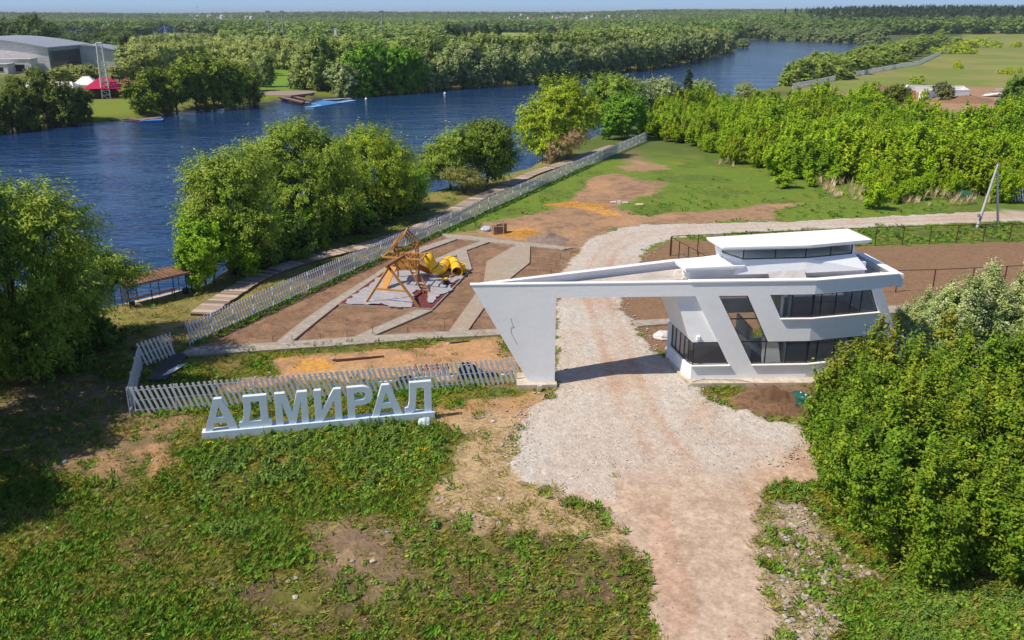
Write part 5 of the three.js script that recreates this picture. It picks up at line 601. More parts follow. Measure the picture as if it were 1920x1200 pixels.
  dock('long pale blue floating landing stage reaching out into the river', [[572, 200.5], [588, 201], [667, 188.5], [654, 187.5]], -1.65, 0.4, mBlueP); dock('bright blue floating landing stage where the gangways end', [[584, 194], [603, 198], [640, 192.5], [604, 189]], -1.6, 0.4, mBlue);
  for (const [l, px] of [['brown gangway nearest the grassy bank, leading down to the blue landing stage', [[499, 176.5], [508, 175], [572, 190.5], [566, 192.5]]], ['second brown gangway running down to the blue landing stage beyond the first', [[523, 176], [534, 175.5], [590, 187.8], [583, 189]]]]) { const g = dock(l, px, -1.1, 0.2, mRamp, 'gangway', 'gangway'); for (let i = 0; i < 5; i++) { const q = P(lerp(505, 566, i / 4), lerp(176.5, 191.5, i / 4), -1.3).sub(g.position); part('pile', rod([q.x, -3, q.z], [q.x, -1.2, q.z], 0.12), mDark, g); } }
  dock('grey concrete slipway sloping into the water before the crimson pavilion', [[168, 219.5], [184, 208], [200, 208.5], [192, 219.5]], -1.35, 0.6, std([0.34, 0.31, 0.28], 0.95), 'slipway', 'slipway'); dock('brown wooden jetty along the bank beside a small blue pontoon', [[230, 223.5], [262, 221.5], [302, 218.5], [305, 220.5], [268, 226]], -1.6, 0.3, mRamp, 'jetty', 'jetty'); dock('small bright blue pontoon moored at the wooden jetty', [[262, 227.5], [272, 224.5], [306, 222.5], [303, 225.5]], -1.6, 0.35, mBlue);
  const boat = (label, x, y, L, turn, c, group) => { const p = P(x, y, WATER_Y), b = thing('boat', label, 'boat', [p.x, WATER_Y, p.z], turn, group); const g = new THREE.SphereGeometry(1, 16, 8, 0, Math.PI * 2, Math.PI / 2, Math.PI / 2); g.scale(L / 2, 0.45, L * 0.16); g.translate(0, 0.35, 0); part('hull', g, c, b); part('deck', new THREE.CylinderGeometry(1, 1, 0.06, 18).scale(L / 2, 1, L * 0.16).translate(0, 0.36, 0), std([0.5, 0.5, 0.5], 0.6), b); part('thwart', box(0.25, 0.08, L * 0.28, 0, 0.43, 0), mRamp, b); return b; };
  boat('white rowing boat moored at the gangway foot', 580, 193.5, 5, 0.2, mCoping); boat('pale boat lying on the far side of the blue landing stage', 622, 188.2, 6, 0.25, mCoping); boat('second pale boat moored farther along the blue landing stage', 646, 186.8, 5, 0.25, mFence); boat('white boat drawn up at the wooden jetty', 241, 224.5, 7, 0.05, mCoping);
  const canoe = P(224, 191, -1.0); boat('red upturned boat lying on the bank by the crimson pavilion', 226, 191.5, 9, 0.15, std(C(206, 86, 60), 0.6)).position.y = -0.9;
  for (const [x, y, l] of [[686.5, 187, 'white round buoy floating off the landing stage'], [834, 176.5, 'small pale buoy floating alone in mid river']]) { const p = P(x, y, WATER_Y), b = thing('buoy', l, 'buoy', [p.x, WATER_Y, p.z]); part('float', new THREE.SphereGeometry(0.42, 14, 10).translate(0, 0.2, 0), mCoping, b); part('ring', new THREE.TorusGeometry(0.2, 0.05, 5, 12).translate(0, 0.68, 0), mSteel, b); }
  const ra = D([[440, 181], [470, 172], [540, 170], [600, 170.5], [585, 174.5], [545, 179], [500, 178]], -0.62); tag(part('landing_road', slab(ra, -1.2, -0.6), std(C(160, 146, 138), 0.95)), 'pale gravel landing behind the gangways', null, null, 'structure');
  // timber railing under the far trees
  const f0 = P(600, 172, -0.6), f1 = P(770, 156, -0.6), fn = thing('timber_railing', 'dark timber railing under the trees of the opposite bank', 'railing', f0.toArray()); const n = 16; for (let i = 0; i <= n; i++) { const p = f0.clone().lerp(f1, i / n).sub(f0); part('post', box(0.2, 1.5, 0.2, p.x, 0.6, p.z), mDark, fn); } for (const y of [0.7, 1.25]) part('rail', bar([0, y, 0], [f1.x - f0.x, y, f1.z - f0.z], 0.12), mDark, fn);
}
{ // far bridge, light masts, village
  const mB = std(C(40, 96, 190), 0.6), z = 1150, bl = thing('cable_bridge', 'blue cable-stayed bridge with two pylons far upstream', 'bridge', [0, 0, 0]); const d0 = at(112, 68, z), d1 = at(346, 67, z); bl.position.copy(d0); const R = (p) => p.clone().sub(d0); part('deck', bar(R(d0), R(d1), 4, 1), std(C(150, 155, 160), 0.8), bl);
  for (const x of [143, 309]) { const b = R(at(x, 73, z)), t = R(at(x, 47.5, z)); part('pylon', [bar(b.clone().add(V(-1.2, 0, 0)), t, 1.1), bar(b.clone().add(V(1.2, 0, 0)), t, 1.1)], mB, bl); for (const e of [-30, -20, -10, 10, 20, 30]) part('stay', rod(t, R(at(x + e, 67.5, z)), 0.28, 0.28, 4), mB, bl); }
  for (const [x, d, l] of [[508, 640, 'tall light mast standing over the willow rows, beside a twin'], [534, 640, 'tall light mast standing over the willow rows, nearer the paler wood'], [718.5, 600, 'tall light mast alone above the riverside wood']]) { const p = at(x, 95, d); p.y = -0.7; const t = at(x, 24, d), h = t.y - p.y, m = thing('light_mast', l, 'light mast', p.toArray()); part('pole', rod([0, 0, 0], [0, h, 0], 0.6, 0.42, 8), mSteel, m); part('lamp_rack', [box(3.4, 0.5, 0.5, 0, h, 0), box(3.0, 0.9, 0.3, 0, h + 0.9, 0)], std([0.2, 0.22, 0.25], 0.6), m); part('crossarm', box(4.2, 0.2, 0.6, 0, h - 0.6, 0), mSteel, m); }
  const mast = at(371, 26, 2600), mm = thing('radio_mast', 'thin radio mast on the far wooded skyline', 'mast', mast.toArray()); part('pole', rod([0, -30, 0], [0, 24, 0], 0.5, 0.3, 5), mSteel, mm); part('antenna', box(1.6, 3, 1.6, 0, 20, 0), mSteel, mm);
  const r = rng(77), roofs = [std(C(140, 112, 104), 0.8), std(C(128, 132, 138), 0.7), std(C(196, 190, 184), 0.8)], walls = [std([0.7, 0.7, 0.68], 0.8), std([0.6, 0.56, 0.5], 0.8)];
  const hs = thing('village_house', 'tiny pale house of the village on the far wooded slope', 'house', [0, -100, 0], 0, 'houses of the distant village'); part('wall', box(13, 7, 9, 0, 3.5, 0), walls[0], hs); const rg = new THREE.ExtrudeGeometry(shapeOf([[-5.2, 0], [5.2, 0], [0, 4.5]]), { depth: 14, bevelEnabled: false }); rg.translate(0, 7, -7); rg.rotateY(Math.PI / 2); part('roof', rg, roofs[0], hs);
  const spots = []; for (let i = 0; i < 18; i++) spots.push([352 + r() * 135, 29.5 + r() * 6]); for (let i = 0; i < 22; i++) spots.push([955 + r() * 300, 28.5 + r() * 6]);
  spots.forEach(([x, y], i) => { const d = 2000 + (36 - y) * 130, p = at(x, y, d); const h = i ? hs.clone() : hs; if (i) { h.name = numbered('village_house'); scene.add(h); } h.position.set(p.x, Math.max(p.y - 3, T(p.x, p.z) + 9), p.z); h.rotation.y = r() * 3; const s = 0.45 + r() * 0.5; h.scale.set(s, s, s); h.children[1].material = roofs[Math.floor(r() * 3)]; h.children[0].material = walls[Math.floor(r() * 2)]; });
  const wh = at(1351, 36, 1500), wb = thing('warehouse', 'long white shed in the far woods beyond the bright field', 'warehouse', [wh.x, T(wh.x, wh.z), wh.z]); part('wall', box(26, 9, 14, 0, 4.5, 0), walls[0], wb); part('roof', box(27, 0.8, 15, 0, 9.4, 0), mCoping, wb); wb.scale.setScalar(0.4); wb.position.copy(at(1092, 36.5, 1900)); 
  const wt = at(629, 62, 640), ws = thing('white_column', 'small white column at the wood edge past the light masts', 'column', [wt.x, wt.y, wt.z]); part('shaft', box(1.6, 5, 1.6, 0, 0.5, 0), mCoping, ws); part('cap', box(2, 0.4, 2, 0, 3.2, 0), mCoping, ws); part('footing', box(2.4, 8, 2.4, 0, -6, 0), mConc, ws);
}
{ // foundation works on the meadow
  const h0 = -0.7, q = (x, y) => { const p = P(x, y, h0); return [p.x, p.z]; }; const A = q(1691, 184), o = V(A[0], h0, A[1]), f = thing('foundation_walls', 'white block foundation walls of a new house on the meadow', 'foundation', o.toArray());
  const mW = new THREE.MeshStandardMaterial({ map: plasterMap, roughness: 0.8 }); const wall = (a, b, h, n = 'wall') => { const x0 = a[0] - A[0], z0 = a[1] - A[1], x1 = b[0] - A[0], z1 = b[1] - A[1]; part(n, [bar([x0, h / 2, z0], [x1, h / 2, z1], 0.5, h)], mW, f); part('wall_cap', bar([x0, h + 0.05, z0], [x1, h + 0.05, z1], 0.62, 0.1), mCoping, f); };
  const c = [q(1692, 183), q(1728, 187), q(1752, 182), q(1816, 181), q(1806, 174), q(1700, 173)]; wall(c[0], c[5], 2.4); wall(c[5], c[4], 2.2); wall(c[2], c[3], 2.0); wall(c[3], c[4], 1.8); wall(c[1], c[2], 2.4); wall(q(1722, 188), q(1730, 188.5), 2.6);
  const gapA = q(1700, 184), gapB = q(1716, 186); for (let i = 0; i < 7; i++) { const t = i / 6, x = lerp(gapA[0], gapB[0], t) - A[0], z = lerp(gapA[1], gapB[1], t) - A[1]; part('shuttering_board', bar([x, 0, z], [x - 0.4 + (i % 3) * 0.3, 2.6, z - 0.5], 0.7, 0.08), mPine, f); }
  const b0 = q(1828, 176), pl = thing('timber_pile', 'long scattered timber boards beside the new foundation', 'timber pile', [b0[0], h0 + 0.2, b0[1]]); const r = rng(9); for (let i = 0; i < 16; i++) { const x = r() * 9, z = r() * 7 - 3, a = (r() - 0.5) * 0.8, L = 4 + r() * 4; part('board', bar([x, 0.3 + i * 0.06, z], [x + Math.cos(a) * L, 0.4 + i * 0.06, z + Math.sin(a) * L], 0.35, 0.1), i % 3 ? mPine : mFence, pl); }
  const m0 = q(1862, 181), sl = thing('panel_stack', 'pale flat panels lying at the end of the timber boards', 'panels', [m0[0], h0 + 0.2, m0[1]]); for (let i = 0; i < 4; i++) part('panel', box(6, 0.16, 2.6, 0.4 * i, 0.15 + i * 0.2, 0.3 * (i % 2), 0.2 * i), mCoping, sl);
  // long fence of the meadow
  const fp = [[1486, 167], [1527, 159.5], [1570, 150], [1640, 136], [1690, 126.5], [1723, 121.5], [1747, 110], [1787, 89.5]].map(([x, y]) => P(x, y, -0.7)); const lf = thing('long_fence', 'long grey fence winding along the meadow edge by the river trees', 'fence', fp[0].toArray()); const pk = []; for (let i = 1; i < fp.length; i++) { const a = fp[i - 1].clone().sub(fp[0]), b = fp[i].clone().sub(fp[0]), L = a.distanceTo(b), n = Math.floor(L / 0.6), turn = Math.atan2(-(b.z - a.z), b.x - a.x); for (let k = 0; k < n; k++) { const p = a.clone().lerp(b, k / n); pk.push(new THREE.BoxGeometry(0.36, 2.0, 0.05).rotateZ(0.2).rotateY(turn).translate(p.x, 1.0, p.z)); } for (let k = 0; k <= n / 6; k++) { const p = a.clone().lerp(b, Math.min(1, k * 6 / n)); part('post', box(0.16, 2.2, 0.16, p.x, 1.0, p.z), mFence, lf); } for (const y of [0.5, 1.6]) part('rail', bar([a.x, y, a.z], [b.x, y, b.z], 0.08), mFence, lf); } part('picket', pk, mFence, lf, 'stuff');
}
// ================================================================ VEGETATION
const leafMat = new THREE.MeshPhysicalMaterial({ vertexColors: true, roughness: 0.75, specularIntensity: 0.35, transmission: 0.2, thickness: 0, side: THREE.DoubleSide });
const LEAFK = 0.62;                                       // leaves are seen at all angles: a little lighter than flat ground of the same look
const pal = (...list) => list.map(([r, g, b]) => C(r, g, b, LEAFK));
const PAL = {
  willow: pal([112, 134, 42], [98, 124, 36], [130, 146, 58]), willowGrey: pal([128, 142, 96], [108, 126, 78], [150, 160, 120]), maple: pal([104, 140, 22], [84, 122, 20], [126, 152, 34]),
  thicket: pal([116, 146, 16], [102, 136, 14], [130, 150, 26]), dark: pal([72, 100, 34], [58, 86, 28], [88, 112, 40]), grove: pal([88, 116, 22], [72, 104, 18], [110, 128, 32]), silver: pal([134, 148, 92], [110, 130, 72], [158, 166, 126]),
  spruce: pal([44, 66, 40], [36, 56, 34], [56, 78, 46]), brown: pal([142, 120, 92], [120, 102, 72], [132, 128, 70]), olive: pal([120, 124, 62], [104, 112, 54], [134, 132, 84]), lime: pal([150, 168, 26], [132, 156, 22], [164, 174, 44]), straw: pal([176, 158, 132], [156, 138, 112], [188, 172, 148]),
};
function leafCloud(n) { return { p: new Float32Array(n * 12), c: new Float32Array(n * 12), i: new Uint32Array(n * 6), k: 0, n }; }
function leaf(B, x, y, z, nx, ny, nz, ax, ay, az, L, W, r, g, b) {
  if (B.k >= B.n) return; const d = nx * ax + ny * ay + nz * az; ax -= nx * d; ay -= ny * d; az -= nz * d; let q = Math.hypot(ax, ay, az) || 1; ax /= q; ay /= q; az /= q; const bx = ny * az - nz * ay, by = nz * ax - nx * az, bz = nx * ay - ny * ax; const h = L / 2, w = W / 2, f = W * 0.18, o = B.k * 12, p = B.p, c = B.c;
  p[o] = x - ax * h; p[o + 1] = y - ay * h; p[o + 2] = z - az * h; p[o + 3] = x + bx * w - nx * f; p[o + 4] = y + by * w - ny * f; p[o + 5] = z + bz * w - nz * f; p[o + 6] = x + ax * h; p[o + 7] = y + ay * h; p[o + 8] = z + az * h; p[o + 9] = x - bx * w - nx * f; p[o + 10] = y - by * w - ny * f; p[o + 11] = z - bz * w - nz * f;
  for (let e = 0; e < 12; e += 3) { c[o + e] = r; c[o + e + 1] = g; c[o + e + 2] = b; } const v = B.k * 4, t = B.k * 6; B.i[t] = v; B.i[t + 1] = v + 1; B.i[t + 2] = v + 2; B.i[t + 3] = v; B.i[t + 4] = v + 2; B.i[t + 5] = v + 3; B.k++;
}
function leafGeo(B) { const g = new THREE.BufferGeometry(); g.setAttribute('position', new THREE.BufferAttribute(B.p.slice(0, B.k * 12), 3)); g.setAttribute('color', new THREE.BufferAttribute(B.c.slice(0, B.k * 12), 3)); g.setIndex(new THREE.BufferAttribute(B.i.slice(0, B.k * 6), 1)); g.computeVertexNormals(); return g; }
// crown: lobes [x, y, z, rx, ry, rz]; sprays of leaves on their shells, uneven outline, gaps
function crown(s) {
  const r = rng(s.seed), n = s.n, per = s.per || 36, clumps = Math.ceil(n / per), B = leafCloud(clumps * per), lobes = s.lobes, wts = lobes.map((l) => Math.pow(l[3] * l[4] * l[5], 0.66)), tot = wts.reduce((a, b) => a + b, 0), P_ = s.pal, off = s.seed * 7.3; const gs = () => (r() + r() + r() - 1.5) * 0.82; let tries = 0;
  for (let k = 0; k < clumps && tries < clumps * 12; tries++) {
    let w = r() * tot, li = 0; while (w > wts[li] && li < lobes.length - 1) w -= wts[li++]; const l = lobes[li]; const cz = r() * 2 - 1, ph = r() * 6.2832, sr = Math.sqrt(1 - cz * cz); const dx = sr * Math.cos(ph), dy = cz, dz = sr * Math.sin(ph);
    if (dy < -0.25 && r() < (s.skirt ?? 0.5)) continue;
    const nr = s.nr || 1.15, bump = 0.74 + 0.52 * vn(dx * 2.3 + dy * 1.7 + off + li * 3.1, dz * 2.3 - dy * 1.9 + off), gap = vn(dx * 4.1 + off * 1.3 + li * 5, dz * 4.1 + dy * 3.7); if (gap < (s.gap ?? 0.3) && r() < 0.85) continue;
    const rad = bump * (0.62 + 0.38 * Math.sqrt(r())); const x = l[0] + dx * l[3] * rad, y = l[1] + dy * l[4] * rad, z = l[2] + dz * l[5] * rad; if (y < (s.floor ?? 0.2)) continue;
    let deep = false; for (let m = 0; m < lobes.length; m++) if (m !== li) { const o = lobes[m]; if (((x - o[0]) / o[3]) ** 2 + ((y - o[1]) / o[4]) ** 2 + ((z - o[2]) / o[5]) ** 2 < 0.42) { deep = true; break; } } if (deep && r() < 0.8) continue;
    const R = s.clump * (0.6 + 0.8 * r()), droop = s.droop || 0, pc = P_[r() < 0.5 ? 0 : r() < 0.5 ? 1 : 2], v1 = 0.82 + 0.36 * r(); let ux = dx * 0.8, uy = 0.35 + dy * 0.8 - droop, uz = dz * 0.8; const ql = Math.hypot(ux, uy, uz) || 1; ux /= ql; uy /= ql; uz /= ql; const str = s.stretch || 1.3;
    for (let i = 0; i < per; i++) { const t = gs() * str, px = x + ux * t * R + gs() * R * 0.62, py = y + uy * t * R + gs() * R * 0.5, pz = z + uz * t * R + gs() * R * 0.62; let nx = dx * 0.75 + (r() - 0.5) * nr, ny = 0.4 + dy * 0.6 + (r() - 0.5) * nr, nz = dz * 0.75 + (r() - 0.5) * nr; const q = Math.hypot(nx, ny, nz) || 1; const v = v1 * (0.8 + 0.4 * r()), sz = 0.7 + 0.6 * r(); leaf(B, px, py, pz, nx / q, ny / q, nz / q, ux * 0.7 + (r() - 0.5) * 1.6, uy * 0.7 - droop * 0.8 + (r() - 0.5) * 1.2, uz * 0.7 + (r() - 0.5) * 1.6, s.L * sz, s.W * sz, pc[0] * v, pc[1] * v, pc[2] * v); }
    k++;
  }
  return leafGeo(B);
}
function limb(a, b, r0, r1, bend, seg = 5, sides = 6) { const m = a.clone().lerp(b, 0.5).add(bend), cv = new THREE.QuadraticBezierCurve3(a, m, b), g = new THREE.TubeGeometry(cv, seg, 1, sides), p = g.attributes.position; for (let i = 0; i <= seg; i++) { const c = cv.getPointAt(i / seg), w = lerp(r0, r1, i / seg); for (let j = 0; j <= sides; j++) { const k = i * (sides + 1) + j; p.setXYZ(k, c.x + (p.getX(k) - c.x) * w, c.y + (p.getY(k) - c.y) * w, c.z + (p.getZ(k) - c.z) * w); } } g.computeVertexNormals(); return g; }
function trunkOf(s) { const r = rng(s.seed + 31), gs = [], f = s.fork || 0.25, top = Math.max(...s.lobes.map((l) => l[1])), stems = s.stems || 1; for (let k = 0; k < stems; k++) { const ox = stems > 1 ? (r() - 0.5) * s.trunk * 7 : 0, oz = stems > 1 ? (r() - 0.5) * s.trunk * 7 : 0, F = V(ox * 1.4 + (r() - 0.5) * 0.3, top * f, oz * 1.4 + (r() - 0.5) * 0.3); gs.push(limb(V(ox, -0.5, oz), F, s.trunk, s.trunk * 0.75, V((r() - 0.5) * 0.4, 0, (r() - 0.5) * 0.4)));
    s.lobes.forEach((l, i) => { if (i % stems !== k) return; const E = V(l[0], l[1] + l[4] * 0.1, l[2]), mid = V((r() - 0.5) * 0.8, -l[4] * 0.2, (r() - 0.5) * 0.8); gs.push(limb(F, E, s.trunk * 0.62, s.trunk * 0.2, mid)); for (let q = 0; q < (s.twigs ?? 5); q++) { const a = r() * 6.28, e = r() * 1.3 - 0.1; gs.push(limb(F.clone().lerp(E, 0.55 + 0.45 * r()), V(l[0] + Math.cos(a) * Math.cos(e) * l[3] * 0.85, l[1] + Math.sin(e) * l[4] * 0.85, l[2] + Math.sin(a) * Math.cos(e) * l[5] * 0.85), s.trunk * 0.22, s.trunk * 0.05, V((r() - 0.5) * 0.6, 0.2, (r() - 0.5) * 0.6), 4, 5)); } }); } return mergeGeometries(gs.map((g) => { g = plain(g); return g; })); }
function tree(name, label, cat, pos, s, group) { const t = thing(name, label, cat, pos.toArray ? pos.toArray() : pos, s.turn || 0, group); part('trunk', trunkOf(s), s.bark || mBark, t); part('crown', crown(s), leafMat, t, 'stuff'); return t; }
function again(src, pos, turn, sx, sy, label, group) { const c = src.clone(); c.name = numbered(src.name.replace(/_\d+$/, '')); scene.add(c); c.position.set(pos.x, pos.y, pos.z); c.rotation.y = turn; c.scale.set(sx, sy, sx); if (label) c.userData = { ...src.userData, label }; if (group !== undefined) c.userData = { ...c.userData, group }; return c; }
const shootsOf = (seed, R, H, n, w = 0.55, core = 0.72) => { const r = rng(seed), L = [[0, H * 0.5 * core, 0, R * core, H * 0.45 * core, R * core]]; for (let i = 0; i < n; i++) { const a = r() * 6.28, d = R * Math.sqrt(r()) * 0.95, h = H * (1 - 0.4 * (d / R) ** 2) * (0.5 + 0.62 * r()); L.push([Math.cos(a) * d, h * 0.62, Math.sin(a) * d, w * (0.7 + 0.6 * r()), h * 0.4, w * (0.7 + 0.6 * r())]); } return L; };
const lobesOf = (seed, R, H, n, base = 0.25, flat = 1) => { const r = rng(seed), L = [[0, H * 0.62, 0, R * 0.62, H * 0.36, R * 0.62]]; for (let i = 0; i < n; i++) { const a = i / n * 6.28 + r() * 0.9, d = R * (0.42 + 0.22 * r()), y = H * (base + (0.86 - base) * r() * flat); L.push([Math.cos(a) * d, y, Math.sin(a) * d, R * (0.36 + 0.2 * r()), H * (0.17 + 0.1 * r()), R * (0.36 + 0.2 * r())]); } L.push([(r() - 0.5) * R * 0.5, H * 0.82, (r() - 0.5) * R * 0.5, R * 0.42, H * 0.17, R * 0.42]); return L; };

// ---- trees of the near bank
{
  const w = (px, py) => { const p = G(px, py); p.y -= 0.1; return p; };
  const wl = { pal: PAL.willow, L: 0.34, W: 0.1, clump: 0.75, droop: 0.55, stretch: 1.7, trunk: 0.34, gap: 0.22, fork: 0.22, floor: 0.8 };
  tree('willow_tree', 'big olive-green willow at the picture edge, shading the shelter roof', 'tree', w(48, 700), { ...wl, seed: 11, n: 52000, lobes: [[0, 8.2, 0, 4.0, 4.8, 4.0], [-3.5, 7, 1, 3.4, 4.2, 3.2], [2.6, 9.6, -1, 3.0, 3.6, 3.0], [3.4, 6.0, -0.5, 2.6, 3.2, 2.8], [0.5, 11.3, 0, 2.8, 2.6, 2.8], [-2, 4, 2, 3.4, 3.0, 3.2], [1.8, 3.4, 1.2, 3.0, 2.6, 2.8]] });
  tree('willow_tree', 'smaller willow leaning out over the shelter roof', 'tree', w(150, 640), { ...wl, seed: 12, n: 22000, gap: 0.36, trunk: 0.2, lobes: [[0, 4.4, 0, 2.4, 2.8, 2.4], [2.0, 5.6, -1, 1.8, 1.6, 1.8], [3.4, 4.9, -1.6, 1.5, 1.1, 1.4], [0.4, 6.8, -0.6, 1.6, 1.5, 1.6], [-1.4, 3, 1, 2.2, 2, 2]] });
  const mp = { pal: PAL.maple, L: 0.26, W: 0.16, clump: 0.55, droop: 0.1, stretch: 1.1, trunk: 0.12, gap: 0.25, fork: 0.2, floor: 0.05, skirt: 0.2, stems: 2 };
  const dk = (label, pos, seed, H, R, n = 26000) => tree('bank_tree', label, 'tree', pos, { ...mp, pal: PAL.dark, seed, n, L: 0.3, W: 0.16, clump: 0.7, trunk: 0.25, lobes: lobesOf(seed, R, H, 6, 0.2), stems: 1 });
  dk('dark shaded tree in the thick riverside clump below the big willow', w(20, 690).setX(-37), 14, 6, 4.2, 16000); dk('tree just outside the picture edge that shades the lower slope', V(-35, -0.4, -44.5), 15, 15, 4.9, 28000); dk('second tree outside the picture edge that shades the lower slope', V(-34.6, -0.4, -51), 16, 16, 5, 30000); dk('smaller tree outside the picture edge nearest the viewer', V(-31.5, -0.6, -38.5), 17, 9.5, 3.8, 18000); 
  const sh1 = tree('bank_shrub', 'low dark shrub at the foot of the big willow, nearest the water', 'shrub', w(170, 655), { ...mp, pal: PAL.dark, seed: 18, n: 9000, lobes: lobesOf(18, 2.4, 3, 4, 0.15) }); again(sh1, w(110, 690), 2, 1.1, 0.9, 'low dark shrub at the foot of the big willow, beside the shaded slope');
  const under = [[478, 503], [535, 480], [606, 452], [648, 432], [702, 409], [738, 398], [560, 468], [672, 420]]; under.forEach(([x, y], i) => again(sh1, w(x, y), i * 1.7, 1.25 + 0.3 * (i % 2), 1.15 + 0.25 * (i % 3), ['low shrub under the broad willow by the boardwalk', 'low shrub beside the shaded maples of the middle cluster', 'low shrub where the boardwalk starts to bend', 'low shrub before the boardwalk enters the shadow', 'low shrub at the foot of the round yellowish willow', 'low shrub at the far foot of the round yellowish willow', 'low shrub under the tallest willow of the cluster', 'low shrub between the tallest and the round willow'][i]));
  // the willow cluster in the middle
  tree('willow_tree', 'broad willow with hanging twigs nearest the shelter, over bright young maples', 'tree', w(436, 515), { ...wl, seed: 21, n: 48000, lobes: [[0, 7, 0, 3.2, 4, 3.2], [-2.0, 6, 0.5, 2.0, 3.6, 2.2], [1.6, 9.6, -0.5, 2.6, 2.4, 2.6], [-1.2, 9.2, 0, 2.2, 2.2, 2.2], [2.4, 5, 0.5, 2.4, 2.8, 2.4], [-2.2, 3.8, 0.8, 1.6, 2.2, 1.6]] });
  tree('willow_tree', 'tallest willow of the middle cluster with dark limbs showing through', 'tree', w(560, 455), { ...wl, seed: 22, n: 62000, gap: 0.3, trunk: 0.42, lobes: [[-0.5, 9.8, 0, 3.6, 3.2, 3.4], [-4.2, 8.6, 0, 3.0, 2.8, 2.8], [3.6, 9.2, -0.5, 3.2, 3.0, 3.0], [0.8, 6.2, 1, 4.0, 3.0, 3.2], [-3.4, 5.2, 0.8, 3.0, 2.6, 2.6], [4.6, 5.6, 0.4, 2.8, 2.6, 2.6], [0.4, 11.6, -0.4, 2.4, 1.7, 2.4]] });
  tree('willow_tree', 'round yellowish willow at the end of the middle cluster', 'tree', w(690, 415), { ...wl, seed: 23, n: 44000, gap: 0.24, pal: pal([120, 142, 34], [106, 132, 30], [136, 150, 48]), lobes: [[0, 6.8, 0, 4.0, 4.2, 3.8], [3.0, 7.4, 0, 2.8, 3.0, 2.8], [-3.2, 6.4, 0.2, 3.0, 3.2, 2.8], [0.6, 9.4, 0, 2.8, 2.0, 2.8], [3.6, 4.0, 0.5, 2.6, 2.4, 2.4], [-1, 3.4, 1.2, 3.6, 2.4, 2.8]] });
  tree('bank_tree', 'small leafy tree trailing off the middle cluster towards the pale bush', 'tree', w(768, 388), { ...wl, seed: 24, n: 12000, droop: 0.3, pal: PAL.maple, trunk: 0.14, lobes: lobesOf(24, 2.4, 5.6, 5, 0.3) });
  const mA = tree('young_maple', 'bright young maple at the shelter end of the willow cluster', 'tree', w(392, 534), { ...mp, seed: 25, n: 15000, lobes: lobesOf(25, 2.3, 6.2, 6, 0.15) }), mBt = tree('young_maple', 'bright young maple above the wide end of the boardwalk', 'tree', w(455, 522), { ...mp, seed: 26, n: 13000, lobes: lobesOf(26, 1.9, 5.2, 6, 0.15) });
  again(mA, w(512, 488), 1.3, 0.95, 0.8, 'bright young maple under the tallest willow'); again(mBt, w(560, 466), 2.4, 1.15, 0.85, 'young maple in the shade beside the boardwalk bend'); again(mA, w(622, 445), 4, 1.05, 0.85, 'yellow-green young maple under the round yellowish willow'); again(mBt, w(590, 462), 5, 0.9, 0.7, 'low young maple hugging the boardwalk in the shade'); again(mA, w(368, 545), 3.2, 0.7, 0.75, 'bright young maple right at the water beside the shelter'); again(mBt, w(660, 430), 0.4, 1.1, 0.7, 'shaded young maple where the boardwalk enters the shadow');
  // the pair and the pale bush
  tree('willow_tree', 'open feathery willow of the waterside pair, nearer the middle cluster', 'tree', w(845, 356), { ...wl, seed: 31, n: 18000, L: 0.4, W: 0.12, gap: 0.4, trunk: 0.22, lobes: [[0, 5.2, 0, 2.6, 2.8, 2.6], [-2.4, 4.4, 0, 2.0, 2.2, 2.0], [1.4, 6.8, 0, 2.0, 1.8, 2.0], [-3.6, 2.6, 0.4, 1.5, 1.6, 1.5]] });
  tree('bank_tree', 'dense dark tree of the waterside pair', 'tree', w(915, 350), { ...wl, seed: 32, n: 26000, droop: 0.25, L: 0.36, W: 0.16, gap: 0.22, pal: pal([92, 114, 34], [78, 102, 30], [104, 120, 44]), trunk: 0.26, lobes: [[0, 5.4, 0, 3.2, 3.6, 3.0], [2.2, 4.6, 0, 2.2, 3.0, 2.2], [-1.4, 7.4, 0, 2.2, 2.0, 2.2], [1.0, 7.6, 0, 2.2, 1.8, 2.2]] });
  tree('brown_bush', 'rounded brownish bush in front of the waterside pair', 'shrub', w(868, 362), { ...mp, seed: 33, n: 14000, pal: PAL.olive, L: 0.22, W: 0.08, gap: 0.3, trunk: 0.07, stems: 4, lobes: lobesOf(33, 3.3, 3.8, 6, 0.2) });
  tree('brown_bush', 'leaning brown half-dead bush at the fence beside the tall lone willow', 'shrub', w(1020, 306), { ...mp, seed: 34, n: 9000, pal: pal([150, 124, 100], [128, 108, 84], [150, 136, 96]), L: 0.3, W: 0.05, gap: 0.42, trunk: 0.1, stems: 3, fork: 0.4, lobes: [[2.4, 2.6, -0.5, 2.0, 1.4, 1.6], [4.6, 3.8, -1, 2.2, 1.4, 1.8], [6.0, 4.6, -1, 1.6, 1.0, 1.4], [1, 1.4, 0, 1.2, 1, 1.2]] });
  // the tall ones by the far fence end
  tree('willow_tree', 'tall domed bright willow standing by the fence at the river bend', 'tree', w(1045, 297), { ...wl, seed: 41, n: 40000, L: 0.45, W: 0.17, clump: 0.9, gap: 0.2, pal: pal([128, 148, 26], [112, 136, 22], [142, 156, 42]), lobes: [[0, 7.4, 0, 4.6, 4.8, 4.4], [-4.0, 5.6, 0, 3.4, 4.2, 3.4], [3.6, 7.4, 0, 3.2, 4.0, 3.2], [0.6, 11.0, 0, 3.6, 2.8, 3.6], [-1, 3.2, 1.4, 4.4, 2.6, 3.6]] });
  tree('willow_tree', 'greyer willow just behind the tall domed willow', 'tree', w(1142, 250), { ...wl, seed: 42, n: 28000, L: 0.5, W: 0.2, clump: 0.9, pal: pal([112, 136, 44], [98, 124, 38], [124, 144, 62]), lobes: lobesOf(42, 6.2, 12.4, 7, 0.25) });
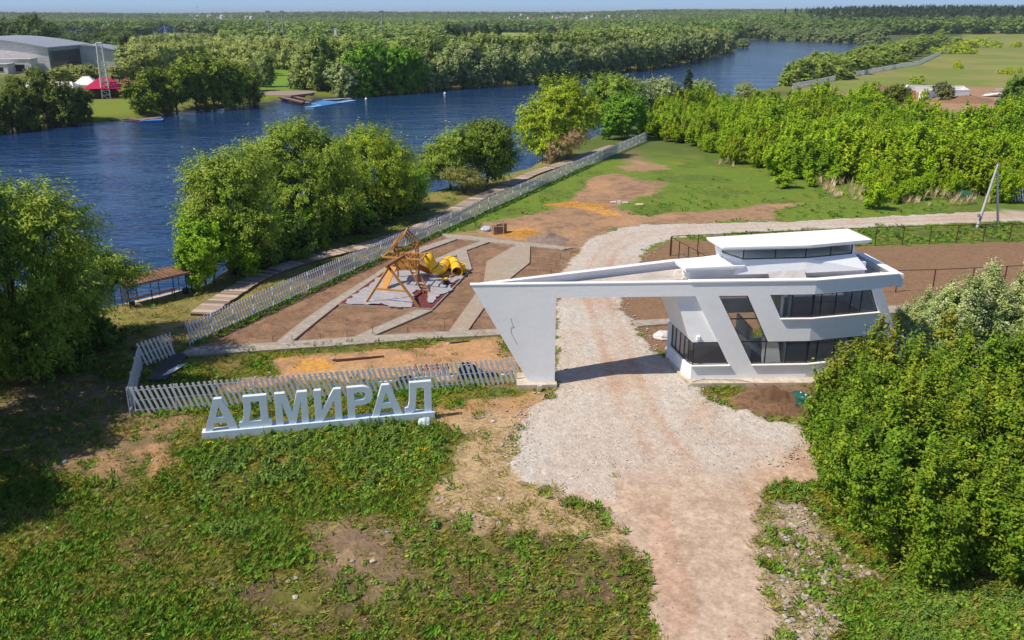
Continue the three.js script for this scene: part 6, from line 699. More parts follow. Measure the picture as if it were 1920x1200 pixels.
  tree('bank_tree', 'deep green tree filling the corner where the fence meets the thicket', 'tree', w(1168, 262), { ...mp, seed: 43, n: 24000, L: 0.5, W: 0.26, clump: 0.8, pal: pal([84, 124, 24], [72, 110, 22], [96, 132, 34]), lobes: lobesOf(43, 4.6, 9, 7, 0.2) });
  const gw = tree('willow_tree', 'pale grey willow showing over the thicket edge beside the dark spruce', 'tree', w(1238, 214), { ...wl, seed: 44, n: 14000, L: 0.6, W: 0.25, clump: 1.0, pal: PAL.willowGrey, lobes: lobesOf(44, 5, 9, 6, 0.25) }); again(gw, w(1312, 196), 2, 0.9, 0.75, 'pale grey willow just past the dark spruce over the thicket'); again(gw, w(1395, 182), 4, 0.6, 0.5, 'small pale willow at the water above the middle of the thicket'); again(gw, w(1196, 222), 1, 0.8, 1, 'pale willow top between the deep green tree and the thicket');
  tree('spruce_tree', 'single dark spruce rising over the thicket edge', 'tree', w(1287, 208), { ...mp, seed: 45, n: 9000, pal: PAL.spruce, L: 0.5, W: 0.16, clump: 0.5, droop: 0.3, gap: 0.1, stems: 1, trunk: 0.18, lobes: [0, 1, 2, 3, 4, 5].map((i) => [0, 1.5 + i * 1.9, 0, 2.4 - i * 0.38, 1.3, 2.4 - i * 0.38]) });
  tree('bank_tree', 'large dark round tree at the picture edge beyond the thicket', 'tree', w(1908, 238), { ...mp, seed: 46, n: 30000, L: 0.5, W: 0.26, clump: 0.8, stems: 1, trunk: 0.3, pal: pal([80, 110, 36], [68, 98, 32], [94, 118, 46]), lobes: lobesOf(46, 5.4, 12, 8, 0.2) });
  // meadow shrubs
  tree('round_bush', 'round dark olive bush in front of the new foundation walls', 'shrub', w(1768, 190), { ...mp, seed: 47, n: 9000, L: 0.55, W: 0.2, clump: 0.6, pal: pal([98, 104, 62], [84, 92, 54], [112, 114, 74]), lobes: lobesOf(47, 3.4, 5.6, 6, 0.15) });
  tree('bank_tree', 'dark ragged tree at the thicket end beside the tan soil heap', 'tree', w(1672, 222), { ...mp, seed: 49, n: 14000, L: 0.5, W: 0.22, clump: 0.8, gap: 0.4, pal: pal([86, 100, 30], [76, 90, 28], [100, 108, 40]), lobes: lobesOf(49, 4, 8, 6, 0.2) });
  const sp = tree('sapling', 'thin sapling on the meadow right below the white foundation', 'sapling', w(1729, 211), { ...mp, seed: 48, n: 2200, L: 0.45, W: 0.2, clump: 0.5, gap: 0.3, stems: 1, trunk: 0.09, fork: 0.4, pal: PAL.lime, lobes: [[0, 3, 0, 1.6, 1.6, 1.6], [0.2, 5, 0, 1.0, 1.4, 1.0], [-0.5, 2, 0, 1.4, 0.9, 1.3]] }); again(sp, w(1755, 221), 2, 0.7, 0.72, 'thin sapling on the meadow nearest the thicket edge'); 
  const lb = tree('lime_bush', 'broad lime-green bush patch on the meadow under the pine ridge', 'shrub', w(1812, 90), { ...mp, seed: 50, n: 14000, L: 0.7, W: 0.35, clump: 0.9, pal: PAL.lime, trunk: 0.15, lobes: [[0, 3, 0, 7, 4, 6], [11, 4, 0, 8, 5, 6], [-8, 2, 6, 6, 3, 6], [20, 2.4, 4, 6, 3.4, 6]] }); again(lb, w(1806, 101), 3, 0.9, 0.7, 'low lime-green bush strip just below the broad lime bush patch'); again(lb, w(1792, 129), 1, 0.28, 0.5, 'lone lime bush in the middle of the meadow'); again(lb, w(1884, 139), 5, 0.24, 0.42, 'pair of small lime bushes near the meadow edge'); again(lb, w(1910, 88), 4, 0.5, 0.6, 'lime-green bush strip at the picture edge under the pine ridge'); again(lb, w(1908, 137), 0.6, 0.12, 0.36, 'tiny lime bush right of the pair of small lime bushes'); again(lb, w(1874, 88), 2, 0.14, 0.6, 'slim lime bush standing alone under the pine ridge');
  again(sp, w(1712, 157), 3, 0.9, 0.5, 'small shrub above the white foundation, farther from the dark round tree'); again(sp, w(1726, 158), 5, 0.9, 0.55, 'small shrub above the white foundation, nearer the round bush'); 
  // roadside bushes
  const rb = tree('roadside_bush', 'small rounded bush at the field corner beside the track', 'shrub', w(1640, 392), { ...mp, seed: 51, n: 5000, L: 0.3, W: 0.17, pal: PAL.thicket, lobes: lobesOf(51, 1.5, 3.4, 5, 0.15) }); again(rb, w(1560, 345), 2, 0.8, 0.75, 'small yellow-green bush among dry grass at the thicket edge'); again(rb, w(1520, 350), 4, 0.6, 0.6, 'smallest yellow-green bush before the dry grass'); again(rb, w(1470, 352), 1, 1, 0.7, 'low bush at the thicket foot beyond the lush grass');
  // the silvery shrubs beside the gatehouse
  const sv = { ...mp, pal: PAL.silver, L: 0.17, W: 0.1, clump: 0.42, gap: 0.28, droop: 0, stretch: 1.4, stems: 5, trunk: 0.07, fork: 0.3 };
  const s1 = tree('silvery_shrub', 'tall silvery shrub right beside the gatehouse stern', 'shrub', w(1765, 668), { ...sv, seed: 52, n: 34000, twigs: 1, per: 24, lobes: shootsOf(52, 2.6, 7.0, 16, 0.6) }); again(s1, w(1850, 662), 2.1, 1.05, 1.0, 'tall silvery shrub second from the gatehouse stern'); again(s1, w(1935, 655), 4.0, 1.1, 1.06, 'tall silvery shrub at the picture edge'); again(s1, w(1712, 650), 1.0, 0.55, 0.7, 'thin silvery shrub touching the gatehouse stern wall');
  // the dense grove in front
  const gv = { ...mp, pal: PAL.grove, L: 0.2, W: 0.1, clump: 0.34, gap: 0.4, droop: -0.15, stretch: 2.3, trunk: 0.07, stems: 5, fork: 0.15, bark: mBarkPale, per: 22, twigs: 2 };
  const gLab = 'leafy box elder of the dense grove beside the dirt track', gGrp = 'leafy box elders of the grove', g1 = tree('box_elder', gLab, 'tree', w(1600, 870), { ...gv, seed: 61, n: 28000, gap: 0.46, lobes: shootsOf(61, 3.0, 7, 26, 0.38, 0.34) }, gGrp), g2 = tree('box_elder', gLab, 'tree', w(1690, 1042), { ...gv, seed: 62, n: 28000, gap: 0.46, lobes: shootsOf(62, 3.0, 6.2, 26, 0.38, 0.34) }, gGrp), g3 = tree('box_elder', gLab, 'tree', w(1700, 920), { ...gv, seed: 63, n: 30000, pal: pal([98, 118, 22], [82, 106, 18], [118, 128, 32]), gap: 0.46, lobes: shootsOf(63, 3.0, 7.6, 28, 0.38, 0.34) }, gGrp);
  [[g2, 1630, 965, 1, 1.0, 1.05], [g3, 1775, 1050, 2, 0.95, 0.75], [g1, 1870, 1052, 3, 1.05, 0.85], [g2, 1965, 1040, 4, 1.05, 1], [g1, 1795, 935, 5, 1.1, 1.05], [g3, 1895, 925, 0.5, 1.1, 1.0], [g2, 1990, 915, 1.5, 1.2, 1.25], [g3, 1655, 815, 2.5, 0.95, 0.85], [g1, 1745, 820, 3.5, 1.1, 1.0], [g2, 1840, 815, 4.5, 1.15, 1.15], [g3, 1935, 805, 5.5, 1.1, 0.9], [g1, 1600, 800, 0.8, 0.7, 0.8], [g2, 1575, 920, 2.2, 0.75, 0.8], [g3, 2050, 1020, 1.1, 1.1, 0.9], [g1, 2060, 860, 2.9, 1.2, 1.1]].forEach(([s, x, y, t, a, b]) => again(s, w(x, y), t, a, b));
  const tw = tree('slender_sapling', 'thin reddish-tipped shoot rising highest over the gatehouse window', 'sapling', w(1622, 800), { ...gv, seed: 64, n: 2600, per: 20, clump: 0.24, gap: 0.2, stems: 1, trunk: 0.04, fork: 0.5, twigs: 3, pal: pal([110, 126, 34], [98, 124, 28], [124, 122, 46]), lobes: [[0, 3.6, 0, 0.55, 1.0, 0.55], [0.35, 5.0, 0, 0.42, 0.9, 0.42], [-0.3, 5.9, 0, 0.3, 0.7, 0.3], [0.15, 6.7, 0, 0.22, 0.5, 0.22]] });
  again(tw, w(1560, 790), 2, 1, 0.72, 'thin shoot in front of the lower gatehouse window, nearest the arch'); again(tw, w(1590, 786), 3, 1, 0.74, 'thin shoot in front of the lower gatehouse window, middle one'); again(tw, w(1652, 806), 4.4, 1, 0.95, 'thin shoot at the stern corner of the gatehouse'); again(tw, w(1540, 800), 1.2, 1.1, 0.6, 'low thin shoot beside the green tank lids'); again(tw, w(1752, 770), 5, 1.2, 0.95, 'thin yellow shoot standing before the silvery shrubs');
}
{ // ---- the thicket
  const edge = [[1205, 250], [1290, 268], [1345, 300], [1420, 328], [1460, 340], [1530, 335], [1610, 362], [1690, 385], [1760, 372], [1810, 378], [1960, 385], [2060, 385], [2060, 250], [1880, 246], [1800, 252], [1705, 240], [1670, 218], [1600, 206], [1500, 200], [1420, 202], [1290, 206], [1200, 214]].map(([x, y]) => P2(x, y));
  const th = { pal: PAL.thicket, L: 0.3, W: 0.17, clump: 0.42, droop: -0.25, stretch: 1.7, trunk: 0.08, gap: 0.26, fork: 0.25, floor: 0.05, skirt: 0.2, stems: 3, per: 22, twigs: 1 };
  const label = 'young bright green maple of the dense thicket beyond the track', grp = 'young maples of the thicket'; const protos = [], r = rng(21); const spots = []; let guard = 0;
  while (spots.length < 255 && guard++ < 60000) { const x = 20 + r() * 130, z = -238 + r() * 125; if (polyDist(edge, x, z) > -0.6) continue; const D = -z, gap = 2.9 + Math.max(0, (D - 130)) * 0.022; if (spots.some((s) => (s[0] - x) ** 2 + (s[1] - z) ** 2 < gap * gap)) continue; spots.push([x, z]); }
  spots.forEach(([x, z], i) => { const k = i % 6, y = T(x, z) - 0.1; const e = -polyDist(edge, x, z), s = (0.6 + 0.42 * sstep(0, 9, e)) * (0.62 + 0.85 * fbm(x * 0.06, z * 0.06, 2)) + 0.24 * (r() - 0.5); if (i < 6) { const seed = 70 + i; const p = tree('thicket_maple', label, 'tree', [x, y, z], { ...th, seed, n: 17000, gap: i % 2 ? 0.34 : 0.24, pal: i === 5 ? pal([122, 146, 20], [108, 138, 14], [136, 150, 34]) : i === 1 ? pal([112, 134, 14], [100, 126, 12], [128, 140, 24]) : i === 3 ? pal([96, 130, 14], [84, 120, 12], [112, 138, 22]) : PAL.thicket, lobes: shootsOf(seed, 3.1, 6.1, 18, 0.7, 0.6) }, grp); p.scale.set(s, s, s); protos.push(p); } else again(protos[k], V(x, y, z), r() * 6.28, s * (0.95 + 0.3 * r()), s * (0.8 + 0.55 * r())); });
}
{ // ---- across the river and along the meadow
  const fw = (o) => ({ nr: 0.8, L: 0.7, W: 0.36, clump: 1.0, droop: 0.25, stretch: 1.4, trunk: 0.3, gap: 0.24, fork: 0.25, floor: 0.3, skirt: 0.2, per: 24, twigs: 2, ...o });
  const rdy = []; const make = (name, label, p, H, R, seed, group) => { const k = name + label; if (!rdy[k]) { rdy[k] = []; } const list = rdy[k], pal_ = p; if (list.length < 3) { const t = tree(name, label, 'tree', [0, 0, 0], fw({ seed: seed + list.length * 13, n: 9000, pal: pal_, lobes: lobesOf(seed + list.length * 13, 5, 12, 6, 0.18) }), group); list.push(t); t.userData.fresh = true; return t; } const src = list[Math.floor(R0() * 3)], c = src.clone(); c.name = numbered(name); scene.add(c); return c; };
  const put = (name, label, group, p, pos, H, Rr, seed) => { const t = make(name, label, p, H, Rr, seed, group); delete t.userData.fresh; t.position.copy(pos); t.rotation.y = R0() * 6.28; t.scale.set(Rr / 5.4, H / 12, Rr / 5.4); return t; };
  const far = (px, py) => { const p = P(px, py, -0.9); p.y = T(p.x, p.z) - 0.2; return p; };
  // wooded far shore, front rows
  const shore = [[552, 178], [640, 179], [660, 178], [760, 171], [860, 162], [1000, 153], [1080, 144], [1180, 131], [1260, 122], [1330, 108.5], [1370, 98.5], [1388, 91]]; const sAt = (px) => { for (let i = 1; i < shore.length; i++) if (px <= shore[i][0]) { const [x0, y0] = shore[i - 1], [x1, y1] = shore[i]; return lerp(y0, y1, (px - x0) / (x1 - x0)); } return 91; };
  const D2 = (px, inland) => { const y = sAt(px), p = P(px, y, -0.9), q = P(px + 6, sAt(Math.min(px + 6, 1388)), -0.9); let nx = -(q.z - p.z), nz = q.x - p.x; const l = Math.hypot(nx, nz); nx /= l; nz /= l; if (nz > 0) { nx = -nx; nz = -nz; } const o = V(p.x + nx * inland, 0, p.z + nz * inland); o.y = T(o.x, o.z) - 0.2; return o; };
  for (let px = 655; px < 1390; px += lerp(24, 11, sstep(655, 1390, px))) { const green = px < 812 && px > 655; put(green ? 'shore_maple' : 'shore_willow', green ? 'dense deep green tree of the opposite bank behind the timber railing' : 'grey-green willow lining the opposite bank of the river', green ? 'deep green trees of the opposite bank' : 'grey-green willows of the opposite bank', green ? pal([88, 132, 22], [72, 114, 18], [106, 146, 32]) : pal([122, 138, 82], [104, 122, 64], [142, 154, 106]), D2(px, 4 + R0() * 3), green ? 15 + R0() * 4 : 12.5 + R0() * 4.5, 5.2 + R0() * 1.6, green ? 101 : 102); }
  for (let px = 560; px < 1386; px += lerp(27, 12, sstep(560, 1386, px))) { put('wood_tree', 'tree of the second row of the riverside wood across the river', 'second row of the riverside wood', px % 3 < 1.4 ? pal([116, 130, 74], [100, 116, 58], [134, 144, 92]) : pal([112, 130, 62], [98, 118, 52], [128, 142, 78]), D2(px, 18 + R0() * 6), 14.5 + R0() * 4.5, 5.6 + R0() * 1.8, 103); }
  for (const [x, y, h] of [[842, 78, 13], [855, 79, 12], [868, 79.5, 12], [888, 77, 12], [898, 77, 12], [911, 78, 13], [932, 78, 14]]) { const p = at(x, y, 560); p.y = -1; put('fir_tree', 'dark pointed fir at the edge of the bright far field', 'dark firs by the bright far field', PAL.spruce, p, h * 1.1 + 5, 3, 104); }
  // grey willow hedge rows on the low meadow
  for (let k = 0; k < 3; k++) for (let px = 240 + k * 9; px < 660; px += 17) { const d = 395 + k * 55 + 26 * Math.sin(px * 0.02), pos = at(px, 100, d); if (k === 0 && px > 505 && px < 560) continue; pos.y = T(pos.x, pos.z) - 0.3; put('hedge_willow', 'pale feathery willow in the rows behind the boat landing', 'pale willows in rows', pal([140, 152, 84], [124, 140, 68], [156, 164, 102]), pos, 11 + 2.5 * R0() + k * 0.7, 4.6 + R0(), 105); }
  for (const [x, y, h, rr] of [[572, 168, 15, 6], [598, 170, 17, 6], [622, 168, 14, 5.4], [645, 166, 15, 5.2], [470, 172, 10, 4.6], [500, 164, 12, 4], [520, 128, 14, 5], [535, 126, 13, 4.4]]) put('shore_willow', 'tall pale willow behind the gangways and the little lawn', 'tall pale willows by the lawn', pal([112, 128, 70], [96, 114, 56], [130, 142, 90]), far(x, y), h, rr, 106);
  // big spreading trees by the pavilion, dark group on the near corner
  const big = pal([100, 120, 30], [84, 106, 26], [116, 130, 42]); for (const [x, y, h, rr] of [[262, 212, 8, 4.2], [292, 206, 11, 5], [330, 203, 13, 5.6], [368, 199, 15.5, 6.6], [402, 197, 15, 6], [436, 194, 14, 5.6], [468, 189, 11, 4.6]]) put('spreading_tree', 'broad mid-green tree of the group between pavilion and gangways', 'broad trees between pavilion and gangways', big, far(x, y), h, rr, 107);
  for (const [x, y, h, rr] of [[-20, 242, 10, 4.5], [22, 238, 10.5, 4.2], [58, 232, 10, 4], [88, 226, 12.5, 4.2], [118, 228, 12, 4.2], [142, 223, 9, 3.4], [158, 221, 8, 3], [40, 210, 9, 4]]) put('corner_tree', 'dark feathery tree in the clump at the water before the marquees', 'dark trees before the marquees', pal([82, 98, 30], [70, 88, 26], [98, 110, 42]), far(x, y), h, rr, 108);
  for (const [x, d, h, rr] of [[112, 340, 6, 4.5], [132, 350, 6.4, 5], [152, 345, 6.2, 4.6], [172, 352, 6.6, 4.6], [222, 350, 6, 4.4], [244, 360, 8.5, 4.8], [262, 365, 10, 5], [285, 370, 11, 5], [250, 480, 11, 5.4]]) { const p = at(x, 140, d); p.y = -1; put('hall_willow', 'soft olive willow between the marquees and the large hall', 'soft willows before the large hall', pal([128, 138, 66], [112, 124, 56], [142, 150, 84]), p, h, rr, 109); }
  for (let k = 0; k < 3; k++) for (let px = -20 + k * 11; px < 250; px += 26) { const d = 560 + k * 90 + R0() * 40, p = at(px, 70, d); p.y = T(p.x, p.z) - 0.5; put('park_tree', 'big dark round tree of the wood behind the sports halls', 'dark wood behind the sports halls', pal([72, 94, 40], [60, 82, 34], [88, 108, 50]), p, px < 100 ? 19 + R0() * 6 : px < 195 ? 9 + R0() * 3 : 13 + R0() * 3, 8 + R0() * 2.5, 110); }
  // row between the river and the meadow fence
  for (let i = 0; i < 40; i++) { const t = i / 39, px = lerp(1478, 1766, Math.pow(t, 0.9)), y0 = px < 1640 ? lerp(160, 128, (px - 1478) / 162) : lerp(128, 82, (px - 1640) / 126), p = far(px + (R0() - 0.5) * 12, y0 + R0() * 3 - (i % 2) * lerp(10, 5, t)); if (polyDist(RIVER, p.x, p.z) < 2) { p.x += 14; p.z += 4; } put('meadow_willow', 'olive willow in the row between the river and the long meadow fence', 'willows along the long meadow fence', t > 0.72 ? pal([124, 148, 34], [112, 138, 30], [138, 156, 50]) : pal([116, 136, 54], [104, 124, 46], [132, 148, 72]), p, 6.8 + R0() * 3.2 + 2 * t, 4.4 + R0() * 1.4 + 3 * t, 111); }
  // trees on the far end of the river
  for (let i = 0; i < 26; i++) { const px = 1398 + i * 10.5, p = far(px, lerp(72.6, 80, sstep(1400, 1680, px))); p.z -= 14; put('bend_willow', 'grey-green willow at the river bend where the water turns away', 'willows at the far river bend', pal([104, 122, 72], [90, 110, 62], [118, 134, 88]), p, 13 + R0() * 8, 8 + R0() * 3, 112); }
  // where trees stand in a row that one can count along, each is named by its place in it
  const words = ['first', 'second', 'third', 'fourth', 'fifth', 'sixth', 'seventh', 'eighth', 'ninth', 'tenth', 'eleventh', 'twelfth', 'thirteenth', 'fourteenth', 'fifteenth', 'sixteenth', 'seventeenth', 'eighteenth', 'nineteenth', 'twentieth', 'twenty-first', 'twenty-second', 'twenty-third', 'twenty-fourth', 'twenty-fifth', 'twenty-sixth', 'twenty-seventh', 'twenty-eighth', 'twenty-ninth', 'thirtieth', 'thirty-first', 'thirty-second', 'thirty-third', 'thirty-fourth', 'thirty-fifth', 'thirty-sixth', 'thirty-seventh', 'thirty-eighth', 'thirty-ninth', 'fortieth'];
  const along = (group, f) => scene.children.filter((o) => o.userData.group === group).sort((p, q) => p.position.x / p.position.z - q.position.x / q.position.z).reverse().forEach((o, i) => { o.userData.label = f(words[i]); });
  along('grey-green willows of the opposite bank', (n) => n + ' grey-green willow along the opposite bank, counted from the timber railing'); along('deep green trees of the opposite bank', (n) => n + ' deep green tree behind the timber railing, counted from the gangways'); along('dark firs by the bright far field', (n) => n + ' dark pointed fir before the bright far field, from the light masts'); along('tall pale willows by the lawn', (n) => n + ' tall pale willow by the little lawn, counted from the pavilion side'); along('broad trees between pavilion and gangways', (n) => n + ' broad mid-green tree at the water, counted from the crimson pavilion'); along('dark trees before the marquees', (n) => n + ' dark tree of the waterside clump before the marquees, from its outer end'); along('willows at the far river bend', (n) => n + ' willow at the far river bend, counted from the wooded point'); along('soft willows before the large hall', (n) => n + ' soft olive willow before the halls, counted from the large hall');
  const tip = far(1392, 88); put('drooping_willow', 'willow drooping into the water at the point of the wooded bank', undefined, pal([108, 124, 74], [94, 112, 62], [124, 138, 90]), tip, 9, 6, 113);
  // far woods: no one could count these
  const wood = (name, label, seed, pal_, cloud, list, cfg) => { const g = crown(fw({ seed, n: cloud, pal: pal_, lobes: cfg.lobes || lobesOf(seed, 5, 12, 5, 0.15), L: cfg.L || 1.4, W: cfg.W || 0.8, clump: 1.3, per: 12, gap: 0.15, ...cfg })); const m = new THREE.InstancedMesh(g, leafMat, list.length); m.name = numbered(name); const M = new THREE.Matrix4(), q = new THREE.Quaternion(), c = new THREE.Color(), r = rng(seed + 5); list.forEach(([x, y, z, s, sy], i) => { M.compose(V(x, y, z), q.setFromAxisAngle(V(0, 1, 0), r() * 6.28), V(s, sy, s)); m.setMatrixAt(i, M); const k = 0.88 + 0.24 * r(); m.setColorAt(i, c.setRGB(k, k * (0.96 + 0.08 * r()), k)); }); m.castShadow = m.receiveShadow = true; scene.add(m); tag(m, label, 'wood', null, 'stuff'); return m; };
  const r = rng(33), A = [], B = [], Cc = [], Dd = [];
  const avoid = [[[-60, 92], [200, 90], [240, 128], [0, 150]], [[846, 69], [880, 60], [1070, 63], [1074, 69]], [[268, 72], [300, 63], [350, 61.5], [352, 67], [300, 70]], [[362, 66.5], [366, 61.8], [416, 61.5], [416, 66]], [[600, 62], [640, 61], [650, 65], [610, 66]]].map((l) => l.map(([x, y]) => P2(x, y, -0.7)));
  for (let i = 0; i < 52000; i++) { const D = 330 * Math.pow(4200 / 330, r()), a = (r() * 2 - 1) * 0.66, x = D * Math.tan(a), z = -D; const px = 960 + FOCAL * x / (D * CP + 24 * SP); if (D < 480 && (px < 640 || px > 1250)) continue; if (D < 640 && px < 560) continue; if (D < 1150 && px > 1420) continue; if (px > 110 && px < 428 && D < 1210) continue; if (px > 838 && px < 1082 && D > 460 && D < 1330) continue; if (px > 590 && px < 660 && D < 700) continue; const d = polyDist(RIVER, x, z); if (d < (D < 480 ? 34 : 10)) continue; if (avoid.some((p) => polyDist(p, x, z) < 4)) continue; const keep = D < 900 ? 0.3 : D < 1400 ? 0.6 : 1; if (r() > keep) continue; const y = T(x, z, d) - 0.4, s = D < 900 ? 1.15 + 0.6 * r() : 1.5 + 0.8 * r(), sy = D < 900 ? 1.0 + 0.4 * r() : 1.0 + 0.5 * r();
    const ridge = px > 1380 && D > 1150; if (ridge && D < 2300 && r() < sstep(1200, 1500, D) * sstep(1440, 1740, px)) { Dd.push([x, y, z, 1.1 + 0.5 * r(), 1.5 + 0.5 * r()]); continue; } const q = fbm(x * 0.006, z * 0.006, 3); (q < 0.44 ? A : q < 0.56 ? B : Cc).push([x, y, z, s, sy]); }
  wood('distant_wood', 'mid-green mass of woods stretching to the horizon', 121, pal([92, 118, 52], [84, 108, 46], [102, 126, 60]), 900, A, {}); wood('distant_wood', 'paler olive parts of the far woods', 122, pal([108, 128, 62], [100, 120, 56], [118, 136, 72]), 900, B, {}); wood('distant_wood', 'darker parts of the far woods', 123, pal([76, 102, 46], [68, 92, 40], [86, 110, 52]), 900, Cc, {});
  wood('pine_wood', 'dark pine wood on the ridge above the meadow', 124, pal([48, 70, 46], [40, 60, 40], [60, 80, 52]), 300, Dd, { lobes: [0, 1, 2, 3].map((i) => [0, 5 + i * 2.6, 0, 3.0 - i * 0.6, 2.0, 3.0 - i * 0.6]), L: 1.5, W: 0.8 });
}
{ // ---- low plants near by: more of them close to the viewer, where each can be seen
  const blade = (n, h, spread, w, pal_, seed, curl = 0.3) => { const r = rng(seed), B = leafCloud(n); for (let i = 0; i < n; i++) { const a = r() * 6.28, d = spread * Math.sqrt(r()), hh = h * (0.6 + 0.6 * r()), lean = curl * (0.4 + r()), c = pal_[Math.floor(r() * 3)], v = 0.8 + 0.4 * r(); leaf(B, Math.cos(a) * d + Math.cos(a) * lean * hh * 0.5, hh * 0.46, Math.sin(a) * d + Math.sin(a) * lean * hh * 0.5, -Math.sin(a) + (r() - 0.5), 0.5, Math.cos(a) + (r() - 0.5), Math.cos(a) * lean, 1, Math.sin(a) * lean, hh, w, c[0] * v, c[1] * v, c[2] * v); } return leafGeo(B); };
  const rosette = (n, h, R, L, W, pal_, seed) => { const r = rng(seed), B = leafCloud(n); for (let i = 0; i < n; i++) { const a = r() * 6.28, e = r(), x = Math.cos(a) * R * e, z = Math.sin(a) * R * e, y = h * (0.25 + 0.75 * r()) * (1 - e * 0.55), c = pal_[Math.floor(r() * 3)], v = 0.75 + 0.5 * r(), sz = 0.7 + 0.6 * r(); leaf(B, x, y, z, Math.cos(a) * 0.4 + (r() - 0.5) * 0.8, 0.9, Math.sin(a) * 0.4 + (r() - 0.5) * 0.8, Math.cos(a), 0.25 - e * 0.3, Math.sin(a), L * sz, W * sz, c[0] * v, c[1] * v, c[2] * v); } return leafGeo(B); };
  const gp = pal([108, 118, 28], [130, 126, 40], [90, 110, 24]), gd = pal([78, 114, 24], [66, 102, 22], [98, 128, 32]), gs2 = pal([124, 118, 62], [146, 132, 86], [108, 106, 44]);
  const kinds = { grass: [blade(16, 0.13, 0.2, 0.04, gp, 201, 0.5), [], 'short green grass over the foreground slope and the bank', 'grass', 'grass'], lush: [blade(16, 0.34, 0.26, 0.07, gd, 202), [], 'lush taller grass on the verge, along the fences and behind the yard', 'lush_grass', 'grass'], weed: [rosette(26, 0.3, 0.26, 0.19, 0.1, pal([84, 112, 34], [70, 98, 28], [106, 126, 44]), 203), [], 'leafy green weeds scattered over the slope', 'weeds', 'weeds'], tall: [rosette(46, 0.7, 0.34, 0.2, 0.1, pal([76, 106, 38], [62, 92, 32], [94, 118, 46]), 204), [], 'tall bushy weeds below the letter sign and beside the track', 'tall_weeds', 'weeds'], straw: [blade(14, 0.38, 0.26, 0.03, gs2, 205, 0.7), [], 'dry straw and last year stalks', 'dry_grass', 'dry grass'], reed: [blade(30, 1.7, 0.5, 0.05, PAL.straw, 206, 0.18), [], 'pale dry reeds at the thicket edge and on the dark bank', 'dry_reeds', 'dry reeds'], flower: [rosette(7, 0.22, 0.2, 0.07, 0.07, pal([236, 206, 30], [240, 214, 60], [228, 190, 20]), 207), [], 'small yellow dandelions in the grass', 'dandelions', 'flowers'] };
  const stoneG = new THREE.IcosahedronGeometry(1, 0); { const p = stoneG.attributes.position; const rr = rng(5), mp2 = {}; for (let i = 0; i < p.count; i++) { const k = [p.getX(i), p.getY(i), p.getZ(i)].map((v) => v.toFixed(2)).join(); mp2[k] ??= 0.7 + 0.5 * rr(); p.setXYZ(i, p.getX(i) * mp2[k], p.getY(i) * mp2[k] * 0.65, p.getZ(i) * mp2[k]); } stoneG.computeVertexNormals(); }
  const stones = []; const r = rng(444); let N = 520000;
  const reedPx = [[[1310, 285], [1340, 282], [1378, 292], [1376, 318], [1340, 312]], [[1540, 352], [1580, 345], [1625, 352], [1622, 376], [1575, 380]], [[1520, 330], [1550, 325], [1556, 345], [1528, 350]], [[1690, 370], [1760, 362], [1860, 366], [1860, 384], [1700, 386]]].map((l) => l.map(([x, y]) => P2(x, y)));
  const tallPx = [[[560, 792], [690, 780], [800, 770], [836, 800], [830, 860], [800, 900], [700, 900], [600, 880], [520, 900], [380, 930], [330, 890], [420, 850]], [[700, 735], [800, 722], [930, 714], [985, 730], [950, 742], [860, 745], [760, 745]], [[1425, 930], [1470, 895], [1515, 905], [1520, 950], [1480, 990], [1440, 1030], [1425, 990]], [[560, 970], [440, 1000], [280, 1010], [300, 975], [420, 955]], [[1560, 1090], [1700, 1080], [2000, 1080], [2000, 1230], [1560, 1230]], [[900, 970], [990, 975], [1010, 1010], [930, 1020]], [[720, 1020], [800, 1010], [820, 1050], [740, 1060]]].map((l) => l.map(([x, y]) => P2(x, y)));
  const cornerSlab = [[275, 716], [300, 686], [328, 668], [345, 666], [352, 670], [330, 690], [312, 716]].map(([x, y]) => P2(x, y)); const walkLine = [[376, 593], [430, 556], [500, 515.5], [582, 488.5], [690, 462], [752, 443], [832, 407.5], [905, 369], [945, 353], [1000, 327], [1048, 311], [1110, 289]].map(([x, y]) => P2(x, y)); const fenceLines = [[[-24.78, -63.32], [-8.61, -100.62]], [[-8.36, -100.62], [27.58, -182.77]], [[-23.96, -51.05], [1.11, -56.32]]];
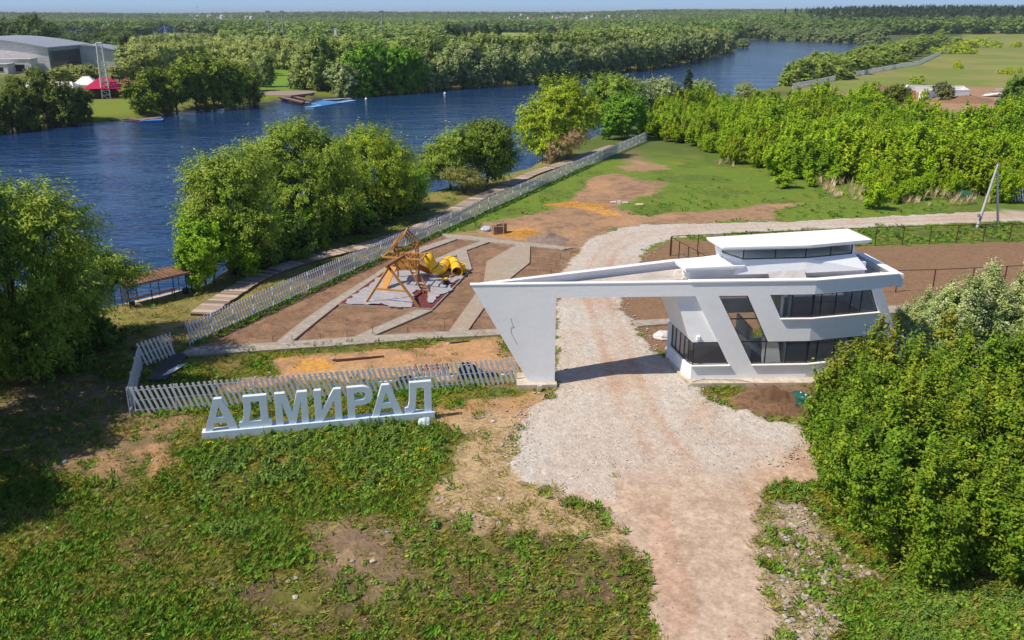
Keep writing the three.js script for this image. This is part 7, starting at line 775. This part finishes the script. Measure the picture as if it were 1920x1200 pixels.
  for (let i = 0; i < N; i++) {
    const D = 26 + 126 * r() * r() * (0.35 + 0.65 * r()), x = (r() * 2 - 1) * Math.min(62, D * 0.64 + 4), z = -D; if (z < Z0 + 2) continue; const sparse = Math.min(1, (56 / D) ** 1.2) * Math.min(1, D / 40 + 0.2); groundAt(x, z); const q = r(), dW = x < 45 ? polyDist(RIVER, x, z) : 9; if (dW < 2.2) continue; const y = T(x, z, dW) + 0.02, bw2 = z < -68 && x < 20 ? lineDist(walkLine, x, z) : 9;
    if (q < 0.55) { if (bw2 < 1.4 || (x < -21.5 && z < -55.5 && z > -61.5 && x > -26 && polyDist(cornerSlab, x, z) < 0.1)) continue; if (r() < gi.grass * sparse * 0.6) { const site = z < -86 && x > -30, kind = (site && r() < 0.75) || (r() < 0.08) ? 'lush' : gi.grass < 0.5 && r() < 0.16 ? 'straw' : r() < 0.025 ? 'straw' : 'grass'; kinds[kind][1].push([x, y, z, (0.7 + 0.7 * r()) * (site ? 1.25 : 1), 0.6 + 0.8 * r()]); } }
    else if (q < 0.62) { if (r() < gi.weed * 0.5 * sparse && gi.weed > 0.05) kinds.weed[1].push([x, y, z, 0.35 + 0.75 * r() * r(), 0.35 + 0.6 * r()]); }
    else if (q < 0.78) { for (const p of tallPx) if (polyDist(p, x, z) + (fbm(x * 0.5, z * 0.5, 3) - 0.5) * 5 < -0.2 && gi.grass + gi.weed > 0.3) { if (r() < 0.3 * sstep(0.46, 0.66, fbm(x * 0.6 + 8, z * 0.6, 3))) kinds.tall[1].push([x, y, z, 0.45 + 0.6 * r(), 0.4 + 0.7 * r()]); else if (r() < 0.12) kinds.weed[1].push([x, y, z, 0.8 + 0.8 * r(), 0.6 + 0.7 * r()]); break; } }
    else if (q < 0.82) { for (const p of reedPx) if (polyDist(p, x, z) < 0.4) { if (r() < 0.55) kinds.reed[1].push([x, y, z, 0.6 + 0.5 * r(), 0.4 + 0.7 * r()]); break; } }
    else if (q < 0.825) { if (gi.grass > 0.8 && D < 70 && r() < 0.35) kinds.flower[1].push([x, y, z, 0.7 + 0.5 * r(), 0.7 + 0.5 * r()]); }
    else if (D < 90 && r() < gi.stones * 0.6 * Math.min(1, (50 / D) ** 2)) { const s = gi.cls === 1 ? 0.025 + 0.04 * r() * r() : gi.cls === 2 ? 0.02 + 0.03 * r() : 0.03 + 0.12 * r() ** 3; stones.push([x, y + s * 0.2 + (gi.cls === 1 ? 0.05 : 0), z, s * 1.2, s]); }
  }
  for (const p of reedPx) { const x0 = Math.min(...p.map((q) => q[0])), x1 = Math.max(...p.map((q) => q[0])), z0 = Math.min(...p.map((q) => q[1])), z1 = Math.max(...p.map((q) => q[1])); for (let i = 0; i < 40; i++) { const x = lerp(x0, x1, r()), z = lerp(z0, z1, r()); if (polyDist(p, x, z) < 0.5 && z > Z0 + 1) kinds.reed[1].push([x, T(x, z), z, 0.5 + 0.6 * r(), 0.4 + 0.7 * r()]); } }
  for (const l of fenceLines) { const L = Math.hypot(l[1][0] - l[0][0], l[1][1] - l[0][1]); for (let i = 0; i < L * 9; i++) { const t = r(), o = (r() - 0.35) * 1.1, ux = (l[1][0] - l[0][0]) / L, uz = (l[1][1] - l[0][1]) / L, x = lerp(l[0][0], l[1][0], t) - uz * o, z = lerp(l[0][1], l[1][1], t) + ux * o; if (z < Z0 + 2) continue; groundAt(x, z); if (gi.cls === 1) continue; if (l[0][1] > -60 && x > -2) continue; kinds[r() < 0.7 ? 'lush' : 'weed'][1].push([x, T(x, z) + 0.02, z, 0.7 + 0.5 * r(), 0.6 + 0.7 * r()]); } }
  // edges of the crushed stone: a fringe of larger loose stones
  for (let i = 0; i < 60000; i++) { const D = 44 + 70 * r(), x = -3 + r() * 36, z = -D, s = road.sd(x, z); if (s < -1.3 || s > 1.6) continue; if (r() > 0.5 * Math.exp(-s * s * 0.9) * Math.min(1, (52 / D) ** 2)) continue; const q = 0.035 + 0.07 * r() * r(); stones.push([x, T(x, z) + 0.05 + q * 0.2, z, q * 1.2, q]); }
  const inst = (name, label, cat, geo, mat, list, seed, vary) => { const m = new THREE.InstancedMesh(geo, mat, list.length); m.name = numbered(name); const M = new THREE.Matrix4(), q = new THREE.Quaternion(), e = new THREE.Euler(), c = new THREE.Color(), rr = rng(seed); list.forEach(([x, y, z, s, sy], i) => { e.set((rr() - 0.5) * 0.3, rr() * 6.28, (rr() - 0.5) * 0.3); M.compose(V(x, y, z), q.setFromEuler(e), V(s, sy, s)); m.setMatrixAt(i, M); const k = 1 + (rr() - 0.5) * vary; m.setColorAt(i, c.setRGB(k * (1 + (rr() - 0.5) * vary * 0.35), k, k * (1 + (rr() - 0.5) * vary * 0.4))); }); m.castShadow = m.receiveShadow = true; scene.add(m); tag(m, label, cat, null, 'stuff'); };
  for (const [g, list, label, name, cat] of Object.values(kinds)) inst(name, label, cat, g, leafMat, list, 9 + list.length, 0.55);
  inst('loose_stones', 'pale crushed stones scattered on the road and its edges', 'gravel', stoneG, std([0.4, 0.37, 0.34], 0.95), stones, 12, 0.5);
  console.log('plants', Object.entries(kinds).map(([k, v]) => k + ' ' + v[1].length).join(', '), 'stones', stones.length);
}
scene.traverse((o) => { if (o.isMesh && o.name !== 'sky') { o.castShadow = true; o.receiveShadow = true; } });
scene.fog = new THREE.FogExp2(new THREE.Color().setRGB(0.62, 0.74, 0.92), 0.00008);
renderer.render(scene, camera);
